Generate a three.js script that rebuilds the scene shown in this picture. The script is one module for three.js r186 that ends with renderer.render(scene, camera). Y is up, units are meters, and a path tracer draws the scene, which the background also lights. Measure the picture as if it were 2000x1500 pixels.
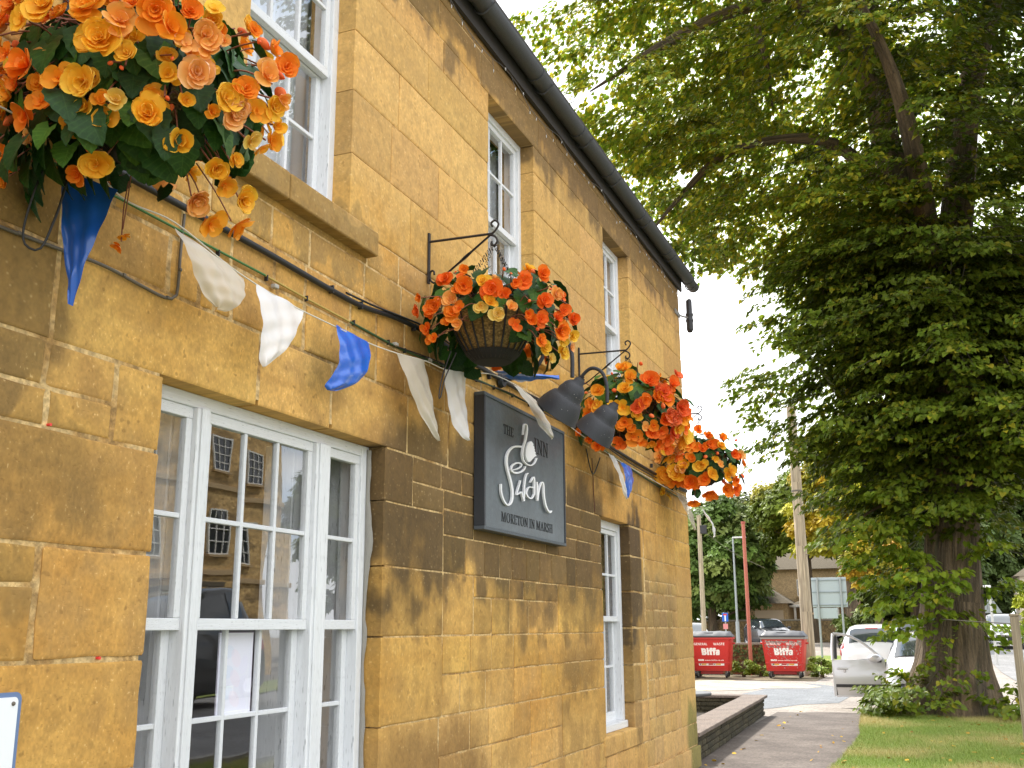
import * as THREE from 'three';
import { mergeGeometries } from 'three/addons/utils/BufferGeometryUtils.js';
import { RoundedBoxGeometry } from 'three/addons/geometries/RoundedBoxGeometry.js';
import { FontLoader } from 'three/addons/loaders/FontLoader.js';
import { TextGeometry } from 'three/addons/geometries/TextGeometry.js';

// ---------------------------------------------------------------- camera, sky, sun, exposure
const scene = new THREE.Scene();
const camera = new THREE.PerspectiveCamera(40.73, 4 / 3, 0.1, 900);
camera.position.set(2.82, 1.6, 0);
camera.rotation.order = 'YXZ';
camera.rotation.set(THREE.MathUtils.degToRad(13.3), THREE.MathUtils.degToRad(22.0), THREE.MathUtils.degToRad(-0.33));
scene.add(camera);
const renderer = new THREE.WebGLRenderer({ antialias: true });
renderer.toneMapping = THREE.LinearToneMapping;
renderer.toneMappingExposure = 2.1;
renderer.shadowMap.enabled = true;
const SUN_DIR = new THREE.Vector3(-0.42, 0.78, -0.46).normalize();
const sun = new THREE.DirectionalLight(new THREE.Color(1, 0.95, 0.86), 3.0);
sun.position.copy(SUN_DIR).multiplyScalar(80);
sun.castShadow = true;
sun.shadow.radius = 10;
Object.assign(sun.shadow.camera, { left: -60, right: 60, top: 60, bottom: -60, near: 1, far: 220 });
scene.add(sun); scene.add(sun.target);

// ---------------------------------------------------------------- numbers and noise
let seed = 7;
const reseed = (s) => { seed = s | 0; };
function rnd() { seed = (seed + 0x6d2b79f5) | 0; let t = Math.imul(seed ^ (seed >>> 15), 1 | seed); t = (t + Math.imul(t ^ (t >>> 7), 61 | t)) ^ t; return ((t ^ (t >>> 14)) >>> 0) / 4294967296; }
const rr = (a, b) => a + (b - a) * rnd();
const pick = (a) => a[Math.floor(rnd() * a.length)];
const lerp = (a, b, t) => a + (b - a) * t;
const clamp = (x, a = 0, b = 1) => Math.min(b, Math.max(a, x));
const smooth = (a, b, x) => { const t = clamp((x - a) / (b - a)); return t * t * (3 - 2 * t); };
function hash2(x, y) { let h = Math.imul(x, 374761393) ^ Math.imul(y, 668265263); h = Math.imul(h ^ (h >>> 13), 1274126177); return ((h ^ (h >>> 16)) >>> 0) / 4294967296; }
function vn(x, y) {
  const xi = Math.floor(x), yi = Math.floor(y), xf = x - xi, yf = y - yi, u = xf * xf * (3 - 2 * xf), v = yf * yf * (3 - 2 * yf);
  const a = hash2(xi, yi), b = hash2(xi + 1, yi), c = hash2(xi, yi + 1), d = hash2(xi + 1, yi + 1);
  return a + (b - a) * u + (c - a) * v + (a - b - c + d) * u * v;
}
function fbm(x, y, o) { let s = 0, a = 0.5, n = 0; for (let i = 0; i < o; i++) { s += a * vn(x, y); n += a; a *= 0.5; x = x * 2.03 + 17.3; y = y * 2.03 + 9.1; } return s / n; }
const box1 = (x, a, b, s) => smooth(a - s, a + s, x) * (1 - smooth(b - s, b + s, x));
const V = (x, y, z) => new THREE.Vector3(x, y, z);

// the sky: bright broken cloud with small gaps of blue, the same all round
{
  const W = 1024, H = 512, d = new Float32Array(W * H * 4);
  for (let j = 0; j < H; j++) for (let i = 0; i < W; i++) {
    const el = ((j + 0.5) / H - 0.5) * Math.PI, az = (i + 0.5) / W * Math.PI * 2, y = Math.sin(el), o = (j * W + i) * 4;
    let c;
    if (y > 0) {
      const k = 1 / (y + 0.22), px = Math.cos(az) * Math.cos(el) * k, pz = Math.sin(az) * Math.cos(el) * k;
      const n = fbm(px * 1.5 + 40, pz * 1.5 + 11, 5), m = fbm(px * 3.1 + 7, pz * 3.1 + 61, 4);
      const cov = smooth(0.24, 0.42, n), b = 0.95 + 0.45 * (m - 0.35);
      c = [lerp(0.42, b * 1.0, cov), lerp(0.6, b * 1.01, cov), lerp(0.86, b * 1.04, cov)];
      const hz = Math.exp(-y * 7); c = c.map((v, q) => lerp(v, [0.98, 1.0, 1.02][q], hz * 0.7));
    } else c = [0.2, 0.19, 0.16];
    d[o] = c[0] * 1.2; d[o + 1] = c[1] * 1.2; d[o + 2] = c[2] * 1.2; d[o + 3] = 1;
  }
  const t = new THREE.DataTexture(d, W, H, THREE.RGBAFormat, THREE.FloatType);
  t.mapping = THREE.EquirectangularReflectionMapping; t.magFilter = THREE.LinearFilter; t.minFilter = THREE.LinearFilter; t.wrapS = THREE.RepeatWrapping; t.needsUpdate = true;
  scene.background = t; scene.environment = t;
}

// ---------------------------------------------------------------- helpers
const names = new Map();
function numbered(n) { const k = names.get(n) || 0; names.set(n, k + 1); return k ? n + '_' + String(k).padStart(3, '0') : n; }
function tag(o, label, category, group, kind) { if (label) o.userData.label = label; if (category) o.userData.category = category; if (group) o.userData.group = group; if (kind) o.userData.kind = kind; return o; }
function thing(name, label, category, pos = [0, 0, 0], group) { const g = new THREE.Group(); g.name = numbered(name); g.position.set(...pos); scene.add(g); return tag(g, label, category, group); }
function mesh(name, geo, mat, parent) { const m = new THREE.Mesh(geo, mat); m.name = parent === scene ? numbered(name) : name; m.castShadow = m.receiveShadow = true; parent.add(m); return m; }
function structure(name, geo, mat) { const m = mesh(name, geo, mat, scene); m.userData.kind = 'structure'; return m; }
const std = (c, rough = 0.8, o = {}) => new THREE.MeshStandardMaterial({ color: c instanceof THREE.Color ? c : new THREE.Color(c), roughness: rough, metalness: 0, side: THREE.DoubleSide, ...o });
const phys = (c, rough, o = {}) => new THREE.MeshPhysicalMaterial({ color: c instanceof THREE.Color ? c : new THREE.Color(c), roughness: rough, side: THREE.DoubleSide, ...o });
const lin = (r, g, b) => new THREE.Color().setRGB(r, g, b);
function tex(w, h, fn, { srgb = true, repeat = true, sx = 1, sy = 1 } = {}) {
  const d = new Uint8Array(w * h * 4);
  for (let j = 0; j < h; j++) for (let i = 0; i < w; i++) { const c = fn(i / w, j / h, i, j), o = (j * w + i) * 4; if (typeof c === 'number') { d[o] = d[o + 1] = d[o + 2] = clamp(c, 0, 255); } else { d[o] = clamp(c[0], 0, 255); d[o + 1] = clamp(c[1], 0, 255); d[o + 2] = clamp(c[2], 0, 255); } d[o + 3] = 255; }
  const t = new THREE.DataTexture(d, w, h); t.magFilter = THREE.LinearFilter; t.minFilter = THREE.LinearMipmapLinearFilter; t.generateMipmaps = true;
  if (srgb) t.colorSpace = THREE.SRGBColorSpace; if (repeat) t.wrapS = t.wrapT = THREE.RepeatWrapping; t.repeat.set(sx, sy); t.needsUpdate = true; return t;
}
// tileable fbm on a torus-wrapped lattice
function tn(x, y, p) { const xi = Math.floor(x), yi = Math.floor(y), xf = x - xi, yf = y - yi, u = xf * xf * (3 - 2 * xf), v = yf * yf * (3 - 2 * yf), w = (k) => ((k % p) + p) % p; const a = hash2(w(xi), w(yi) + 5000), b = hash2(w(xi + 1), w(yi) + 5000), c = hash2(w(xi), w(yi + 1) + 5000), d = hash2(w(xi + 1), w(yi + 1) + 5000); return a + (b - a) * u + (c - a) * v + (a - b - c + d) * u * v; }
function tfbm(u, v, p, o) { let s = 0, a = 0.5, n = 0; for (let i = 0; i < o; i++) { s += a * tn(u * p, v * p, p); n += a; a *= 0.5; p *= 2; } return s / n; }
const mix3 = (a, b, t) => [lerp(a[0], b[0], t), lerp(a[1], b[1], t), lerp(a[2], b[2], t)];
function bx(w, h, d, x = 0, y = 0, z = 0, bev = 0) { const g = bev ? new RoundedBoxGeometry(w, h, d, 1, bev) : new THREE.BoxGeometry(w, h, d); return g.translate(x, y, z); }
// box between two corners
const bb = (x0, x1, y0, y1, z0, z1, bev = 0) => bx(Math.abs(x1 - x0), Math.abs(y1 - y0), Math.abs(z1 - z0), (x0 + x1) / 2, (y0 + y1) / 2, (z0 + z1) / 2, bev);
const strip = (g) => { const n = g.index ? g.toNonIndexed() : g; for (const k of Object.keys(n.attributes)) if (!['position', 'normal', 'uv'].includes(k)) n.deleteAttribute(k); return n; };
const merge = (gs) => mergeGeometries(gs.map(strip));
function tube(pts, r, seg = 24, rs = 6, closed = false) { return new THREE.TubeGeometry(new THREE.CatmullRomCurve3(pts.map((p) => (p.isVector3 ? p : V(...p))), closed, 'centripetal'), seg, r, rs, closed); }
function rod(a, b, r0, r1 = r0, n = 8) { const A = V(...a), B = V(...b), g = new THREE.CylinderGeometry(r1, r0, A.distanceTo(B), n); g.applyQuaternion(new THREE.Quaternion().setFromUnitVectors(V(0, 1, 0), B.clone().sub(A).normalize())); const m = A.add(B).multiplyScalar(0.5); return g.translate(m.x, m.y, m.z); }
// a grid surface from a function of (u, v)
function surf(nu, nv, fn) {
  const p = [], uv = [], ix = [];
  for (let j = 0; j <= nv; j++) for (let i = 0; i <= nu; i++) { const q = fn(i / nu, j / nv); p.push(q[0], q[1], q[2]); uv.push(i / nu, j / nv); }
  for (let j = 0; j < nv; j++) for (let i = 0; i < nu; i++) { const a = j * (nu + 1) + i, b = a + 1, c = a + nu + 1, d = c + 1; ix.push(a, b, d, a, d, c); }
  const g = new THREE.BufferGeometry(); g.setAttribute('position', new THREE.Float32BufferAttribute(p, 3)); g.setAttribute('uv', new THREE.Float32BufferAttribute(uv, 2)); g.setIndex(ix); g.computeVertexNormals(); return g;
}
function planarUV(g, fn) { const p = g.attributes.position, uv = []; for (let i = 0; i < p.count; i++) uv.push(...fn(p.getX(i), p.getY(i), p.getZ(i))); g.setAttribute('uv', new THREE.Float32BufferAttribute(uv, 2)); return g; }
function poly(points, depth, bevel = 0) { return new THREE.ExtrudeGeometry(new THREE.Shape(points.map((p) => new THREE.Vector2(p[0], p[1]))), { depth, bevelEnabled: bevel > 0, bevelSize: bevel, bevelThickness: bevel, bevelSegments: 1, curveSegments: 8 }); }

// general fine-grain textures
const grain = tex(512, 512, (u, v) => 255 * (0.55 * tfbm(u, v, 16, 4) + 0.45 * tfbm(u + 0.3, v, 64, 3)), { srgb: false });
const grainAt = (s) => { const t = grain.clone(); t.repeat.set(s, s); t.needsUpdate = true; return t; };
const ASPH = (a, b, s = 1) => tex(1024, 1024, (u, v) => { const n = tfbm(u, v, 5, 4), g = tfbm(u, v, 96, 3), f = tfbm(u + 0.5, v, 210, 1), k = tfbm(u, v + 0.2, 14, 3); let c = mix3(a, b, clamp(0.5 + (n - 0.5) * 1.5 + (k - 0.5) * 0.7)); const q = 0.72 + 0.36 * g + 0.24 * (f - 0.35); return [c[0] * q, c[1] * q, c[2] * q]; }, { sx: s, sy: s });
const FLOWERS_NEAR = [[0.468,3.438,-2.05,0.06,'gd'],[0.387,3.418,-2.054,0.044,'gs'],[0.632,3.409,-2.071,0.059,'gd'],[0.724,3.362,-2.106,0.053,'ps'],[0.66,3.307,-2.097,0.059,'gd'],[0.62,3.298,-2.09,0.032,'gs'],[0.732,3.266,-2.137,0.035,'gd'],[0.817,3.395,-2.145,0.053,'od'],[0.85,3.345,-2.174,0.045,'os'],[0.898,3.405,-2.199,0.032,'od'],[0.929,3.34,-2.24,0.043,'pd'],[0.925,3.3,-2.253,0.032,'ps'],[0.882,3.305,-2.211,0.032,'ps'],[0.964,3.336,-2.28,0.022,'ps'],[1.023,3.397,-2.347,0.023,'od'],[1.026,3.366,-2.363,0.017,'rb'],[1.056,3.332,-2.472,0.037,'od'],[1.024,3.281,-2.421,0.042,'ps'],[0.891,3.232,-2.257,0.051,'pd'],[0.932,3.188,-2.345,0.044,'gd'],[0.977,3.224,-2.38,0.039,'od'],[0.95,3.175,-2.394,0.033,'pd'],[0.974,3.182,-2.442,0.039,'gs'],[1.006,3.212,-2.49,0.037,'gd'],[1.023,3.239,-2.502,0.029,'ps'],[0.923,3.148,-2.388,0.039,'pd'],[0.889,3.147,-2.336,0.027,'gs'],[0.924,3.11,-2.491,0.031,'ys'],[0.952,3.134,-2.554,0.038,'gs'],[0.985,3.174,-2.533,0.029,'gs'],[0.307,3.334,-2.078,0.028,'os'],[0.399,3.273,-2.083,0.057,'os'],[0.33,3.244,-2.103,0.03,'os'],[0.505,3.218,-2.104,0.043,'os'],[0.586,3.202,-2.123,0.051,'gd'],[0.414,3.173,-2.129,0.038,'os'],[0.334,3.153,-2.152,0.042,'os'],[0.565,3.138,-2.159,0.032,'gs'],[0.618,3.152,-2.16,0.027,'os'],[0.608,3.11,-2.191,0.041,'gs'],[0.665,3.15,-2.176,0.032,'ys'],[0.494,3.099,-2.182,0.036,'os'],[0.535,3.088,-2.196,0.033,'ys'],[0.737,3.118,-2.237,0.049,'gd'],[0.844,3.161,-2.273,0.024,'gd'],[0.777,3.065,-2.332,0.047,'gs'],[0.136,3.108,-2.28,0.047,'os'],[0.05,3.071,-2.338,0.031,'os'],[0.507,3.014,-2.28,0.048,'gd'],[0.416,3.006,-2.292,0.031,'os'],[0.812,3.03,-2.472,0.037,'gd'],[0.862,3.059,-2.495,0.026,'gd'],[0.689,2.967,-2.524,0.05,'pd'],[0.788,3.009,-2.543,0.038,'gs'],[0.763,3.014,-2.672,0.045,'gd'],[0.575,2.981,-2.746,0.05,'gs'],[0.617,3.004,-2.834,0.048,'os'],[0.271,2.958,-2.664,0.022,'gs'],[0.252,2.92,-2.662,0.025,'os'],[0.261,3.462,-2.077,0.034,'os'],[0.319,3.504,-2.066,0.033,'od'],[0.707,3.424,-2.092,0.021,'os'],[0.757,3.418,-2.112,0.027,'od'],[0.68,3.245,-2.126,0.016,'rb'],[0.71,3.232,-2.143,0.015,'rb'],[0.8,3.161,-2.237,0.015,'rb'],[0.843,3.265,-2.199,0.013,'rb'],[0.217,3.12,-2.217,0.02,'rb'],[0.515,3.048,-2.236,0.019,'rb'],[0.164,3.449,-2.111,0.046,'gs'],[0.131,3.333,-2.141,0.052,'od'],[0.05,3.239,-2.198,0.048,'gd'],[0.05,3.146,-2.245,0.042,'os'],[0.137,3.632,-2.124,0.052,'gd'],[0.332,3.584,-2.078,0.051,'od'],[0.513,3.529,-2.058,0.052,'gd'],[0.657,3.498,-2.078,0.048,'od'],[0.76,3.5,-2.115,0.043,'gs'],[0.848,3.488,-2.162,0.043,'pd'],[0.918,3.485,-2.215,0.032,'os'],[0.439,3.66,-2.093,0.05,'gd'],[0.66,3.62,-2.106,0.049,'od'],[0.81,3.582,-2.157,0.043,'gs'],[0.229,3.734,-2.097,0.052,'os']];
const FLOWERS_SECOND = [[0.345,3.556,-5.105,0.044,'od'],[0.454,3.61,-5.127,0.027,'od'],[0.445,3.562,-5.099,0.021,'os'],[0.483,3.487,-5.072,0.046,'od'],[0.438,3.467,-5.066,0.035,'os'],[0.589,3.506,-5.091,0.035,'gd'],[0.642,3.448,-5.092,0.052,'od'],[0.713,3.422,-5.115,0.032,'os'],[0.165,3.483,-5.136,0.024,'od'],[0.29,3.398,-5.079,0.042,'od'],[0.165,3.401,-5.124,0.033,'od'],[0.402,3.415,-5.062,0.042,'pd'],[0.407,3.337,-5.067,0.041,'od'],[0.457,3.363,-5.062,0.035,'os'],[0.27,3.351,-5.088,0.029,'os'],[0.372,3.296,-5.08,0.026,'os'],[0.438,3.274,-5.083,0.032,'ps'],[0.58,3.357,-5.075,0.037,'ys'],[0.637,3.378,-5.088,0.032,'gd'],[0.671,3.311,-5.11,0.037,'yd'],[0.743,3.351,-5.132,0.032,'ps'],[0.802,3.517,-5.188,0.041,'od'],[0.76,3.497,-5.153,0.029,'os'],[0.875,3.578,-5.294,0.041,'od'],[0.898,3.4,-5.243,0.046,'od'],[0.948,3.457,-5.313,0.041,'pd'],[0.972,3.447,-5.349,0.023,'os'],[0.824,3.319,-5.191,0.026,'os'],[0.877,3.295,-5.246,0.038,'od'],[0.834,3.282,-5.213,0.035,'os'],[0.755,3.258,-5.17,0.034,'os'],[0.976,3.367,-5.352,0.035,'od'],[0.948,3.314,-5.324,0.029,'od'],[1.003,3.332,-5.433,0.038,'od'],[0.949,3.259,-5.369,0.05,'od'],[0.854,3.189,-5.304,0.032,'od'],[0.857,3.156,-5.353,0.035,'yd'],[0.945,3.209,-5.432,0.029,'yd'],[0.981,3.247,-5.474,0.033,'yd'],[0.918,3.159,-5.489,0.036,'yd'],[0.955,3.196,-5.528,0.027,'pd'],[0.233,3.281,-5.119,0.035,'os'],[0.266,3.226,-5.134,0.026,'os'],[0.228,3.222,-5.149,0.024,'os'],[0.851,3.245,-5.249,0.02,'rb'],[0.862,3.119,-5.45,0.027,'ys'],[0.373,3.603,-5.127,0.015,'rb'],[0.405,3.607,-5.127,0.012,'rb'],[0.685,3.601,-5.171,0.02,'rb'],[0.729,3.567,-5.169,0.015,'rb'],[0.831,3.397,-5.183,0.02,'rb'],[0.321,3.438,-5.075,0.013,'rb'],[0.351,3.414,-5.068,0.012,'rb'],[0.921,3.483,-5.285,0.015,'rb'],[0.932,3.509,-5.315,0.021,'rb']];
const FLOWERS_THIRD = [[0.528,3.711,-8.164,0.048,'gd'],[0.593,3.629,-8.126,0.04,'gd'],[0.442,3.677,-8.135,0.022,'rb'],[0.643,3.78,-8.264,0.025,'rb'],[0.748,3.594,-8.171,0.055,'od'],[0.906,3.569,-8.289,0.05,'od'],[0.919,3.685,-8.425,0.041,'rs'],[0.855,3.497,-8.216,0.049,'rd'],[0.799,3.457,-8.171,0.044,'od'],[0.713,3.42,-8.126,0.044,'od'],[0.327,3.523,-8.088,0.045,'gd'],[0.565,3.521,-8.086,0.045,'gd'],[0.476,3.523,-8.077,0.03,'rb'],[0.135,3.657,-8.215,0.036,'rb'],[0.223,3.534,-8.119,0.022,'rb'],[0.316,3.362,-8.093,0.045,'gd'],[0.259,3.434,-8.098,0.035,'os'],[0.331,3.409,-8.083,0.035,'gs'],[0.232,3.334,-8.124,0.045,'os'],[0.461,3.382,-8.076,0.035,'gs'],[0.536,3.372,-8.083,0.054,'gs'],[0.652,3.301,-8.13,0.034,'gs'],[0.65,3.367,-8.109,0.044,'rd'],[0.535,3.249,-8.126,0.054,'os'],[0.581,3.211,-8.158,0.035,'os'],[0.583,3.145,-8.214,0.055,'os'],[0.693,3.214,-8.195,0.03,'ps'],[0.757,3.228,-8.221,0.039,'os'],[0.734,3.167,-8.262,0.045,'os'],[0.803,3.187,-8.294,0.04,'os'],[0.627,3.106,-8.275,0.04,'os'],[0.451,3.103,-8.241,0.04,'os'],[0.96,3.377,-8.346,0.055,'rd'],[0.88,3.318,-8.267,0.059,'rd'],[0.84,3.269,-8.257,0.044,'os'],[0.907,3.285,-8.32,0.045,'rd'],[0.838,3.39,-8.204,0.035,'rb'],[0.956,3.294,-8.393,0.045,'gs'],[0.991,3.331,-8.444,0.04,'os'],[0.914,3.219,-8.406,0.04,'gs'],[0.918,3.18,-8.601,0.051,'yd'],[0.968,3.204,-8.705,0.031,'ys'],[0.115,3.221,-8.246,0.036,'os'],[0.251,3.101,-8.294,0.041,'os'],[0.19,3.156,-8.258,0.03,'os'],[0.808,3.53,-8.186,0.035,'rs'],[0.874,3.432,-8.229,0.04,'os'],[0.744,3.31,-8.167,0.039,'rb'],[0.82,3.133,-8.399,0.045,'os'],[0.874,3.179,-8.397,0.045,'rd'],[0.877,3.14,-8.59,0.043,'gs'],[0.818,3.1,-8.704,0.041,'ps'],[0.785,3.076,-8.535,0.043,'os'],[0.954,3.232,-8.499,0.04,'os'],[0.87,3.128,-8.707,0.043,'gd'],[0.933,3.145,-8.712,0.037,'os'],[0.782,3.03,-8.709,0.039,'gs'],[0.739,3.087,-8.391,0.04,'os'],[0.704,3.1,-8.331,0.036,'gs'],[0.823,3.038,-8.714,0.041,'od'],[0.72,3.022,-8.701,0.037,'gs']];
const FLOWERS_FOURTH = [[0.322,3.581,-11.134,0.053,'ps'],[0.392,3.545,-11.108,0.052,'gs'],[0.48,3.517,-11.097,0.059,'os'],[0.644,3.545,-11.136,0.059,'od'],[0.506,3.732,-11.237,0.04,'os'],[0.619,3.648,-11.185,0.039,'os'],[0.14,3.254,-11.188,0.086,'gd'],[0.273,3.245,-11.134,0.066,'gd'],[0.368,3.345,-11.089,0.052,'gs'],[0.336,3.29,-11.105,0.052,'ps'],[0.245,3.168,-11.186,0.066,'os'],[0.118,3.189,-11.24,0.046,'ps'],[0.452,3.398,-11.08,0.046,'os'],[0.549,3.315,-11.096,0.058,'gd'],[0.65,3.219,-11.154,0.052,'gd'],[0.562,3.172,-11.157,0.058,'os'],[0.401,3.143,-11.167,0.072,'od'],[0.474,3.115,-11.188,0.046,'os'],[0.573,3.037,-11.292,0.065,'od'],[0.633,3.005,-11.379,0.026,'os'],[0.38,2.964,-11.433,0.047,'os'],[0.829,3.246,-11.241,0.058,'gd'],[0.878,3.44,-11.245,0.052,'os'],[0.932,3.432,-11.304,0.039,'ps'],[0.758,3.524,-11.178,0.039,'gs'],[0.69,3.382,-11.125,0.032,'gs'],[0.716,3.448,-11.139,0.032,'rb'],[0.599,3.417,-11.097,0.032,'rb'],[0.745,3.324,-11.158,0.032,'ps'],[0.758,3.068,-11.359,0.052,'od'],[0.823,3.074,-11.436,0.059,'od'],[0.859,3.164,-11.335,0.046,'os'],[0.05,3.083,-11.388,0.038,'ys'],[0.101,3.044,-11.482,0.034,'ys'],[0.888,3.615,-11.35,0.029,'rb'],[0.353,3.459,-11.091,0.033,'rb'],[0.801,3.208,-11.241,0.045,'gs'],[0.186,3.527,-11.157,0.06,'gs'],[0.061,3.45,-11.214,0.053,'ps'],[0.231,3.528,-11.138,0.04,'ps'],[0.57,3.492,-11.101,0.039,'os'],[0.76,3.618,-11.23,0.039,'os']];
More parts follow.
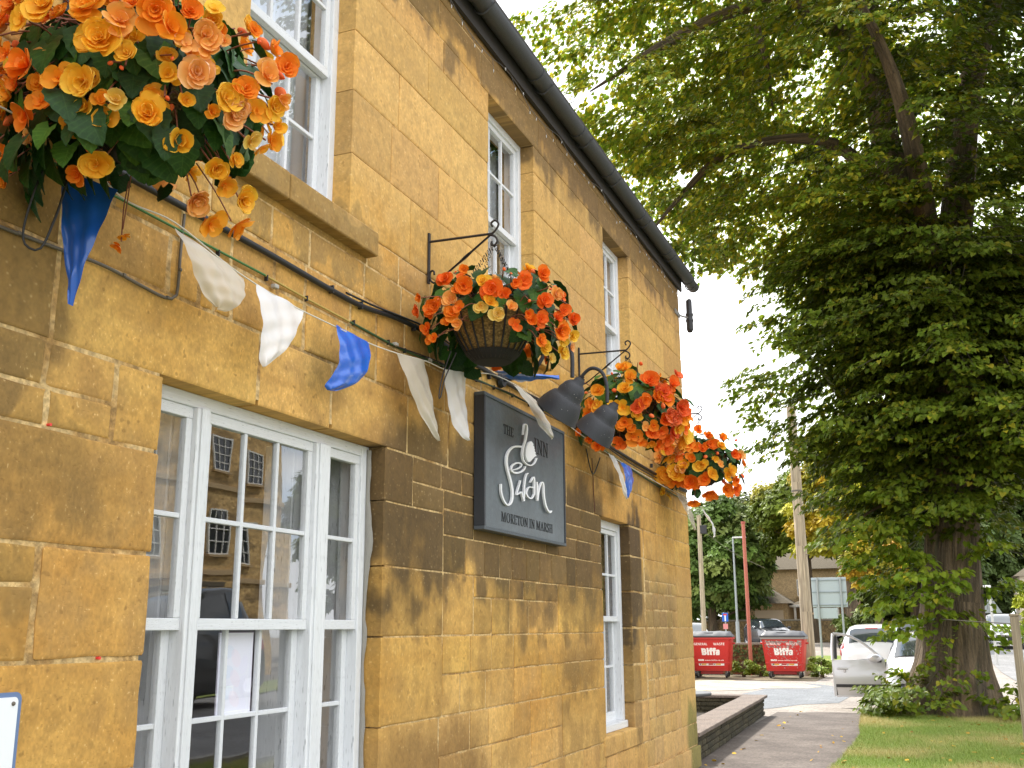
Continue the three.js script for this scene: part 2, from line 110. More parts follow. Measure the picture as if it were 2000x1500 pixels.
const SWAN = {s:[[6.533,2.568],[6.532,2.559],[6.531,2.545],[6.531,2.53],[6.534,2.516],[6.54,2.502],[6.55,2.488],[6.561,2.474],[6.573,2.463],[6.587,2.453],[6.603,2.444],[6.621,2.437],[6.64,2.432],[6.662,2.432],[6.685,2.435],[6.705,2.441],[6.723,2.448],[6.737,2.458],[6.749,2.468],[6.758,2.481],[6.765,2.493],[6.769,2.506],[6.771,2.519],[6.771,2.534],[6.769,2.549],[6.764,2.565],[6.757,2.582],[6.747,2.599],[6.737,2.616],[6.726,2.631],[6.713,2.646],[6.701,2.661],[6.69,2.675],[6.681,2.69],[6.673,2.704],[6.667,2.718],[6.663,2.732],[6.662,2.746],[6.664,2.759],[6.668,2.773],[6.674,2.785],[6.682,2.797],[6.693,2.809],[6.706,2.82],[6.721,2.83],[6.738,2.839],[6.757,2.849],[6.778,2.857],[6.801,2.864],[6.832,2.87],[6.87,2.876],[6.906,2.881],[6.932,2.884],[6.935,2.898],[6.909,2.894],[6.871,2.889],[6.83,2.883],[6.793,2.875],[6.763,2.866],[6.738,2.856],[6.715,2.845],[6.695,2.834],[6.678,2.822],[6.663,2.81],[6.651,2.797],[6.642,2.783],[6.635,2.77],[6.631,2.755],[6.629,2.741],[6.63,2.726],[6.633,2.712],[6.64,2.697],[6.648,2.682],[6.657,2.668],[6.668,2.653],[6.68,2.638],[6.693,2.623],[6.703,2.608],[6.713,2.592],[6.722,2.575],[6.73,2.559],[6.735,2.543],[6.738,2.529],[6.738,2.516],[6.737,2.503],[6.733,2.491],[6.728,2.48],[6.72,2.469],[6.71,2.46],[6.7,2.453],[6.689,2.448],[6.677,2.444],[6.665,2.442],[6.654,2.442],[6.641,2.445],[6.625,2.451],[6.61,2.46],[6.596,2.469],[6.584,2.48],[6.572,2.493],[6.563,2.506],[6.557,2.519],[6.553,2.533],[6.553,2.548],[6.554,2.561],[6.554,2.571]],loop:[[6.997,2.758],[6.991,2.752],[6.983,2.743],[6.973,2.734],[6.959,2.727],[6.94,2.719],[6.914,2.71],[6.887,2.702],[6.862,2.696],[6.839,2.692],[6.816,2.689],[6.795,2.687],[6.778,2.686],[6.765,2.687],[6.754,2.69],[6.744,2.693],[6.736,2.695],[6.715,2.686],[6.722,2.684],[6.732,2.68],[6.747,2.676],[6.766,2.674],[6.789,2.674],[6.814,2.676],[6.841,2.68],[6.869,2.685],[6.898,2.693],[6.928,2.702],[6.955,2.712],[6.979,2.722],[6.995,2.733],[7.006,2.743],[7.013,2.752],[7.017,2.758]],eye:[[6.739,2.692],[6.741,2.697],[6.743,2.705],[6.747,2.713],[6.754,2.72],[6.763,2.726],[6.776,2.732],[6.79,2.738],[6.805,2.743],[6.822,2.748],[6.841,2.752],[6.86,2.756],[6.876,2.758],[6.889,2.759],[6.903,2.758],[6.915,2.756],[6.924,2.755],[6.937,2.763],[6.929,2.764],[6.916,2.767],[6.9,2.768],[6.881,2.768],[6.859,2.766],[6.837,2.762],[6.814,2.757],[6.794,2.751],[6.775,2.745],[6.758,2.737],[6.742,2.73],[6.73,2.721],[6.721,2.712],[6.717,2.703],[6.715,2.695],[6.713,2.69]],tail:[[6.921,2.759],[6.917,2.755],[6.911,2.75],[6.904,2.744],[6.894,2.738],[6.879,2.732],[6.859,2.725],[6.838,2.719],[6.818,2.713],[6.798,2.708],[6.777,2.703],[6.758,2.699],[6.744,2.696],[6.747,2.691],[6.76,2.693],[6.78,2.697],[6.802,2.702],[6.824,2.707],[6.846,2.713],[6.868,2.72],[6.889,2.727],[6.907,2.734],[6.921,2.741],[6.93,2.749],[6.936,2.755],[6.94,2.759]],wa:[[6.892,2.639],[6.886,2.631],[6.878,2.619],[6.868,2.606],[6.858,2.593],[6.847,2.579],[6.835,2.563],[6.824,2.549],[6.817,2.538],[6.813,2.531],[6.812,2.527],[6.813,2.525],[6.813,2.524],[6.831,2.526],[6.831,2.528],[6.832,2.529],[6.833,2.532],[6.837,2.538],[6.845,2.549],[6.856,2.564],[6.868,2.579],[6.878,2.593],[6.888,2.606],[6.897,2.62],[6.904,2.631],[6.91,2.639]],wb:[[6.827,2.523],[6.838,2.527],[6.854,2.532],[6.872,2.538],[6.887,2.543],[6.898,2.548],[6.906,2.552],[6.908,2.553],[6.904,2.553],[6.908,2.55],[6.913,2.544],[6.919,2.536],[6.925,2.528],[6.933,2.519],[6.941,2.509],[6.949,2.5],[6.955,2.494],[6.973,2.498],[6.968,2.504],[6.96,2.513],[6.952,2.523],[6.945,2.532],[6.939,2.54],[6.935,2.548],[6.929,2.555],[6.921,2.56],[6.904,2.56],[6.892,2.556],[6.884,2.552],[6.875,2.548],[6.861,2.543],[6.844,2.537],[6.829,2.531],[6.818,2.528]],wc:[[6.973,2.497],[6.974,2.505],[6.975,2.516],[6.976,2.529],[6.977,2.543],[6.979,2.557],[6.98,2.572],[6.982,2.587],[6.984,2.603],[6.988,2.619],[6.993,2.635],[6.998,2.65],[7.004,2.664],[7.011,2.676],[7.019,2.687],[7.028,2.697],[7.035,2.703],[7.039,2.705],[7.042,2.706],[7.048,2.706],[7.053,2.706],[7.058,2.713],[7.053,2.713],[7.044,2.713],[7.031,2.71],[7.019,2.705],[7.009,2.697],[7.0,2.687],[6.991,2.676],[6.983,2.663],[6.976,2.649],[6.97,2.633],[6.966,2.616],[6.962,2.601],[6.96,2.585],[6.959,2.57],[6.958,2.555],[6.957,2.541],[6.956,2.527],[6.956,2.514],[6.955,2.503],[6.955,2.495]],aa:[[7.1,2.647],[7.105,2.652],[7.112,2.658],[7.121,2.664],[7.13,2.671],[7.141,2.678],[7.153,2.687],[7.164,2.693],[7.162,2.694],[7.16,2.693],[7.163,2.687],[7.165,2.678],[7.167,2.669],[7.167,2.657],[7.166,2.644],[7.165,2.63],[7.164,2.616],[7.164,2.602],[7.165,2.587],[7.165,2.574],[7.166,2.565],[7.185,2.567],[7.185,2.576],[7.185,2.59],[7.185,2.605],[7.186,2.619],[7.187,2.632],[7.189,2.647],[7.19,2.66],[7.191,2.672],[7.189,2.682],[7.187,2.691],[7.182,2.698],[7.169,2.702],[7.148,2.697],[7.135,2.689],[7.122,2.68],[7.112,2.672],[7.103,2.665],[7.095,2.659],[7.088,2.653],[7.083,2.648]],ab:[[7.167,2.575],[7.158,2.567],[7.144,2.556],[7.13,2.545],[7.116,2.538],[7.104,2.535],[7.088,2.534],[7.072,2.535],[7.058,2.537],[7.047,2.54],[7.036,2.545],[7.028,2.551],[7.023,2.557],[7.022,2.564],[7.023,2.571],[7.028,2.579],[7.034,2.586],[7.043,2.593],[7.053,2.6],[7.065,2.605],[7.078,2.609],[7.097,2.611],[7.122,2.612],[7.147,2.611],[7.164,2.611],[7.171,2.619],[7.154,2.619],[7.128,2.619],[7.1,2.619],[7.075,2.616],[7.054,2.61],[7.037,2.603],[7.024,2.595],[7.014,2.587],[7.006,2.579],[7.001,2.57],[6.999,2.561],[7.0,2.553],[7.006,2.546],[7.016,2.539],[7.029,2.533],[7.044,2.529],[7.062,2.527],[7.083,2.526],[7.105,2.528],[7.128,2.533],[7.146,2.542],[7.162,2.554],[7.176,2.566],[7.185,2.574]],na:[[7.215,2.668],[7.216,2.659],[7.217,2.646],[7.219,2.631],[7.22,2.614],[7.222,2.593],[7.223,2.568],[7.224,2.544],[7.226,2.528],[7.245,2.53],[7.246,2.547],[7.246,2.571],[7.247,2.596],[7.247,2.618],[7.245,2.635],[7.243,2.65],[7.241,2.662],[7.24,2.671]],nb:[[7.248,2.532],[7.252,2.546],[7.259,2.566],[7.267,2.588],[7.276,2.607],[7.286,2.624],[7.298,2.64],[7.311,2.654],[7.322,2.665],[7.332,2.672],[7.34,2.676],[7.342,2.676],[7.342,2.676],[7.345,2.675],[7.349,2.67],[7.353,2.663],[7.356,2.652],[7.357,2.638],[7.357,2.62],[7.357,2.601],[7.361,2.582],[7.368,2.563],[7.377,2.544],[7.387,2.526],[7.399,2.51],[7.412,2.497],[7.427,2.486],[7.442,2.477],[7.456,2.471],[7.468,2.466],[7.482,2.463],[7.496,2.462],[7.513,2.464],[7.528,2.469],[7.539,2.475],[7.546,2.48],[7.551,2.484],[7.526,2.486],[7.521,2.482],[7.514,2.477],[7.507,2.473],[7.505,2.472],[7.504,2.472],[7.498,2.472],[7.49,2.474],[7.48,2.478],[7.467,2.485],[7.453,2.493],[7.439,2.503],[7.426,2.516],[7.415,2.531],[7.404,2.549],[7.395,2.568],[7.389,2.586],[7.385,2.605],[7.385,2.624],[7.385,2.642],[7.383,2.656],[7.379,2.667],[7.375,2.676],[7.368,2.681],[7.359,2.685],[7.342,2.685],[7.325,2.681],[7.313,2.674],[7.301,2.665],[7.29,2.654],[7.277,2.639],[7.265,2.623],[7.255,2.606],[7.246,2.586],[7.238,2.564],[7.232,2.544],[7.228,2.53]],neck:[[6.938,2.978],[6.94,2.985],[6.943,2.995],[6.946,3.006],[6.949,3.016],[6.952,3.026],[6.955,3.035],[6.958,3.044],[6.963,3.051],[6.968,3.056],[6.973,3.06],[6.977,3.062],[6.978,3.062],[6.982,3.061],[6.989,3.06],[6.995,3.056],[6.999,3.051],[7.0,3.042],[7.0,3.03],[6.998,3.017],[6.994,3.003],[6.989,2.988],[6.981,2.971],[6.973,2.954],[6.964,2.938],[6.954,2.924],[6.942,2.911],[6.932,2.898],[6.923,2.884],[6.915,2.87],[6.909,2.856],[6.905,2.842],[6.903,2.829],[6.905,2.817],[6.909,2.805],[6.915,2.795],[6.925,2.786],[6.938,2.779],[6.954,2.773],[6.972,2.769],[6.991,2.766],[7.013,2.765],[7.036,2.765],[7.06,2.767],[7.084,2.77],[7.107,2.776],[7.129,2.783],[7.15,2.792],[7.168,2.801],[7.184,2.813],[7.198,2.826],[7.209,2.839],[7.217,2.847],[7.2,2.847],[7.192,2.838],[7.181,2.826],[7.168,2.814],[7.153,2.803],[7.137,2.795],[7.119,2.787],[7.1,2.781],[7.081,2.777],[7.062,2.774],[7.042,2.773],[7.022,2.773],[7.003,2.774],[6.986,2.777],[6.97,2.781],[6.956,2.786],[6.945,2.792],[6.937,2.8],[6.931,2.81],[6.928,2.821],[6.927,2.832],[6.929,2.845],[6.933,2.858],[6.939,2.872],[6.947,2.886],[6.956,2.899],[6.967,2.912],[6.978,2.925],[6.988,2.94],[6.996,2.956],[7.005,2.973],[7.012,2.99],[7.017,3.006],[7.02,3.02],[7.022,3.034],[7.022,3.046],[7.019,3.056],[7.014,3.062],[7.005,3.067],[6.995,3.069],[6.984,3.069],[6.971,3.067],[6.961,3.062],[6.953,3.056],[6.947,3.05],[6.943,3.042],[6.94,3.033],[6.938,3.024],[6.936,3.014],[6.933,3.004],[6.93,2.993],[6.928,2.983],[6.926,2.977]],wing:[[6.998,2.8],[6.991,2.807],[6.981,2.818],[6.975,2.831],[6.975,2.848],[6.979,2.867],[6.986,2.884],[6.996,2.9],[7.01,2.914],[7.025,2.927],[7.041,2.938],[7.06,2.947],[7.076,2.953],[7.089,2.955],[7.099,2.953],[7.107,2.952],[7.135,2.939],[7.121,2.932],[7.154,2.92],[7.14,2.914],[7.168,2.9],[7.151,2.894],[7.183,2.88],[7.163,2.874],[7.197,2.861],[7.162,2.852],[7.162,2.852],[7.149,2.845],[7.131,2.836],[7.113,2.826],[7.096,2.816],[7.079,2.807],[7.064,2.8],[7.051,2.795],[7.039,2.792],[7.028,2.791],[7.017,2.793],[7.006,2.797],[6.998,2.8]]};
// ================================================================ GROUND
const rise = (z) => (z < -38 ? 0.025 * (-z - 38) * smooth(0, 10, -z - 38) : 0) * (z < -100 ? 1 : 1);
const hgt = (z) => Math.min(rise(z), 1.7);
function sheet(x0, x1, z0, z1, lift, nx, nz, edge) {   // edge(u,v,x,z) may move a point
  return surf(nx, nz, (u, v) => { let x = lerp(x0, x1, u), z = lerp(z0, z1, v); if (edge) [x, z] = edge(u, v, x, z); return [x, hgt(z) + lift, z]; });
}
const uvm = (g, s = 1) => planarUV(g, (x, y, z) => [x * s, z * s]);
const asphFar = ASPH([146, 137, 128], [172, 162, 151]);
const groundMat = std(0xffffff, 0.95, { map: asphFar, bumpMap: grainAt(1), bumpScale: 0.004 });
{ const g = uvm(sheet(-260, 260, 60, -400, -0.012, 40, 230), 0.25); structure('ground', g, groundMat); }
// near pavement: brown-grey asphalt along the inn, joining the forecourt with a wavering edge
const pathTex = ASPH([92, 83, 77], [124, 114, 106]);
structure('pavement', uvm(sheet(-0.3, 1.62, 8, -21.4, 0.0, 12, 90, (u, v, x, z) => [u > 0.99 ? 1.5 + 0.1 * fbm(z * 0.7, 3, 3) + (z < -17 ? (z + 17) * 0.06 : 0) : x, v > 0.99 ? z + 0.5 * (fbm(x * 1.6, 1, 2) - 0.5) : z]), 0.4), std(0xffffff, 0.93, { map: pathTex, bumpMap: grainAt(2.5), bumpScale: 0.005 }));
// patched asphalt in the forecourt, blue-grey, and pale gravel by the bins
structure('forecourt_patch', uvm(surf(14, 10, (u, v) => { const a = u * Math.PI * 2, r = Math.sqrt(v) * (1 + 0.14 * Math.sin(3 * a + 1) + 0.1 * Math.sin(5 * a)); return [-0.8 + Math.cos(a) * r * 1.3, -0.007, -27.0 + Math.sin(a) * r * 5.2]; }), 0.3), std(0xffffff, 0.95, { map: ASPH([118, 121, 124], [138, 141, 144]), bumpMap: grainAt(2), bumpScale: 0.004 }));
structure('gravel', uvm(surf(24, 8, (u, v) => { const a = u * Math.PI * 2, r = Math.sqrt(v) * (1 + 0.12 * Math.sin(4 * a + 2) + 0.08 * Math.sin(9 * a)); return [-4.4 + Math.cos(a) * r * 3.6, -0.003, -30.6 + Math.sin(a) * r * 2.9]; }), 0.5), std(0xffffff, 0.97, { map: ASPH([166, 154, 134], [204, 194, 174]), bumpMap: grainAt(2), bumpScale: 0.012 }));
structure('earth_strip', uvm(surf(30, 4, (u, v) => { const x = lerp(-7.5, -0.9, u); return [x, 0.001, lerp(-34.0 + 0.7 * fbm(x * 1.3, 2, 3), -37.2, v)]; }), 0.5), std(0xffffff, 0.98, { map: ASPH([98, 86, 66], [150, 138, 108]), bumpMap: grainAt(2), bumpScale: 0.02 }));
// the road on the right, with kerbs and a broken centre line
const roadMat = std(0xffffff, 0.9, { map: ASPH([128, 127, 126], [150, 149, 148]), bumpMap: grainAt(2.5), bumpScale: 0.004 });
structure('road', uvm(sheet(5.0, 15.2, 40, -130, 0.004, 8, 120, (u, v, x, z) => [x - 0.02 * Math.max(0, -z - 20), z]), 0.3), roadMat);
{ const gs = []; for (let z = 20; z > -110; z -= 6) gs.push(sheet(9.9, 10.02, z, z - 3.2, 0.009, 1, 4, (u, v, x, zz) => [x - 0.02 * Math.max(0, -zz - 20), zz])); structure('road_marking', merge(gs), std(lin(0.7, 0.7, 0.68), 0.8, { bumpMap: grainAt(4), bumpScale: 0.003 })); }
{ const k = []; for (let z = 14; z > -21.6; z -= 0.92) k.push(bb(4.86, 4.99, -0.05, 0.11, z, z - 0.91, 0.012)); const g = thing('kerb', 'grey concrete kerb between lawn and road', 'kerb'); g.userData.kind = 'structure'; for (const q of k) mesh('kerb_stone', q, std(lin(0.34, 0.33, 0.31), 0.9, { bumpMap: grainAt(3), bumpScale: 0.004 }), g); }
// lawn: a soil-and-grass sheet with real blades over what the camera sees
const lawnEdge = (z) => 1.5 + 0.1 * fbm(z * 0.7, 3, 3) + (z < -17 ? (z + 17) * 0.06 : 0);
const lawnTex = tex(1024, 1024, (u, v) => { const n = tfbm(u, v, 4, 4), k = tfbm(u + 0.4, v, 24, 3), f = tfbm(u, v, 128, 2); let c = mix3([96, 124, 40], [150, 150, 66], clamp(0.5 + (n - 0.5) * 2)); c = mix3(c, [150, 132, 84], smooth(0.55, 0.7, k) * 0.6); const q = 0.55 + 0.8 * f; return [c[0] * q, c[1] * q, c[2] * q]; });
structure('lawn', uvm(sheet(1.4, 4.86, 14, -21.95, 0.03, 20, 110, (u, v, x, z) => [lerp(lawnEdge(z) + 0.01, 4.86, u), v > 0.99 ? z + 0.4 * (fbm(x * 1.2, 7, 2) - 0.5) : z]), 0.3), std(0xffffff, 1, { map: lawnTex, bumpMap: grainAt(3), bumpScale: 0.03 }));
structure('verge', uvm(sheet(-5.5, 2.2, -40.5, -50.5, 0.012, 8, 12, (u, v, x, z) => [x + 0.5 * fbm(z, 1, 2), z]), 0.3), std(0xffffff, 1, { map: lawnTex, bumpMap: grainAt(3), bumpScale: 0.03 }));
{
  reseed(11);
  const blade = merge([0, 1, 2, 3, 4].map((k) => { const a = k * 1.3, l = 0.035 + 0.012 * (k % 3), w = 0.0045, lean = 0.016 + 0.006 * k; return surf(1, 2, (u, v) => { const s = (u - 0.5) * w * (1 - v * 0.9); return [Math.cos(a) * lean * v * v + Math.sin(a) * s + 0.012 * Math.cos(a * 2.3), l * v * (1 - 0.15 * v), Math.sin(a) * lean * v * v - Math.cos(a) * s + 0.012 * Math.sin(a * 2.9)]; }); }));
  const N = 52000, im = new THREE.InstancedMesh(blade, phys(0xffffff, 0.7, { transmission: 0.25, thickness: 0 }), N), m = new THREE.Matrix4(), q = new THREE.Quaternion(), c = new THREE.Color();
  for (let i = 0; i < N; i++) {
    const z = -8 - 13.9 * Math.pow(rnd(), 0.8), x = lerp(lawnEdge(z) - 0.02, 4.84, Math.pow(rnd(), 1.15)), n = fbm(x * 0.9, z * 0.9, 3), s = rr(0.7, 1.5) * (0.8 + 0.5 * n);
    q.setFromEuler(new THREE.Euler(rr(-0.25, 0.25), rnd() * 6.3, rr(-0.25, 0.25)));
    m.compose(V(x, 0.028, z), q, V(s, s * rr(0.7, 1.3), s)); im.setMatrixAt(i, m);
    const d = clamp((n - 0.36) * 3.2 + rr(-0.25, 0.3)); c.setRGB(lerp(0.25, 0.5, d), lerp(0.35, 0.43, d), lerp(0.05, 0.16, d)); im.setColorAt(i, c);
  }
  im.name = 'grass'; tag(im, 'short mown grass of the lawn beside the pavement', 'grass', null, 'stuff'); scene.add(im);
  // fallen leaves on the lawn and the pavement edge
  const lg = surf(2, 2, (u, v) => [(u - 0.5) * 0.055 * (1 - Math.abs(v - 0.5) * 1.2), 0.012 * Math.abs(u - 0.5) + 0.004, (v - 0.5) * 0.07]), M = 260, lm = new THREE.InstancedMesh(lg, std(0xffffff, 0.8), M);
  for (let i = 0; i < M; i++) { const z = rr(-9, -21.5), onPath = rnd() < 0.22, x = onPath ? (rnd() < 0.5 ? rr(0.0, 0.25) + 0.05 : rr(1.1, 1.5)) : rr(lawnEdge(z), 4.6), s = rr(0.4, 1.0); q.setFromEuler(new THREE.Euler(rr(-0.5, 0.5), rnd() * 6.3, rr(-0.5, 0.5))); m.compose(V(x, onPath ? 0.006 : 0.06, z), q, V(s, s, s)); lm.setMatrixAt(i, m); const y = rnd(); c.setRGB(lerp(0.28, 0.62, y), lerp(0.13, 0.4, y), 0.03); lm.setColorAt(i, c); }
  lm.name = 'fallen_leaves'; tag(lm, 'yellow and brown fallen leaves scattered over lawn and pavement edge', 'leaves', null, 'stuff'); scene.add(lm);
}

// ================================================================ THE INN
const inn = thing('inn_building', 'two-storey ochre stone inn with white sash windows and dark gutter', 'building');
const ZF = -12.82, ZN = 3.4, TOP = 6.0;             // far corner, near end, wall top
const OPEN = [                                       // z near, z far, y bottom, y top
  { k: 'up', z0: -3.66, z1: -4.61, y0: 3.78, y1: 5.55 }, { k: 'up', z0: -6.54, z1: -7.49, y0: 3.78, y1: 5.55 }, { k: 'up', z0: -9.45, z1: -10.38, y0: 3.78, y1: 5.55 },
  { k: 'bay', z0: -3.25, z1: -5.07, y0: 0.72, y1: 2.6 }, { k: 'low', z0: -9.15, z1: -10.08, y0: 0.68, y1: 2.6 },
  { k: 'up', z0: -0.75, z1: -1.7, y0: 3.78, y1: 5.55 }];
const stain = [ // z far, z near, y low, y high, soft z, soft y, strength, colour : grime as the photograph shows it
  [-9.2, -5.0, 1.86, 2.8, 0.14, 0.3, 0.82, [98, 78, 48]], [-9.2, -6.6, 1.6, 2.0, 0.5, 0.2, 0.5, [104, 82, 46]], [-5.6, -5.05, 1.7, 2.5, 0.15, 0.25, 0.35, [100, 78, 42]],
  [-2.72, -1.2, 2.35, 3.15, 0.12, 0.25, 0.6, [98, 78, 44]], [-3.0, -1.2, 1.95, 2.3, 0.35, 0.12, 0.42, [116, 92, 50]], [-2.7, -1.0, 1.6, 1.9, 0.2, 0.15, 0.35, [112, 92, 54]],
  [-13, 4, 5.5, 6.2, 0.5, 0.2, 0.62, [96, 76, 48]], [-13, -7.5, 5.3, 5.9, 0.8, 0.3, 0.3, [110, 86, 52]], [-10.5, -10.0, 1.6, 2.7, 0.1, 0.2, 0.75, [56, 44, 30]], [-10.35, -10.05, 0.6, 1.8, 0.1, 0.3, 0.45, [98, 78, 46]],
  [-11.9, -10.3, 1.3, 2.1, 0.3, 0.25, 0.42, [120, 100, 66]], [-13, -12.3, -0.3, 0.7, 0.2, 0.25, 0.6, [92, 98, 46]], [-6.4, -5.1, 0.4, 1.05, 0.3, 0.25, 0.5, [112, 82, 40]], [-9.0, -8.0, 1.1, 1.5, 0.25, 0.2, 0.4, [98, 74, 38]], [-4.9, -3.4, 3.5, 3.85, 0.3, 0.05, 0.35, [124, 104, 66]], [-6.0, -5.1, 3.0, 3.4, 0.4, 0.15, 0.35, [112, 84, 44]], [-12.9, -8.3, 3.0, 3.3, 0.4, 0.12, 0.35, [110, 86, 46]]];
function stoneColor(z, y) {
  const n1 = fbm(z * 1.1 + 31, y * 1.1 + 5, 4), n2 = fbm(z * 5.3, y * 5.3 + 40, 4), n3 = fbm(z * 26 + 3, y * 24, 3), n4 = fbm(z * 110, y * 80 + 8, 2), st = fbm(z * 13 + 70, y * 1.3, 4), hz = fbm(z * 2.2, y * 16 + 20, 3);
  let c = mix3([210, 166, 90], [186, 138, 66], clamp(0.5 + (n1 - 0.5) * 1.8 + (hz - 0.5) * 0.6));
  c = mix3(c, [222, 180, 110], smooth(0.5, 0.72, n2 * 0.7 + n1 * 0.3) * 0.4);
  c = mix3(c, [208, 168, 106], 0.6 * smooth(3.6, 4.3, y + (n2 - 0.5) * 0.8) * (1 - smooth(5.3, 5.8, y)));
  c = mix3(c, [222, 180, 112], 0.55 * (1 - smooth(0.75, 1.25, y + (n1 - 0.5) * 0.9 + (n2 - 0.5) * 0.4)) * smooth(-4.8, -5.6, z));
  c = mix3(c, [132, 100, 54], smooth(0.48, 0.68, n2 * 0.6 + st * 0.15 + n3 * 0.25) * (y < 3.7 ? 0.46 : 0.24));
  c = mix3(c, [192, 160, 108], 0.55 * smooth(-10.35, -10.8, z + (n1 - 0.5) * 0.6) * (1 - smooth(2.0, 2.5, y + (n2 - 0.5) * 0.6)));
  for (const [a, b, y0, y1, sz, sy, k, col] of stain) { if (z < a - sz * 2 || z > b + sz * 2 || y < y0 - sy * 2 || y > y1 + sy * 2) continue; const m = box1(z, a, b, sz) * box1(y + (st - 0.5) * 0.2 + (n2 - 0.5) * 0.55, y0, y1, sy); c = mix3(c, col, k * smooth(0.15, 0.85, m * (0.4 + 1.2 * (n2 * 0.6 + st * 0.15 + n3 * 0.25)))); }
  const pit = smooth(0.77, 0.84, n3); c = mix3(c, [110, 82, 40], pit * 0.35); c = mix3(c, [240, 222, 180], smooth(0.82, 0.88, n4) * 0.3);
  const g = 0.85 + 0.16 * n4 + 0.22 * (n3 - 0.35) + 0.1 * (n2 - 0.3);
  return [c[0] * g, c[1] * g, c[2] * g];
}
const NEARBOX = [-5.25, -2.05, 0.7, 3.9], FARBOX = [-13.2, 3.6, -0.1, 6.3];
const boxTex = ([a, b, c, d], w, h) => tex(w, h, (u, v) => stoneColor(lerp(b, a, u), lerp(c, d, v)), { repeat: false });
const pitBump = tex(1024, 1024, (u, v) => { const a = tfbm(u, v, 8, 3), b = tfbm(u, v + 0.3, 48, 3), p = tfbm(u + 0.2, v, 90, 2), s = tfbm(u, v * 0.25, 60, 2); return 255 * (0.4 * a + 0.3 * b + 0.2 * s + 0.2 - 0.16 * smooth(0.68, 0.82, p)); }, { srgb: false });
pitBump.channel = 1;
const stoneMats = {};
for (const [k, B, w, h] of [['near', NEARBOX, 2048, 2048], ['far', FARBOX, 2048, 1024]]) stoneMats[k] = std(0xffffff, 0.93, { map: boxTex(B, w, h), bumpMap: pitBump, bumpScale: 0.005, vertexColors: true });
const stones = [];      // {geo, size, mat}
function stone(z0, z1, y0, y1, o = {}) {   // z0 > z1; a dressed block whose face lies near x = 0
  const gap = o.gap ?? 0.004, rough = o.rough ?? 0.0022, L = z0 - z1, Hh = y1 - y0, nu = clamp(Math.round(L / 0.14), 2, 5), nv = clamp(Math.round(Hh / 0.12), 2, 3), proud = (o.proud ?? 0) + rr(-0.002, 0.003), depth = o.depth ?? 0.21;
  const P = [], C = [], U = [], U1 = [], ix = [], zc = (z0 + z1) / 2, yc = (y0 + y1) / 2;
  const near = zc > NEARBOX[0] && zc < NEARBOX[1] && yc > NEARBOX[2] && yc < NEARBOX[3] && z0 < NEARBOX[1] && z1 > NEARBOX[0], B = near ? NEARBOX : FARBOX;
  const t = o.tone ?? 1, tk = t * (zc < -5.07 && zc > -9.15 && yc > 1.5 && yc < 2.9 ? rr(0.72, 1.22) : rr(0.88, 1.07)), tint = [tk, tk * rr(0.975, 1.02), tk * rr(0.93, 1.05)], ox = rnd() * 7, oy = rnd() * 7;
  const push = (x, y, z, zu) => { P.push(x, y, z); C.push(...tint); const q = zu ?? z; U.push((B[1] - q) / (B[1] - B[0]), (y - B[2]) / (B[3] - B[2])); U1.push(q / 1.1 + ox, y / 1.1 + oy); return P.length / 3 - 1; };
  const grid = [];
  const edgeJ = (k) => gap + Math.abs(rr(-1, 1)) * rough * k;
  for (let j = 0; j <= nv + 2; j++) { const row = []; for (let i = 0; i <= nu + 2; i++) {
    const oi = i === 0 || i === nu + 2, oj = j === 0 || j === nv + 2, ch = Math.min(0.009, L * 0.1);
    const fu = clamp((i - 1) / nu), fv = clamp((j - 1) / nv);
    let z = lerp(z0, z1, fu), y = lerp(y0, y1, fv), x = proud + rr(-0.0012, 0.0012);
    const du = i <= 1 ? -1 : i >= nu + 1 ? 1 : 0, dv = j <= 1 ? 1 : j >= nv + 1 ? -1 : 0;
    if (du) z += du * (edgeJ(o.rag ?? 1) * 1.7 + (oi ? 0 : ch + rr(0, 0.004)));
    if (dv) y += dv * (edgeJ(o.rag ?? 1) + (oj ? 0 : ch + rr(0, 0.004)));
    if (oi || oj) x = proud - 0.006 - rr(0, 0.003);
    row.push([x, y, z]);
  } grid.push(row); }
  const id = grid.map((r) => r.map((q) => push(...q)));
  for (let j = 0; j < nv + 2; j++) for (let i = 0; i < nu + 2; i++) { const a = id[j][i], b = id[j][i + 1], c = id[j + 1][i], d = id[j + 1][i + 1]; ix.push(a, b, d, a, d, c); }
  // skirts
  const side = (list, flip, zx) => { const f = list.map((q) => push(q[0], q[1], q[2])), k = list.map((q) => push(-depth, q[1], q[2], zx ? q[2] + (q[0] + depth) * zx : q[2])); for (let i = 0; i < list.length - 1; i++) flip ? ix.push(f[i], k[i], k[i + 1], f[i], k[i + 1], f[i + 1]) : ix.push(f[i], f[i + 1], k[i + 1], f[i], k[i + 1], k[i]); };
  side(grid[0], false, 0); side(grid[nv + 2], true, 0); side(grid.map((r) => r[0]), true, -1); side(grid.map((r) => r[nu + 2]), false, 1);
  const g = new THREE.BufferGeometry(); g.setAttribute('position', new THREE.Float32BufferAttribute(P, 3)); g.setAttribute('color', new THREE.Float32BufferAttribute(C, 3)); g.setAttribute('uv', new THREE.Float32BufferAttribute(U, 2)); g.setAttribute('uv1', new THREE.Float32BufferAttribute(U1, 2)); g.setIndex(ix); g.computeVertexNormals();
  const dist = Math.hypot(2.82, zc), seen = zc < -1.9 && yc > 1.6 - dist * 0.14 - 0.2 && yc < 1.6 + dist * 0.72;
  stones.push({ geo: g, mat: near ? 'near' : 'far', size: seen ? L * Hh / (dist * dist) : 0 });
}
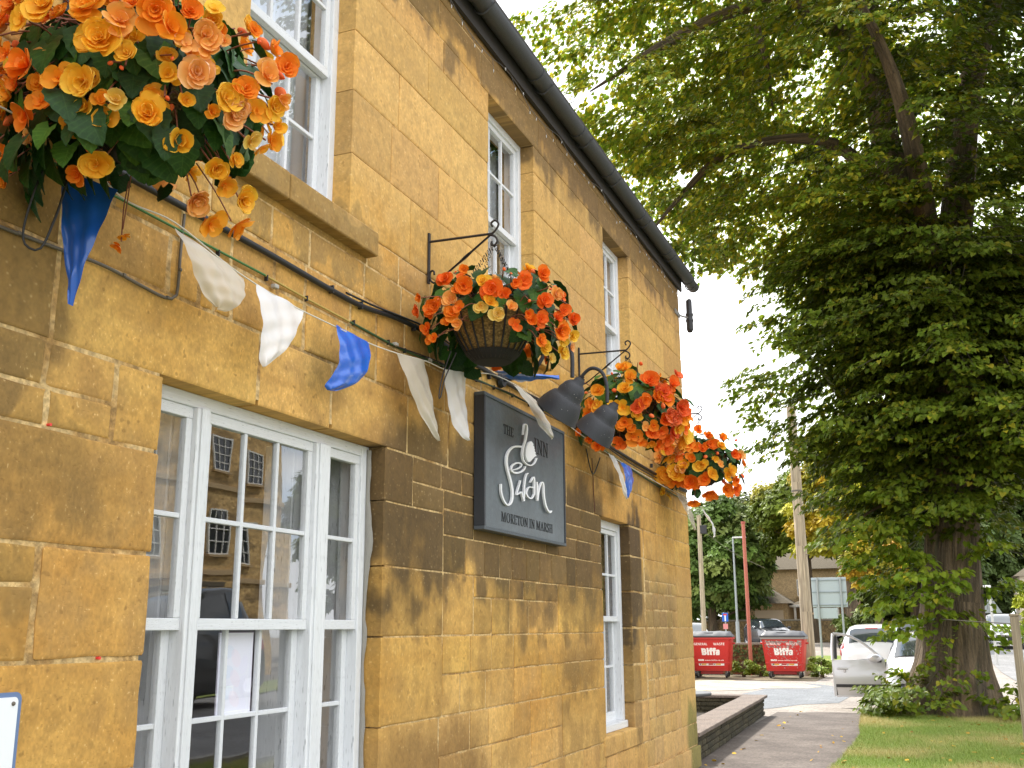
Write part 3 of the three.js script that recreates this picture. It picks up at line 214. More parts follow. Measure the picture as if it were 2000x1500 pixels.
// a run of blocks along a course, from z0 down to z1, split at given or random places
function course(z0, z1, y0, y1, cuts, o = {}) {
  let list;
  if (Array.isArray(cuts)) list = [z0, ...cuts, z1];
  else { list = [z0]; let z = z0; while (z - z1 > cuts * 1.55) { z -= cuts * rr(0.65, 1.35); list.push(z); } if (list.length > 1 && list[list.length - 1] - z1 < cuts * 0.35) list.pop(); list.push(z1); }
  for (let i = 0; i < list.length - 1; i++) if (list[i] - list[i + 1] > 0.02) stone(list[i], list[i + 1], y0, y1, o);
}
{
  reseed(101);
  // upper storey: piers between the windows and the lintel band
  const U = [3.78, 4.2, 4.59, 4.97, 5.31, 5.55], piers = [[ZN, -0.75], [-1.7, -3.66], [-4.61, -6.54], [-7.49, -9.45], [-10.38, ZF]];
  for (const [a, b] of piers) for (let i = 0; i < U.length - 1; i++) course(a, b, U[i], U[i + 1], rr(0.62, 0.8), { gap: 0.0014, rough: 0.0012, tone: rr(0.97, 1.04) });
  course(ZN, ZF, 5.55, 5.83, [2.2, 0.9, -0.6, -1.8, -2.7, -3.5, -4.75, -5.7, -6.4, -7.62, -8.5, -9.33, -10.5, -11.7], { gap: 0.0025, rough: 0.0015 });
  course(ZN, ZF, 5.83, TOP, 0.9, { gap: 0.003 });
  // sill band and the mixed courses under it
  const bands = [[ZN, -0.6], [-1.85, -3.5], [-4.82, -6.4], [-7.7, -9.3], [-10.55, ZF]];
  for (const [a, b] of bands) course(a, b, 3.6, 3.78, 0.5, { gap: 0.003 });
  for (const [a, b] of [[-0.6, -1.85], [-3.5, -4.82], [-6.4, -7.7], [-9.3, -10.55]]) stone(a, b, 3.6, 3.69, { gap: 0.002 });
  course(ZN, ZF, 3.4, 3.6, 0.42, { gap: 0.005, rough: 0.004 });
  course(ZN, ZF, 3.2, 3.4, 0.4, { gap: 0.006, rough: 0.004 });
  course(ZN, -2.65, 2.95, 3.2, 0.5, { gap: 0.006, rough: 0.004 }); course(-2.65, -5.3, 2.95, 3.2, [-3.22, -3.42, -3.52, -3.64, -3.98, -4.22, -4.62, -4.95], { gap: 0.006, rough: 0.005 }); course(-5.3, ZF, 2.95, 3.2, 0.5, { gap: 0.005, rough: 0.003 });
  course(ZN, ZF, 2.6, 2.95, [2.4, 1.3, 0.2, -0.9, -1.9, -2.65, -3.87, -4.5, -5.34, -5.9, -6.3, -6.9, -7.5, -8.2, -8.95, -10.3, -11.2, -12.0], { gap: 0.005, rough: 0.003 });
  // left pier
  course(ZN, -2.98, 2.43, 2.6, [2.6, 1.8, 1.1, 0.2, -0.7, -1.4, -2.1, -2.64], { gap: 0.0055, rough: 0.006 }); course(ZN, -2.98, 2.29, 2.43, [2.2, 1.4, 0.4, -0.5, -1.2, -1.9, -2.42, -2.66], { gap: 0.0055, rough: 0.006 }); stone(-2.98, -3.25, 2.29, 2.6, { gap: 0.005, rough: 0.005 });
  course(ZN, -3.25, 1.89, 2.29, [2, 0.8, -0.5, -1.6, -2.36], { gap: 0.0045, rough: 0.005, rag: 1.2 });
  course(ZN, -2.69, 1.75, 1.89, [2.4, 1.5, 0.6, -0.6, -1.5, -2.1], { gap: 0.005, rough: 0.005 }); course(ZN, -2.69, 1.5, 1.75, [1.8, 0.5, -0.8, -1.8], { gap: 0.0045, rough: 0.005 }); stone(-2.69, -3.25, 1.5, 1.89, { gap: 0.007, rough: 0.007 });
  course(ZN, -3.25, 1.1, 1.5, [1.6, 0, -1.2, -2.2], { gap: 0.006, rough: 0.006 }); course(ZN, -3.25, 0.72, 1.1, [2, 0.7, -0.6, -1.7, -2.6], { gap: 0.006, rough: 0.005 }); course(ZN, -3.25, 0.36, 0.72, 0.9, { gap: 0.006, rough: 0.005 }); course(ZN, -3.25, 0, 0.36, 0.9, { gap: 0.006, rough: 0.005 });
  course(-3.25, -5.07, 0.36, 0.72, 0.8, { gap: 0.006 }); course(-3.25, -5.07, 0, 0.36, 0.9, { gap: 0.006 });
  // middle pier
  const M = -5.07, N = -9.15, big = { gap: 0.0028, rough: 0.003 }, sm = { gap: 0.0032, rough: 0.003 };
  stone(M, -5.42, 2.3, 2.6, big); stone(M, -5.84, 1.94, 2.3, big); stone(M, -5.84, 1.56, 1.94, big); stone(M, -5.84, 1.09, 1.56, big); stone(M, -5.8, 0.63, 1.09, big); stone(M, -6.1, 0.25, 0.63, big);
  course(-5.42, N, 2.45, 2.6, 0.42, sm); course(-5.42, -5.84, 2.3, 2.45, 0.4, sm); course(-5.84, N, 2.33, 2.45, 0.5, sm); course(-5.84, N, 2.17, 2.33, 0.4, sm); course(-5.84, -8.4, 1.94, 2.17, 0.34, sm); stone(-8.4, N, 1.94, 2.17, big);
  course(-5.84, -6.3, 1.56, 1.94, [-6.3], sm); course(-6.3, -7.94, 1.8, 1.94, 0.34, sm); course(-6.3, -7.94, 1.56, 1.8, [-6.6, -6.92, -7.3], sm); stone(-7.94, N, 1.56, 1.94, big);
  course(-5.84, -8.1, 1.33, 1.56, [-6.25, -6.6, -7.0, -7.5], sm); course(-5.84, -7.9, 1.09, 1.33, [-6.1, -6.5, -7.0, -7.55], sm); stone(-8.1, N, 1.33, 1.56, big); course(-7.9, N, 1.09, 1.33, [-8.45], sm);
  course(-5.8, -8.0, 0.86, 1.09, 0.38, sm); course(-5.8, -8.0, 0.63, 0.86, 0.36, sm); stone(-8.0, N, 0.63, 1.09, big);
  course(-6.1, N, 0.42, 0.63, 0.4, sm); course(-6.1, N, 0.25, 0.42, 0.4, sm); course(M, N, 0, 0.25, 0.55, sm);
  course(N, -10.08, 0.3, 0.5, [-9.5], sm); course(N, -10.08, 0, 0.3, 0.5, sm);
  // right pier: smooth quoins at both ends, patched with small pale stones between
  const Q = -10.08, R = -10.55, S = -12.05;
  for (const [a, b] of [[2.3, 2.6], [1.95, 2.3], [1.6, 1.95], [1.25, 1.6], [0.9, 1.25], [0.5, 0.9]]) { stone(Q, R - rr(0, 0.1), a, b, { gap: 0.005, rough: 0.008, rag: 1.3 }); stone(S, ZF, a, b, { gap: 0.004 }); }
  for (const [a, b] of [[2.3, 2.6], [2.08, 2.3]]) course(R - 0.1, S, a, b, 0.75, big);
  for (const [a, b] of [[1.95, 2.08], [1.78, 1.95], [1.6, 1.78], [1.42, 1.6], [1.25, 1.42], [1.08, 1.25], [0.9, 1.08], [0.7, 0.9], [0.5, 0.7]]) course(R - 0.1, S, a, b, 0.27, { gap: 0.006, rough: 0.005, tone: rr(0.95, 1.06) });
  course(Q - 0.35, ZF, 0.25, 0.5, 0.42, sm); stone(Q, Q - 0.35, 0.25, 0.5, sm); course(Q, ZF, 0, 0.25, 0.5, { gap: 0.005, proud: 0.03 });
  stones.sort((a, b) => b.size - a.size);
  for (const s of stones.slice(0, 296)) mesh('stone_block', s.geo, stoneMats[s.mat], inn);
  for (const k of ['near', 'far']) { const rest = stones.slice(296).filter((s) => s.mat === k).map((s) => s.geo); if (rest.length) { const m = mesh('stone_block', mergeGeometries(rest), stoneMats[k], inn); m.userData.kind = 'stuff'; } }
}
// wall core whose pale mortar shows in the joints
const mortarMat = std(0xffffff, 1, { map: tex(512, 512, (u, v) => { const n = tfbm(u, v, 6, 4), f = tfbm(u, v + 0.5, 60, 3), q = 0.72 + 0.5 * f; const c = mix3([206, 176, 124], [168, 132, 80], smooth(0.4, 0.65, n)); return [c[0] * q, c[1] * q, c[2] * q]; }), bumpMap: grainAt(2), bumpScale: 0.008 });
{
  const s = new THREE.Shape([[-ZN, 0], [-ZF, 0], [-ZF, TOP], [-ZN, TOP]].map((p) => new THREE.Vector2(...p)));
  for (const o of OPEN) s.holes.push(new THREE.Path([[-o.z0 - 0.035, o.y0 - 0.03], [-o.z0 - 0.035, o.y1 + 0.03], [-o.z1 + 0.035, o.y1 + 0.03], [-o.z1 + 0.035, o.y0 - 0.03]].map((p) => new THREE.Vector2(...p))));
  const g = new THREE.ExtrudeGeometry(s, { depth: 0.32, bevelEnabled: false }); g.applyMatrix4(new THREE.Matrix4().set(0, 0, 1, -0.3285, 0, 1, 0, 0, -1, 0, 0, 0, 0, 0, 0, 1));
  planarUV(g, (x, y, z) => [z + x, y]); mesh('mortar_core', g, mortarMat, inn);
  const plain = std(0xffffff, 0.95, { map: tex(256, 256, (u, v) => { const q = 0.75 + 0.5 * tfbm(u, v, 24, 4); return [190 * q, 142 * q, 72 * q]; }) });
  mesh('end_wall', planarUV(bb(-6.8, -0.33, 0, TOP, ZF + 0.3, ZF + 0.006), (x, y, z) => [x, y]), plain, inn); mesh('end_wall', planarUV(bb(-6.8, -0.33, 0, TOP, ZN, ZN - 0.3), (x, y, z) => [x, y]), plain, inn); mesh('back_wall', planarUV(bb(-7.1, -6.8, 0, TOP, ZN, ZF), (x, y, z) => [z, y]), plain, inn);
  const inside = std(lin(0.14, 0.13, 0.12), 0.95);
  mesh('room_floor', bb(-6.79, -0.33, 0.06, 0.12, ZN - 0.31, ZF + 0.31), std(lin(0.1, 0.07, 0.05), 0.7), inn); mesh('room_ceiling', bb(-6.79, -0.33, 2.9, 3.2, ZN - 0.31, ZF + 0.31), inside, inn); mesh('room_ceiling', bb(-6.79, -0.33, 5.86, 5.97, ZN - 0.31, ZF + 0.31), inside, inn);
  for (const z of [-2.2, -5.6, -8.6]) mesh('room_partition', bb(-6.79, -0.33, 0.12, 5.86, z, z - 0.12), inside, inn);
  mesh('room_partition', bb(-3.6, -3.5, 0.12, 5.86, ZN - 0.31, ZF + 0.31), inside, inn);
  // roof of stone slates, seen only from other places
  const slateTex = tex(512, 512, (u, v) => { const n = tfbm(u, v, 8, 4), f = tfbm(u, v, 60, 2), q = 0.6 + 0.6 * f; const c = mix3([110, 98, 80], [136, 122, 96], n); return [c[0] * q, c[1] * q, c[2] * q]; }), rm = std(0xffffff, 0.95, { map: slateTex });
  for (const [x0, y0, x1, y1, n] of [[0.16, 6.06, -3.5, 8.9, 14], [-7.2, 6.06, -3.5, 8.9, 14]]) for (let k = 0; k < n; k++) { const a = k / n, b = (k + 1.25) / n, g = surf(1, 1, (u, v) => [lerp(x0, x1, lerp(a, b, v)), lerp(y0, y1, lerp(a, b, v)) + (1 - v) * 0.035 + 0.02, lerp(ZN + 0.1, ZF - 0.15, u)]); planarUV(g, (x, y, z) => [z * 0.5, y]); mesh('slate_course', g, rm, inn); }
  mesh('gable', poly([[-0.3, TOP], [-6.8, TOP], [-3.5, 8.7]], 0.28).translate(0, 0, ZF + 0.01), plain, inn); mesh('gable', poly([[-0.3, TOP], [-6.8, TOP], [-3.5, 8.7]], 0.28).translate(0, 0, ZN - 0.29), plain, inn);
  // eaves board, gutter with collars and brackets
  const iron = std(lin(0.05, 0.053, 0.057), 0.55, { bumpMap: grainAt(6), bumpScale: 0.002 }), dk = std(lin(0.035, 0.03, 0.027), 0.8);
  mesh('eaves_board', bb(0.012, 0.04, 5.9, 6.12, ZN, ZF - 0.05), dk, inn); mesh('soffit', bb(-0.3, 0.2, 6.06, 6.09, ZN, ZF - 0.12), dk, inn);
  const GX = 0.125, GY = 6.06, gR = 0.076, prof = (r, t) => { const s = new THREE.Shape(); s.absarc(0, 0, r, Math.PI, Math.PI * 2, false); s.lineTo(r - t, 0.012); s.absarc(0, 0, r - t, Math.PI * 2, Math.PI, true); return s; };
  const ext = (r, t, L) => new THREE.ExtrudeGeometry(prof(r, t), { depth: L, bevelEnabled: false, curveSegments: 20 });
  const gut = mesh('gutter', ext(gR, 0.006, ZN - ZF + 0.45).translate(GX, GY, ZF - 0.4), iron, inn);
  for (const z of [1.2, -0.6, -2.4, -4.2, -6.02, -7.28, -8.36, -9.3, -10.5, -11.7, -12.9]) { mesh('gutter_collar', ext(gR + 0.008, 0.008, 0.07).translate(GX, GY, z), iron, gut); mesh('gutter_bracket', merge([tube([[0.045, GY - 0.02, z - 0.14], [0.07, GY - 0.075, z - 0.14], [GX, GY - 0.094, z - 0.14], [GX + 0.09, GY - 0.02, z - 0.14]], 0.007, 12, 5)]), iron, gut); }
  const cap = new THREE.CircleGeometry(gR, 20, Math.PI, Math.PI); cap.translate(GX, GY, ZF - 0.4); mesh('gutter_end', cap, iron, gut);
}
// sash windows
const white = std(0xffffff, 0.5, { map: tex(256, 256, (u, v) => { const n = tfbm(u, v, 10, 3), s = tfbm(u * 0.3, v, 40, 2), q = 0.93 + 0.06 * n + 0.04 * s - 0.25 * smooth(0.74, 0.8, tfbm(u, v + 0.4, 30, 3)); return [226 * q, 228 * q, 230 * q]; }), bumpMap: grainAt(2), bumpScale: 0.0015 });
const glass = phys(0xffffff, 0.0, { transmission: 1, thickness: 0, ior: 2.15 });
const sillMat = stoneMats.far;
function sash(win, x, z0, z1, y0, y1, cols, rows, bot = 0.06, top = 0.045, st = 0.045) {   // one sliding frame; z0 > z1
  const t = 0.04;
  mesh('sash', merge([bb(x - t, x, y1 - top, y1, z0, z1, 0.004), bb(x - t, x, y0, y0 + bot, z0, z1, 0.004), bb(x - t + 0.001, x - 0.001, y0 + bot, y1 - top, z0, z0 - st, 0.004), bb(x - t + 0.001, x - 0.001, y0 + bot, y1 - top, z1 + st, z1, 0.004)]), white, win);
  const gz0 = z0 - st, gz1 = z1 + st, gy0 = y0 + bot, gy1 = y1 - top, b = 0.022;
  for (let i = 1; i < cols; i++) { const z = lerp(gz0, gz1, i / cols); mesh('glazing_bar', bb(x - 0.032, x - 0.004, gy0, gy1, z + b / 2, z - b / 2, 0.005), white, win); }
  for (let j = 1; j < rows; j++) for (let i = 0; i < cols; i++) { const y = lerp(gy0, gy1, j / rows), a = lerp(gz0, gz1, i / cols) - (i ? b / 2 : 0), c = lerp(gz0, gz1, (i + 1) / cols) + (i < cols - 1 ? b / 2 : 0); mesh('glazing_bar', bb(x - 0.031, x - 0.005, y - b / 2, y + b / 2, a, c, 0.004), white, win); }
  for (let i = 0; i < cols; i++) for (let j = 0; j < rows; j++) {
    const a = lerp(gz0, gz1, i / cols), c = lerp(gz0, gz1, (i + 1) / cols), d = lerp(gy0, gy1, j / rows), e = lerp(gy0, gy1, (j + 1) / rows), tz = rr(-0.0012, 0.0012), ty = rr(-0.0012, 0.0012), ph = rnd() * 6;
    mesh('pane', surf(6, 6, (u, v) => [x - 0.019 + (u - 0.5) * tz * 2 + (v - 0.5) * ty * 2 + 0.00012 * Math.sin(u * 4 + ph) * Math.sin(v * 5 + ph), lerp(d, e, v), lerp(a, c, u)]), glass, win);
  }
}
function window_(o, fx, build) { const w = new THREE.Group(); w.name = 'window'; inn.add(w); build(w, o, fx); return w; }
reseed(303);
for (const o of OPEN.filter((q) => q.k === 'up')) window_(o, -0.12, (w, q, x) => {
  const a = q.z0 + 0.01, b = q.z1 - 0.01;
  mesh('frame', merge([bb(x - 0.13, x, q.y0 + 0.05, q.y1 + 0.006, a, a - 0.06, 0.004), bb(x - 0.13, x, q.y0 + 0.05, q.y1 + 0.006, b + 0.06, b, 0.004), bb(x - 0.128, x - 0.002, q.y1 - 0.055, q.y1 + 0.006, a - 0.06, b + 0.06, 0.004), bb(x - 0.128, x + 0.035, q.y0 - 0.01, q.y0 + 0.05, a, b, 0.008)]), white, w);
  const m = 4.68; sash(w, x - 0.02, a - 0.06, b + 0.06, m - 0.02, q.y1 - 0.05, 3, 2, 0.05); sash(w, x - 0.068, a - 0.06, b + 0.06, q.y0 + 0.05, m + 0.02, 3, 2, 0.075);
  // projecting stone sill in two lengths
  const mid = (q.z0 + q.z1) / 2 + 0.2;
  for (const [s0, s1] of [[q.z0 + 0.13, mid], [mid - 0.005, q.z1 - 0.2]]) { const g = bb(-0.2, 0.075, 3.63 + rr(0, 0.006), 3.775, s0, s1, 0.012), n = g.attributes.position.count, B = FARBOX; planarUV(g, (X, y, z) => [(B[1] - z - X * 0.5) / (B[1] - B[0]), (y + X * 0.4 - B[2]) / (B[3] - B[2])]); g.setAttribute('uv1', new THREE.Float32BufferAttribute(Array.from({ length: n * 2 }, (_, i) => (i % 2 ? g.attributes.position.getY(i >> 1) + g.attributes.position.getX(i >> 1) : g.attributes.position.getZ(i >> 1))), 2)); g.setAttribute('color', new THREE.Float32BufferAttribute(new Array(n * 3).fill(0).map((_, i) => [0.8, 0.82, 0.86][i % 3]), 3)); mesh('sill', g, sillMat, w); }
});
for (const o of OPEN.filter((q) => q.k === 'low')) window_(o, -0.1, (w, q, x) => {
  const a = q.z0 + 0.01, b = q.z1 - 0.01;
  mesh('frame', merge([bb(x - 0.13, x, q.y0 + 0.06, q.y1 + 0.006, a, a - 0.07, 0.004), bb(x - 0.13, x, q.y0 + 0.06, q.y1 + 0.006, b + 0.07, b, 0.004), bb(x - 0.128, x - 0.002, q.y1 - 0.07, q.y1 + 0.006, a - 0.07, b + 0.07, 0.004), bb(x - 0.128, x + 0.03, q.y0 - 0.006, q.y0 + 0.06, a, b, 0.008)]), white, w);
  sash(w, x - 0.02, a - 0.07, b + 0.07, 1.66, q.y1 - 0.07, 3, 2, 0.05); sash(w, x - 0.068, a - 0.07, b + 0.07, q.y0 + 0.06, 1.7, 3, 2, 0.085);
  const B = FARBOX; for (const [s0, s1] of [[q.z0 + 0.08, -9.62], [-9.63, q.z1 - 0.25]]) { const g = bb(-0.2, 0.014, 0.5, 0.672, s0, s1, 0.02), n = g.attributes.position.count; planarUV(g, (X, y, z) => [(B[1] - z - X * 0.5) / (B[1] - B[0]), (y - B[2]) / (B[3] - B[2])]); g.setAttribute('uv1', g.attributes.uv.clone()); g.setAttribute('color', new THREE.Float32BufferAttribute(new Array(n * 3).fill(0.95), 3)); mesh('sill', g, sillMat, w); }
});
for (const o of OPEN.filter((q) => q.k === 'bay')) window_(o, -0.11, (w, q, x) => {
  const a = q.z0 + 0.01, b = q.z1 - 0.01, yb = q.y0, yt = q.y1 + 0.006, M1 = [-3.575, -3.665], M2 = [-4.525, -4.66];
  mesh('frame', merge([bb(x - 0.14, x, yb, yt, a, a - 0.055, 0.004), bb(x - 0.14, x, yb, yt, b + 0.08, b, 0.004), bb(x - 0.138, x - 0.002, yt - 0.06, yt, a - 0.055, b + 0.08, 0.005), bb(x - 0.138, x + 0.09, yb - 0.03, yb + 0.05, a, b, 0.01)]), white, w);
  for (const [p, r] of [M1, M2]) mesh('mullion', merge([bb(x - 0.12, x + 0.012, yb + 0.05, yt - 0.06, p, r, 0.006), bb(x + 0.01, x + 0.022, yb + 0.05, yt - 0.06, p - 0.02, r + 0.02, 0.004)]), white, w);
  const spans = [[a - 0.055, M1[0], 1], [M1[1], M2[0], 3], [M2[1], b + 0.08, 1]];
  for (const [s, e, n] of spans) { sash(w, x - 0.012, s, e, 1.6, yt - 0.06, n, 2, 0.05, 0.05, 0.04); sash(w, x - 0.06, s, e, yb + 0.05, 1.645, n, 2, 0.07, 0.04, 0.05); }
  for (const [p, r] of [M1, M2]) mesh('weight_box', bb(x - 0.3, x - 0.122, yb + 0.05, yt - 0.06, p + 0.01, r - 0.01, 0.006), white, w);
  mesh('lining', bb(x - 0.42, x - 0.142, yb, yt, b + 0.06, b + 0.02, 0.004), white, w); mesh('lining', bb(x - 0.42, x - 0.142, yb, yt, a - 0.02, a - 0.055, 0.004), white, w);
  mesh('cement_fillet', (() => { const n = 40; return surf(n, 3, (u, v) => { const y = lerp(yb, yt - 0.02, u), wv = 0.006 + 0.07 * Math.max(0, fbm(y * 3, 3, 4) - 0.35); return [lerp(x + 0.002, x + 0.1 * wv / 0.08, v) - 0.004, y, q.z1 + 0.014 - 0.01 * v + 0.012 * Math.sin(v * 3)]; }); })(), std(lin(0.36, 0.34, 0.3), 0.95, { bumpMap: grainAt(3), bumpScale: 0.004 }), w);
});
// curtains and the poster inside
{
  const cloth = phys(lin(0.78, 0.8, 0.83), 0.95, { transmission: 0.25, thickness: 0 }), grey = std(lin(0.5, 0.53, 0.58), 0.95);
  const curtain = (z0, z1, y0, y1, x, folds, mat) => surf(folds * 8, 4, (u, v) => [x + 0.022 * Math.sin(u * folds * 6.28 + 0.6 * Math.sin(v * 3 + u * 9)) + 0.008 * Math.sin(u * 31), lerp(y0, y1, v), lerp(z0, z1, u)]);
  const where = ['beside the near flower basket', 'behind the second flower basket', 'beside the third flower basket'];
  OPEN.filter((q) => q.k === 'up').forEach((q, i) => { if (i > 2) return; const c = thing('net_curtain', 'white net curtain in upstairs sash window ' + where[i], 'curtain', [0, 0, 0], 'net curtains upstairs'); mesh('panel', curtain(q.z0 + 0.2, q.z1 + 0.3, q.y0 + 0.03, q.y1, -0.3, 6, 0), cloth, c); mesh('panel', curtain(q.z1 + 0.26, q.z1 - 0.25, q.y0 + 0.03, q.y1, -0.36, 4, 0), cloth, c); });
  const g = (z0, z1, l) => { const c = mesh('curtain', curtain(z0, z1, 0.5, 2.75, -0.4, 3, 0), grey, scene); tag(c, l, 'curtain'); };
  g(-9.75, -10.1, 'grey curtain in narrow ground-floor window past the sign');
  const cv = document.createElement('canvas'); cv.width = 256; cv.height = 384; const x = cv.getContext('2d'); x.fillStyle = '#e9eaf6'; x.fillRect(0, 0, 256, 384); for (let i = 0; i < 9; i++) { x.fillStyle = ['rgba(200,220,240,.25)', 'rgba(242,220,230,.25)', 'rgba(226,222,246,.25)'][i % 3]; x.beginPath(); x.ellipse(70 + 60 * (i % 3), 90 + 34 * i * 0.9, 46, 30, i, 0, 7); x.fill(); } x.strokeStyle = '#4a2a4c'; x.lineWidth = 8; x.strokeRect(0, 0, 256, 384);
  const ct = new THREE.CanvasTexture(cv); ct.colorSpace = THREE.SRGBColorSpace;
  const po = mesh('poster', (() => { const q = bx(0.26, 0.375, 0.003); q.rotateY(Math.PI / 2); return q.translate(-0.2, 1.405, -4.07); })(), std(0xffffff, 0.6, { map: ct }), scene); tag(po, 'pale poster with dark border stuck inside the wide window', 'poster');
}
// ================================================================ FITTINGS ON THE WALL
const ironMat = std(lin(0.03, 0.024, 0.022), 0.55, { metalness: 0.3, bumpMap: grainAt(8), bumpScale: 0.001 });
const blackMat = std(lin(0.018, 0.018, 0.02), 0.5);
const font = await new FontLoader().loadAsync('fonts/droid/droid_serif_regular.typeface.json');
{ // hanging sign board
  const s = thing('sign_board', 'dark grey inn sign board with raised white swan lettering', 'sign', [0, 2.24, -7.1]); const X = 0.075, L = (g) => g.translate(0, -2.24, 7.1);
  const grey = std(0xffffff, 0.34, { map: tex(512, 256, (u, v) => { const n = tfbm(u, v, 4, 4), f = tfbm(u, v, 50, 2), st = tfbm(u * 1, v * 0.1, 30, 3), q = 0.9 + 0.12 * f + 0.14 * (st - 0.5); const c = mix3([84, 92, 98], [98, 106, 110], n); return [c[0] * q, c[1] * q, c[2] * q]; }), bumpMap: grainAt(3), bumpScale: 0.0012 });
  const edge = std(lin(0.032, 0.036, 0.044), 0.5, { bumpMap: grainAt(4), bumpScale: 0.001 });
  mesh('panel', L(planarUV(bb(0.012, X, 2.26, 3.15, -6.295, -7.9), (x, y, z) => [-z / 1.7, y])), grey, s);
  const fr = std(lin(0.085, 0.1, 0.115), 0.5, { bumpMap: grainAt(4), bumpScale: 0.001 });
  for (const [y0, y1, z0, z1] of [[3.147, 3.172, -6.275, -7.922], [2.238, 2.263, -6.275, -7.922], [2.263, 3.147, -6.275, -6.298], [2.263, 3.147, -7.897, -7.922]]) mesh('frame_rail', L(bb(0.005, X + 0.008, y0, y1, z0, z1, 0.003)), z0 - z1 < 0.1 ? edge : fr, s);
  const wh = std(lin(0.84, 0.84, 0.86), 0.45), shape = (pts) => { const g = poly(pts, 0.014); g.applyMatrix4(new THREE.Matrix4().set(0, 0, 1, 0, 0, 1, 0, 0, -1, 0, 0, 0, 0, 0, 0, 1)); return g; };
  const at = (g, d) => L(g.translate(X + d, 0, 0));
  Object.keys(SWAN).filter((k) => k !== 'neck' && k !== 'wing').forEach((k, i) => mesh('script_stroke', at(shape(SWAN[k]), 0.005 + 0.0007 * i), wh, s));
  const em = mesh('swan_emblem', at(shape(SWAN.neck), 0.02), wh, s); mesh('swan_wing', at(shape(SWAN.wing), 0.02), wh, em);
  const dark = std(lin(0.012, 0.013, 0.015), 0.5);
  const word = (t, z0, z1, y0, y1) => { const g = new TextGeometry(t, { font, size: 1, depth: 0.002, curveSegments: 5, bevelEnabled: false }); g.computeBoundingBox(); const b = g.boundingBox; g.translate(-b.min.x, -b.min.y, 0); g.scale((z1 - z0) / (b.max.x - b.min.x), (y1 - y0) / (b.max.y - b.min.y), 1); g.applyMatrix4(new THREE.Matrix4().set(0, 0, 1, X + 0.001, 0, 1, 0, y0, -1, 0, 0, -z0, 0, 0, 0, 1)); mesh('lettering', L(g), dark, s); };
  word('THE', 6.629, 6.812, 2.94, 3.008); word('INN', 7.235, 7.536, 2.893, 3.01); word('MORETON IN MARSH', 6.581, 7.617, 2.317, 2.386);
}
// swan-neck lamps over the sign
{
  const m = std(lin(0.026, 0.028, 0.034), 0.55, { bumpMap: grainAt(7), bumpScale: 0.0015 }), speck = std(lin(0.45, 0.45, 0.43), 0.9);
  const lamp = (label, base, top, neck, tilt, r) => {
    const g = thing('swan_neck_lamp', label, 'wall lamp', base, 'swan-neck lamps over the sign'), B = V(...base), rel = (p) => V(...p).sub(B);
    mesh('base_plate', new THREE.CylinderGeometry(0.05, 0.058, 0.03, 20).rotateZ(-Math.PI / 2).translate(0.018, 0, 0), m, g);
    mesh('arm', tube([V(0.03, 0, 0), ...top.map(rel), rel(neck)], 0.0145, 48, 8), m, g);
    const prof = [[0.022, 0.1], [0.026, 0.085], [0.034, 0.08], [0.036, 0.06], [0.052, 0.05], [0.072, 0.025], [0.085, -0.02], [0.086, -0.045], [0.1, -0.052], [0.116, -0.08], [0.134, -0.125], [0.143, -0.17], [0.15, -0.178], [0.146, -0.18], [0.137, -0.168], [0.128, -0.125], [0.108, -0.08], [0.092, -0.055], [0.07, -0.02], [0.03, 0.03], [0.001, 0.05]].map((p) => new THREE.Vector2(p[0] * r, p[1] * r));
    const sh = mesh('shade', new THREE.LatheGeometry(prof, 32), m, g); const q = rel(neck); sh.position.copy(q).add(V(0, -0.085 * r, 0)); sh.rotation.z = tilt[0]; sh.rotation.x = tilt[1];
    const bulb = mesh('bulb', new THREE.SphereGeometry(0.03, 12, 10), std(lin(0.7, 0.7, 0.68), 0.3), sh); bulb.position.y = -0.06;
    reseed(Math.round(base[2] * 100)); const dots = []; for (let i = 0; i < 26; i++) { const a = rr(0, 6.28), t = rnd(), rad = lerp(0.088, 0.135, t) * r, y = lerp(-0.045, -0.125, t) * r; dots.push(new THREE.IcosahedronGeometry(rr(0.0012, 0.003), 0).translate(Math.cos(a) * (rad + 0.001), y, Math.sin(a) * (rad + 0.001))); } for (let i = 0; i < 14; i++) { const a = rr(0, 6.28), t = rnd(); dots.push(new THREE.IcosahedronGeometry(rr(0.001, 0.003), 0).translate(Math.cos(a) * lerp(0.074, 0.086, t) * r, lerp(0.025, -0.02, t) * r, Math.sin(a) * lerp(0.074, 0.086, t) * r)); }
    const sp = mesh('paint_flecks', merge(dots), speck, sh); sp.userData.kind = 'stuff';
  };
  lamp('dark swan-neck lamp left of the pair above the sign', [0.012, 3.35, -6.72], [[0.16, 3.36, -6.72], [0.3, 3.42, -6.71], [0.38, 3.53, -6.7], [0.46, 3.6, -6.68], [0.55, 3.57, -6.66], [0.585, 3.48, -6.65]], [0.587, 3.3, -6.65], [-0.72, 0.12], 1.12);
  lamp('dark swan-neck lamp right of the pair above the sign', [0.012, 3.33, -7.55], [[0.14, 3.34, -7.55], [0.28, 3.4, -7.55], [0.36, 3.52, -7.54], [0.45, 3.58, -7.52], [0.54, 3.54, -7.5], [0.578, 3.44, -7.5]], [0.58, 3.29, -7.5], [-0.72, 0.12], 1.12);
}
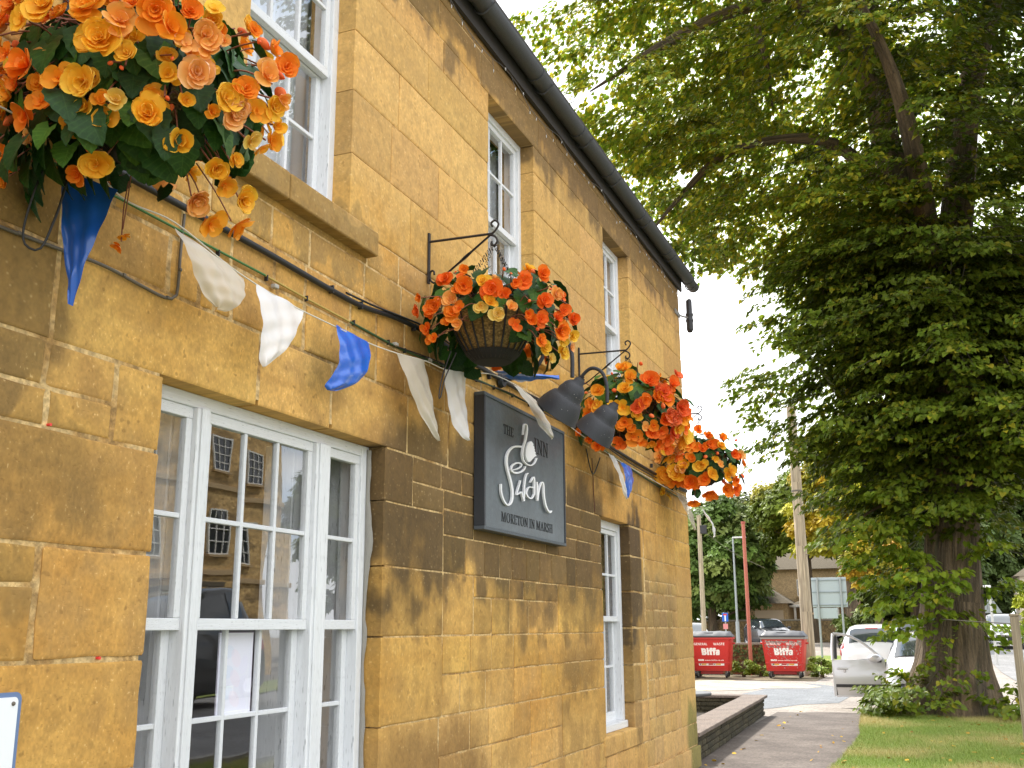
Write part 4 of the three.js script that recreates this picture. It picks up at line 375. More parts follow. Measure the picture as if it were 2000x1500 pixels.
// ---------------------------------------------------------------- flowers
const petalGeo = (len, wid, cup, curl, n = 4, mm = 4) => surf(mm, n, (u, v) => { v = 1 - Math.pow(1 - v, 1.7); const w = wid * (v < 0.58 ? 0.3 + 0.7 * Math.sin(v / 0.58 * Math.PI / 2) : Math.sqrt(Math.max(0, 1 - Math.pow((v - 0.58) / 0.42, 2)))), s = (u - 0.5) * 2; return [s * w, cup * v * v + curl * s * s * w * 1.2 + 0.06 * len * Math.sin(s * 6 + v * 5 + wid * 40) * v * v, len * v * (1 - 0.05 * s * s)]; });
function petalRing(n, len, wid, open, cup, curl, lift, twist, r0) { const out = []; for (let i = 0; i < n; i++) { const k = rr(0.78, 1.16), g = petalGeo(len * k, wid * k * rr(0.92, 1.1), cup * len, curl, 6, 4); const p = g.attributes.position, col = []; for (let q = 0; q < p.count; q++) { const v = Math.floor(q / 5) / 6, e = Math.abs((q % 5) / 4 - 0.5) * 2; const t = clamp(v * 0.8 + e * v * 0.35); col.push(lerp(0.93, 1.0, t), lerp(0.8, 1.18, t), lerp(0.6, 2.4, t * t)); } g.setAttribute('color', new THREE.Float32BufferAttribute(col, 3)); g.rotateX(-open + rr(-0.4, 0.34)); g.rotateZ(rr(-0.22, 0.22)); g.translate(0, lift, r0 ?? 0.02); g.rotateY(twist + i / n * Math.PI * 2 + rr(-0.42, 0.42)); out.push(g); } return out; }
reseed(51);
const flowerGeo = {
  d: [0, 1, 2, 3, 4].map((k) => mergeGeometries([...petalRing(5, 1.08, 0.6, 0.02 + 0.08 * k, 0.2, 0.22, 0, 0.2 * k), ...petalRing(4 + k % 2, 0.8, 0.46, 0.4, 0.22, 0.3, 0.05, 0.5 + k), ...petalRing(4, 0.55, 0.3, 0.75, 0.12, 0.4, 0.09, 0.1 + k), ...petalRing(5, 0.36, 0.15, 0.95, -0.1, 0.4, 0.1, 0.9 * k)])),
  s: [0, 1, 2, 3].map((k) => mergeGeometries([...petalRing(k % 2 ? 5 : 4, 1.0, 0.54, 0.1 + 0.13 * k, 0.22, 0.22, 0, 0.3 * k), ...petalRing(2 + k, 0.6, 0.34, 0.7, 0.2, 0.3, 0.06, 0.8), ...petalRing(4, 0.24, 0.07, 1.1, 0, 0, 0.05, 0.2)])),
  b: [0, 1].map((k) => { const g = new THREE.LatheGeometry([[0.01, 0], [0.3, 0.15], [0.55, 0.55], [0.6, 0.95], [0.45, 1.4], [0.2, 1.8], [0.01, 1.95]].map((p) => new THREE.Vector2(p[0] * 0.9, p[1] * 0.8)), 10); g.scale(1, 1, 0.72 + 0.1 * k); g.setAttribute('color', new THREE.Float32BufferAttribute(new Array(g.attributes.position.count * 3).fill(1), 3)); return g; }),
};
const petalMat = (c) => phys(c, 0.6, { vertexColors: true, transmission: 0.36, thickness: 0, specularIntensity: 0.35 });
const flowerMat = { deep: [petalMat(lin(0.93, 0.22, 0.012)), petalMat(lin(0.95, 0.28, 0.015)), petalMat(lin(0.91, 0.17, 0.012))], o: [petalMat(lin(0.95, 0.3, 0.014)), petalMat(lin(0.95, 0.37, 0.02)), petalMat(lin(0.93, 0.25, 0.013))], g: [petalMat(lin(0.96, 0.5, 0.028)), petalMat(lin(0.96, 0.42, 0.025)), petalMat(lin(0.96, 0.55, 0.04))], p: [petalMat(lin(0.95, 0.45, 0.1)), petalMat(lin(0.95, 0.5, 0.15))], y: [petalMat(lin(0.93, 0.6, 0.05)), petalMat(lin(0.9, 0.62, 0.14))], r: [petalMat(lin(0.86, 0.15, 0.03)), petalMat(lin(0.88, 0.2, 0.05))] };
function begoniaLeaf(asym, n = 9) {  // toothed, lopsided heart with a fold along the midrib, 1 unit long along +z
  const P = [], uv = [], ix = [], cols = 6;
  for (let i = 0; i <= n; i++) { const v = i / n, prof = Math.pow(Math.sin(Math.PI * Math.pow(v * 0.97 + 0.03, 0.62)), 0.8); for (let k = 0; k <= cols; k++) { const s = k / cols * 2 - 1, side = s < 0 ? 0.5 * (1 + asym) : 0.5 * (1 - asym * 0.5), tooth = Math.abs(s) > 0.99 ? (i % 2 ? 0.93 : 1.06) : 1, back = -0.13 * Math.abs(s) * (1 - v) * (1 - v); P.push(s * side * prof * tooth, 0.22 * Math.abs(s) * prof * side - 0.24 * v * v + 0.02 * Math.sin(9 * v + s * 4), v + back * 2 * Math.abs(s)); uv.push(k / cols, v); } }
  for (let i = 0; i < n; i++) for (let k = 0; k < cols; k++) { const a = i * (cols + 1) + k, b = a + 1, c = a + cols + 1, d = c + 1; ix.push(a, b, d, a, d, c); }
  const g = new THREE.BufferGeometry(); g.setAttribute('position', new THREE.Float32BufferAttribute(P, 3)); g.setAttribute('uv', new THREE.Float32BufferAttribute(uv, 2)); g.setIndex(ix); g.computeVertexNormals(); return g;
}
const leafGeos = [begoniaLeaf(0.12), begoniaLeaf(-0.12), begoniaLeaf(0.28)];
const veins = (a, b, c) => tex(128, 128, (u, v) => { const s = Math.abs(u - 0.5) * 2, n = tfbm(u, v, 12, 3); let k = smooth(0.06, 0.0, s); for (let i = 0; i < 5; i++) { const v0 = 0.03 + i * 0.17, d = Math.abs(v - v0 - s * (0.32 - 0.03 * i)); k = Math.max(k, smooth(0.028, 0.0, d) * 0.8); } return mix3(mix3(a, b, n), c, k * 0.32); });
const leafMats = [[[34, 68, 22], [54, 96, 32], [104, 138, 62]], [[26, 54, 22], [44, 78, 30], [80, 110, 56]], [[54, 92, 26], [76, 116, 34], [132, 158, 72]], [[84, 106, 30], [112, 128, 44], [150, 160, 80]]].map((q) => phys(0xffffff, 0.58, { map: veins(...q), transmission: 0.14, thickness: 0, specularIntensity: 0.5 }));
const stemMat = std(lin(0.24, 0.08, 0.04), 0.6), liner = std(0xffffff, 1, { map: tex(256, 256, (u, v) => { const n = tfbm(u, v, 14, 4), f = tfbm(u * 2, v, 64, 2), q = 0.55 + 0.75 * f; const c = mix3([176, 146, 92], [130, 104, 60], n); return [c[0] * q, c[1] * q, c[2] * q]; }), bumpMap: grainAt(3), bumpScale: 0.012 });
const WHO = ['near top left of the view', 'second from the left, liner in view', 'third from the left, behind the lamps', 'fourth and farthest, at the corner of the inn'];
function basketAt(i, z, flowers, cfg) {
  const cx = 0.45, g = thing('wall_bracket', 'black wrought-iron bracket holding the flower basket ' + WHO[i], 'bracket', [0, 3.7, z], 'basket brackets on the inn wall'), tw = [];
  mesh('back_bar', bb(0.004, 0.016, 0.02, 0.36, 0.012, -0.012, 0.003), ironMat, g);
  mesh('arm', rod([0.012, 0.3, 0], [0.45, 0.29, 0], 0.008, 0.008, 6), ironMat, g);
  for (let k = 0; k <= 40; k++) tw.push(k / 40); mesh('strut', surf(6, 40, (u, v) => { const tws = smooth(0.33, 0.68, v), a = u * Math.PI * 2 + tws * Math.PI * 3, fl = 1 + 0.7 * Math.sin(Math.PI * clamp((v - 0.33) / 0.35)) ** 2, x = lerp(0.1, 0.43, v), y = lerp(0.045, 0.28, v); return [x + Math.cos(a) * 0.004 * fl, y + Math.cos(a) * 0.0085 * fl, Math.sin(a) * 0.011 * fl]; }), ironMat, g);
  mesh('scroll', merge([tube([[0.1, 0.045, 0], [0.05, 0.02, 0], [0.02, 0.05, 0], [0.025, 0.1, 0], [0.045, 0.1, 0], [0.05, 0.075, 0]], 0.007, 20, 5), tube([[0.43, 0.28, 0], [0.47, 0.31, 0], [0.49, 0.35, 0], [0.465, 0.375, 0], [0.44, 0.36, 0], [0.45, 0.335, 0]], 0.007, 20, 5), tube([[0.43, 0.285, 0], [0.47, 0.265, 0], [0.48, 0.235, 0], [0.46, 0.21, 0], [0.44, 0.22, 0], [0.445, 0.24, 0]], 0.007, 20, 5)]), ironMat, g);
  // basket: liner held by upright black bars on a black dish
  const b = thing('hanging_basket', 'black-barred hanging basket with coir liner, ' + WHO[i], 'hanging basket', [cx, 3.21, z], 'hanging baskets along the inn wall');
  const R = (y) => lerp(0.155, 0.285, Math.pow(y / 0.29, 0.75));
  mesh('liner', new THREE.LatheGeometry([0, 0.02, 0.06, 0.12, 0.18, 0.24, 0.29].map((y) => new THREE.Vector2(R(y) - 0.012, y)), 32), liner, b);
  for (let k = 0; k < 22; k++) { const a = k / 22 * Math.PI * 2; mesh('bar', tube([0, 0.1, 0.2, 0.29].map((y) => V(Math.cos(a) * R(y), y, Math.sin(a) * R(y))), 0.0062, 5, 4), blackMat, b); }
  mesh('rim', new THREE.TorusGeometry(0.287, 0.009, 6, 36).rotateX(Math.PI / 2).translate(0, 0.29, 0), blackMat, b);
  mesh('dish', new THREE.LatheGeometry([[0.001, -0.05], [0.105, -0.05], [0.112, -0.044], [0.14, -0.024], [0.166, 0.004], [0.162, 0.008], [0.12, -0.018], [0.001, -0.025]].map((p) => new THREE.Vector2(...p)), 36), std(lin(0.014, 0.013, 0.013), 0.85), b);
  for (let k = 0; k < 30; k++) { const a = k / 30 * Math.PI * 2, c2 = Math.cos(a), s2 = Math.sin(a); mesh('dish_rib', rod([c2 * 0.113, -0.044, s2 * 0.113], [c2 * 0.168, 0.006, s2 * 0.168], 0.0035, 0.0035, 4), ironMat, b); }
  mesh('soil', new THREE.CircleGeometry(0.27, 24).rotateX(-Math.PI / 2).translate(0, 0.265, 0), std(lin(0.03, 0.02, 0.014), 1), b);
  for (let k = 0; k < 4; k++) { const a = k * Math.PI / 2 + 0.5, A = V(Math.cos(a) * 0.285, 0.29, Math.sin(a) * 0.285), B = V(0.01, 0.71, 0), links = []; for (let t = 0; t < 22; t++) { const p = A.clone().lerp(B, (t + 0.5) / 22), l = new THREE.TorusGeometry(0.009, 0.0022, 4, 8); l.scale(0.6, 1.5, 1); l.rotateY(t % 2 ? 1.57 : 0); l.rotateZ(-Math.cos(a) * 0.5); l.rotateX(Math.sin(a) * 0.5); links.push(l.translate(p.x, p.y, p.z)); } mesh('chain', merge(links), ironMat, b); }
  // plant
  const c = V(cx, 3.44, z), pl = thing('begonia_plant', 'trailing orange begonias in the hanging basket ' + WHO[i], 'flowers', [cx, 3.44, z], 'begonias in the baskets'), stems = [];
  const root = () => { const a = rnd() * 6.28, r = rr(0.02, 0.22); return V(Math.cos(a) * r, 0.0, Math.sin(a) * r); };
  const M = new THREE.Matrix4(), up = V(0, 1, 0);
  const orient = (o, n, spin) => { o.quaternion.setFromUnitVectors(up, n).multiply(new THREE.Quaternion().setFromAxisAngle(up, spin)); };
  reseed(900 + i * 17);
  const addFlower = (p, r, code) => {
    const q = V(...p).sub(c), kind = code[1], mats = cfg.deep && code[0] === 'o' ? flowerMat.deep : flowerMat[code[0]], f = mesh(kind === 'b' ? 'bud' : 'flower', pick(flowerGeo[kind]), pick(mats), pl); f.position.copy(q);
    const n = q.clone().multiply(V(1, 0.7, 1)).normalize().add(V(0.25, kind === 'b' ? -0.9 : 0.05, 0.35)).add(V(rr(-0.4, 0.4), rr(-0.4, 0.4), rr(-0.4, 0.4))).normalize(); orient(f, n, rnd() * 6.28); const s = r * (cfg.fs ?? 1) * (kind === 'b' ? 1.0 : kind === 'd' ? 1.24 : 1.26); f.scale.set(s * rr(0.86, 1.12), s * rr(0.7, 1.15), s * rr(0.86, 1.12));
    const A = q.clone().multiplyScalar(rr(0.45, 0.7)).add(V(rr(-0.05, 0.05), rr(0.0, 0.05), rr(-0.05, 0.05))), mid = A.clone().lerp(q, 0.5).add(V(0, rr(0.0, 0.035), 0)); const nb = n.clone().multiplyScalar(-0.02).add(q); stems.push(tube([A, mid, nb], cfg.stem ?? 0.0032, 8, 4));
  };
  for (const f of flowers) addFlower([f[0], f[1], f[2]], f[3], f[4]);
  for (let k = 0; k < (cfg.extra ?? 0); k++) { const a = rr(0.5, 3.3), e = rr(-0.75, 0.75), f = rr(0.86, 1.02); addFlower([Math.max(0.08, cx + Math.cos(a) * 0.55 * Math.cos(e) * f), 3.46 + Math.sin(e) * 0.46 * f, z + Math.sin(a) * 0.47 * Math.cos(e) * f], rr(0.026, 0.04), pick(['os', 'gs', 'gs', 'gd', 'ps', 'gd', 'od', 'ys', 'rb'])); }
  // some on the side away from the camera
  for (let k = 0; k < 26; k++) { const a = rr(-2.6, -0.5), e = rr(-0.5, 1.1); addFlower([cx + Math.cos(a) * 0.5 * Math.cos(e), 3.42 + Math.sin(e) * 0.38, z + Math.sin(a) * 0.46 * Math.cos(e)], 0.042, pick(['od', 'os', 'gd', 'gs', 'ps', 'rb'])); }
  const leaf = (q, s, n, dn) => { const l = mesh('leaf', pick(leafGeos), pick(cfg.bright ? [leafMats[0], leafMats[0], leafMats[1], leafMats[2], leafMats[2], leafMats[3]] : [leafMats[0], leafMats[1], leafMats[1], leafMats[0], leafMats[1], leafMats[2]]), pl); l.position.copy(q); l.scale.setScalar(s); const z2 = dn.clone().sub(n.clone().multiplyScalar(dn.dot(n))).normalize(), x2 = new THREE.Vector3().crossVectors(n, z2); M.makeBasis(x2, n, z2); l.quaternion.setFromRotationMatrix(M); };
  for (let k = 0; k < cfg.leaves; k++) {
    const a = rnd() * 6.283, u = rr(-0.75, 1), e = Math.asin(u), rad = rr(0.5, 0.96), d = V(Math.cos(a) * Math.cos(e), Math.sin(e), Math.sin(a) * Math.cos(e)); let q = V(d.x * cfg.rx * rad, d.y * (d.y > 0 ? cfg.up : cfg.down) * rad, d.z * cfg.rz * rad);
    if (cfg.extra && q.y > -0.02 && q.x > 0.28) q.x = 0.28 * rnd();
    if (q.x + cx < 0.03) q.x = 0.03 - cx + rnd() * 0.1;
    if (q.y < -0.02 && Math.hypot(q.x, q.z) < 0.3) { const h = Math.hypot(q.x, q.z) || 1; q.x *= 0.33 / h; q.z *= 0.33 / h; }
    if (cfg.show && q.y < -0.0 && q.z > 0.12 && q.x < 0.24 && q.x > -0.26) continue;
    const n = d.clone().multiply(V(0.8, 0.6, 0.8)).add(V(rr(-0.35, 0.35), rr(0.1, 0.75), rr(-0.35, 0.35))).normalize(), dn = V(d.x, -0.75 + rr(-0.4, 0.4), d.z).add(V(rr(-0.5, 0.5), 0, rr(-0.5, 0.5))).normalize(), s = rr(0.07, 0.13) * (cfg.ls ?? 1) * 1.18; leaf(q, s, n, dn); if (k % 6 === 0) { const A = q.clone().multiplyScalar(0.5); stems.push(tube([A, A.clone().lerp(q, 0.6).add(V(0, 0.06, 0)), q], 0.0026, 6, 4)); }
  }
  for (let k = 0; k < (cfg.skirt ?? 0); k++) { const a = rr(0.1, 3.0), r = rr(0.3, 0.44), q = V(Math.cos(a) * r, rr(-0.36, 0.02), Math.sin(a) * r), d = V(Math.cos(a), 0, Math.sin(a)); leaf(q, rr(0.075, 0.13), d.clone().add(V(rr(-0.4, 0.4), rr(-0.1, 0.6), rr(-0.4, 0.4))).normalize(), V(rr(-0.4, 0.4), -1, rr(-0.4, 0.4)).normalize()); }
  if (cfg.skirt) for (let k = 0; k < 26; k++) { const a = rr(0.3, 2.9), r = rr(0.12, 0.32); leaf(V(Math.cos(a) * r, rr(-0.32, -0.22), Math.sin(a) * r), rr(0.09, 0.14), V(Math.cos(a) * 0.8, rr(-0.5, 0.1), 1).normalize(), V(Math.cos(a) * 0.6 + rr(-0.5, 0.5), -0.7, rr(-0.2, 0.5)).normalize()); }
  const st = mesh('stem', merge(stems), stemMat, pl); st.userData.kind = 'stuff';
}
basketAt(0, -2.55, FLOWERS_NEAR, { skirt: 90, leaves: 250, rx: 0.47, rz: 0.4, up: 0.4, down: 0.36, stem: 0.0032, ls: 0.78, extra: 95, fs: 0.95 });
basketAt(1, -5.56, FLOWERS_SECOND, { deep: 1, fs: 1.05, leaves: 210, rx: 0.54, rz: 0.46, up: 0.32, down: 0.36, show: true, ls: 0.95 });
basketAt(2, -8.57, FLOWERS_THIRD, { deep: 1, leaves: 190, rx: 0.54, rz: 0.48, up: 0.38, down: 0.34, bright: true, fs: 1.22 });
basketAt(3, -11.58, FLOWERS_FOURTH, { deep: 1, leaves: 200, rx: 0.52, rz: 0.48, up: 0.32, down: 0.42, ls: 0.9, fs: 1.22 });
// hanging loops of black hose below two baskets
for (const [pts, l] of [[[[0.2, 3.2, -2.4], [0.14, 3.02, -2.38], [0.1, 2.86, -2.4], [0.13, 2.84, -2.43], [0.17, 2.95, -2.45], [0.22, 3.18, -2.46]], 'thin black watering hose looped under the nearest flower basket'], [[[0.27, 3.2, -5.35], [0.235, 3.02, -5.3], [0.235, 2.9, -5.27], [0.24, 2.9, -5.27], [0.255, 3.02, -5.3], [0.3, 3.19, -5.36]], 'thin black hose loop hanging under the second flower basket']]) tag(mesh('watering_hose', tube(pts, 0.0042, 40, 6), blackMat, scene), l, 'hose', 'watering hoses under the baskets');

// ---------------------------------------------------------------- cables
const cable = (name, pts, r, mat, label, n = 90) => tag(mesh(name, tube(pts, r, n, 7), mat, scene), label, 'cable');
{
  const th = thing('wall_cable', 'thick black cable clipped along the wall under the upstairs windows', 'cable', [0, 3.33, -6]), L = (p) => V(p[0], p[1] - 3.33, p[2] + 6);
  mesh('cable', tube([[0.02, 3.33, 3], [0.02, 3.34, 0], [0.022, 3.33, -2.4], [0.022, 3.335, -3.8], [0.022, 3.325, -4.4], [0.022, 3.33, -4.75], [0.022, 3.37, -5.1], [0.022, 3.385, -5.55], [0.022, 3.36, -6.1], [0.022, 3.35, -7], [0.022, 3.36, -8], [0.022, 3.3, -9.2], [0.022, 3.26, -11], [0.022, 3.25, -12.7]].map(L), 0.0155, 220, 8), blackMat, th);
  mesh('cable', tube([[0.03, 3.35, -4.55], [0.036, 3.362, -4.85], [0.04, 3.39, -5.2], [0.036, 3.41, -5.5], [0.03, 3.38, -6.1], [0.03, 3.34, -7.2], [0.03, 3.33, -8.4], [0.03, 3.23, -10], [0.03, 3.22, -12.6]].map(L), 0.006, 160, 6), blackMat, th);
  for (const z of [-1.2, -2.9, -4.42, -4.72, -5.35, -6.5, -7.8, -9.4, -11]) mesh('cable_clip', bx(0.03, 0.045, 0.012, 0.02, 0.0 + (z < -4.9 && z > -6.4 ? 0.045 : 0), z + 6, 0.004), blackMat, th);
}
const greenMat = std(lin(0.05, 0.16, 0.04), 0.5), yellowMat = std(lin(0.42, 0.3, 0.07), 0.6), greyMat = std(lin(0.13, 0.11, 0.085), 0.6);
{
  const th = thing('green_cable', 'thin green and yellow cable with ties running under the black cable', 'cable', [0, 3.22, -5]), L = (p) => V(p[0], p[1] - 3.22, p[2] + 5);
  mesh('cable', tube([[0.014, 3.25, 2], [0.014, 3.24, -2], [0.014, 3.23, -3], [0.014, 3.225, -3.85]].map(L), 0.0055, 80, 6), greenMat, th);
  mesh('cable', tube([[0.014, 3.225, -3.85], [0.014, 3.215, -4.2], [0.014, 3.21, -4.62]].map(L), 0.0055, 30, 6), yellowMat, th);
  mesh('cable', tube([[0.014, 3.21, -4.62], [0.014, 3.205, -5.2], [0.018, 3.23, -5.7], [0.018, 3.26, -6.3], [0.018, 3.29, -7.2], [0.018, 3.3, -8.2], [0.018, 3.22, -9.4], [0.018, 3.15, -11], [0.018, 3.12, -12.6]].map(L), 0.007, 160, 6), std(lin(0.035, 0.08, 0.025), 0.6), th);
  mesh('cable', tube([[0.022, 3.2, -5.1], [0.026, 3.24, -5.7], [0.03, 3.24, -6.2], [0.03, 3.285, -6.9], [0.028, 3.27, -7.7], [0.03, 3.28, -8.4], [0.028, 3.2, -9.4], [0.028, 3.11, -11.5]].map(L), 0.004, 140, 5), blackMat, th);
  reseed(77); for (const z of [-3.5, -3.86, -4.2, -4.66, -5.05, -5.25, -5.5, -5.75, -6.0, -6.3, -6.6, -6.95, -7.3]) mesh('cable_tie', bx(0.02, 0.03, 0.007, 0.014, z > -4.9 ? -0.005 : z > -5.3 ? -0.014 : z > -5.6 ? 0.0 : z > -5.8 ? 0.014 : z > -6.1 ? 0.027 : z > -6.4 ? 0.04 : z > -6.7 ? 0.05 : 0.064, z + 5, 0.002), blackMat, th);
  for (const [z, y] of [[-3.92, -0.03], [-5.12, -0.01], [-5.56, 0.0]]) mesh('wire_connector', bx(0.03, 0.022, 0.035, 0.022, y, z + 5, 0.006), std(lin(0.4, 0.38, 0.33), 0.7), th);
}
{
  const th = thing('grey_conduit', 'grey cable dropping from the black cable then running left along the wall', 'cable', [0, 2.93, -3]), L = (p) => V(p[0], p[1] - 2.93, p[2] + 3);
  mesh('cable', tube([[0.012, 3.31, -3.27], [0.012, 3.12, -3.262], [0.012, 2.99, -3.262], [0.012, 2.935, -3.25], [0.012, 2.918, -3.2], [0.012, 2.925, -3.05], [0.012, 2.94, -2.85], [0.012, 2.93, -2.6], [0.012, 2.92, -2.3], [0.012, 2.93, -1.5], [0.012, 2.92, 0], [0.012, 2.93, 2.4]].map(L), 0.0068, 150, 6), greyMat, th);
  for (const [y, z] of [[3.2, -3.265], [3.06, -3.263], [2.92, -3.2], [2.935, -2.95], [2.935, -2.75], [2.925, -2.45]]) mesh('cable_clip', bx(0.014, 0.014, 0.014, 0.016, y - 2.93, z + 3, 0.003), greyMat, th);
}
cable('down_wire', [[0.01, 3.1, -8.88], [0.01, 2.9, -8.9], [0.01, 2.62, -8.92]], 0.004, std(lin(0.1, 0.03, 0.02), 0.7), 'thin dark red wire running down the wall above narrow window', 20);
cable('hose_loop', [[0.08, 3.12, -8.5], [0.05, 2.98, -8.7], [0.03, 2.95, -8.85], [0.03, 3.02, -8.95], [0.05, 3.12, -9.0]], 0.0055, blackMat, 'short black cable loop below the third flower basket', 30);
// fairy lights hung under the gutter
{
  const th = thing('fairy_lights', 'string of unlit icicle fairy lights hung below the gutter', 'fairy lights', [0, 5.85, -6]), pts = []; reseed(31); const clear = phys(lin(0.8, 0.8, 0.8), 0.2, { transmission: 0.5, thickness: 0 }), wire = std(lin(0.12, 0.11, 0.1), 0.7);
  for (let z = ZN - 0.2; z > ZF; z -= 0.19) { const y = -0.02 + 0.035 * Math.sin(z * 5.3) - 0.03 * rnd(); pts.push(V(0.055, y, z + 6)); }
  mesh('wire', tube(pts, 0.003, 420, 4), wire, th);
  for (let i = 1; i < pts.length; i++) { const d = rr(0.02, 0.11), p = pts[i], k = V(0.055 + rr(0, 0.03), p.y - d, p.z + rr(-0.03, 0.03)); const w = mesh('drop_wire', rod([p.x, p.y, p.z], [k.x, k.y, k.z], 0.0018, 0.0018, 4), wire, th); mesh('bulb', rod([k.x, k.y + 0.004, k.z], [k.x, k.y - 0.018, k.z], 0.005, 0.0025, 6), clear, w); }
}
// floodlight-like fitting on the far corner
{
  const th = thing('corner_fitting', 'black ribbed cylinder on a steel bracket at far top corner of inn', 'fitting', [0.1, 5.35, -12.98]), steel = std(lin(0.3, 0.29, 0.27), 0.5, { metalness: 0.5 });
  mesh('body', new THREE.LatheGeometry([[0.001, 0.02], [0.03, 0.02], [0.045, 0.06], [0.045, 0.16], [0.052, 0.165], [0.052, 0.19], [0.045, 0.195], [0.045, 0.24], [0.052, 0.245], [0.052, 0.27], [0.04, 0.28], [0.04, 0.44], [0.03, 0.47], [0.001, 0.47]].map((p) => new THREE.Vector2(...p)), 20), blackMat, th);
  mesh('strap', merge([bb(-0.099, -0.088, 0.18, 0.24, 0.42, 0.16), rod([-0.09, 0.21, 0.18], [0, 0.21, 0], 0.012, 0.012, 6)]), steel, th);
}
// bunting
{
  const th = thing('bunting', 'string of blue and white plastic pennants strung along the inn wall', 'bunting', [0, 3.1, -5]), O = V(0, 3.1, -5);
  const blue = phys(lin(0.018, 0.13, 0.6), 0.28, { transmission: 0.1, thickness: 0, clearcoat: 0.4, clearcoatRoughness: 0.15 }), cream = phys(lin(0.74, 0.68, 0.57), 0.38, { transmission: 0.4, thickness: 0 }), whit = phys(lin(0.84, 0.84, 0.86), 0.35, { transmission: 0.28, thickness: 0 });
  const cord = [[0.16, 3.17, 1.2], [0.2, 3.12, -0.5], [0.22, 3.2, -2.45], [0.2, 3.13, -2.72], [0.17, 3.16, -3.02], [0.15, 3.1, -3.45], [0.15, 3.07, -3.85], [0.15, 3.07, -4.3], [0.15, 3.07, -4.6], [0.15, 3.09, -4.9], [0.15, 3.13, -5.26], [0.15, 3.14, -5.53], [0.15, 3.19, -5.84], [0.17, 3.26, -6.2], [0.2, 3.26, -6.6], [0.16, 3.25, -7.05], [0.15, 3.22, -7.6], [0.14, 3.18, -8.3], [0.14, 3.13, -9.3], [0.14, 3.12, -9.9], [0.14, 3.1, -10.9], [0.2, 3.06, -12.0], [0.2, 3.02, -12.8], [0.15, 2.95, -13.3]];
  const curve = new THREE.CatmullRomCurve3(cord.map((p) => V(...p).sub(O)), false, 'centripetal');
  mesh('cord', new THREE.TubeGeometry(curve, 260, 0.0035, 5), std(lin(0.6, 0.56, 0.48), 0.8), th);
  // pennant: A, B on the cord, tip T, a mid control for each long edge, bulge
  const pennant = (A, B, T, mat, bulge, bend, pw = 0.72, name = 'pennant') => { const a = V(...A).sub(O), b = V(...B).sub(O), t = V(...T).sub(O), n = new THREE.Vector3().crossVectors(b.clone().sub(a), t.clone().sub(a)).normalize(), bd = V(...bend); if (n.x < 0) n.negate();
    mesh(name, surf(14, 22, (u, v) => { const w = Math.pow(1 - v, pw), top = a.clone().lerp(b, u), mid = a.clone().lerp(b, 0.5), p = mid.clone().lerp(t, v).add(top.sub(mid).multiplyScalar(w * 0.97 + 0.03)); p.addScaledVector(bd, Math.sin(Math.PI * v)); p.addScaledVector(n, bulge * 0.6 * Math.sin(Math.PI * u) * (0.25 + 0.75 * Math.sin(Math.PI * v)) * w + 0.01 * Math.sin(5 * u + 6 * v) * v + 0.0035 * Math.sin(14 * u - 9 * v + A[2] * 7) + 0.003 * Math.sin(23 * v + 8 * u + A[2])); return p.toArray(); }), mat, th); };
  pennant([0.04, 3.21, -2.58], [0.27, 3.11, -2.62], [0.12, 2.7, -2.6], blue, 0.02, [0.01, 0, 0.02], 0.92);
  pennant([0.15, 3.15, -3.06], [0.15, 3.085, -3.52], [0.17, 2.89, -3.32], cream, 0.04, [0.02, -0.01, 0.0], 0.5);
  pennant([0.15, 3.085, -3.6], [0.15, 3.07, -3.98], [0.17, 2.72, -3.66], whit, 0.03, [0.02, 0, -0.01], 0.72);
  pennant([0.15, 3.08, -4.26], [0.15, 3.07, -4.6], [0.14, 2.74, -4.24], blue, 0.03, [0.03, -0.02, -0.06], 0.42);
  pennant([0.15, 3.09, -4.9], [0.15, 3.13, -5.25], [0.16, 2.68, -5.42], cream, 0.04, [0.0, 0, 0.03], 0.62);
  pennant([0.15, 3.14, -5.52], [0.15, 3.19, -5.84], [0.19, 2.74, -5.78], whit, 0.05, [-0.02, -0.03, 0.03], 0.4);
  pennant([0.17, 3.28, -6.15], [0.24, 3.26, -6.5], [0.56, 3.26, -6.45], blue, 0.05, [0.0, -0.02, 0.1]);
  pennant([0.21, 3.25, -6.5], [0.17, 3.25, -7.02], [0.34, 2.93, -6.9], cream, 0.05, [0.02, -0.02, 0.02], 0.4);
  pennant([0.17, 3.25, -7.1], [0.16, 3.22, -7.4], [0.38, 3.08, -7.3], whit, 0.04, [0.04, 0, 0.05]);
  pennant([0.16, 3.14, -8.9], [0.14, 3.13, -9.2], [0.22, 2.76, -9.25], whit, 0.05, [0.02, 0, 0.03]);
  pennant([0.14, 3.13, -9.35], [0.14, 3.12, -9.75], [0.16, 2.8, -9.5], blue, 0.05, [0.02, 0, 0]);
  pennant([0.16, 3.08, -11.5], [0.2, 3.06, -11.85], [0.3, 2.68, -11.8], cream, 0.05, [0.02, 0, 0.05]);
  pennant([0.2, 3.02, -12.7], [0.16, 2.97, -13.1], [0.28, 2.7, -13.0], whit, 0.04, [0.04, 0, 0]);
}
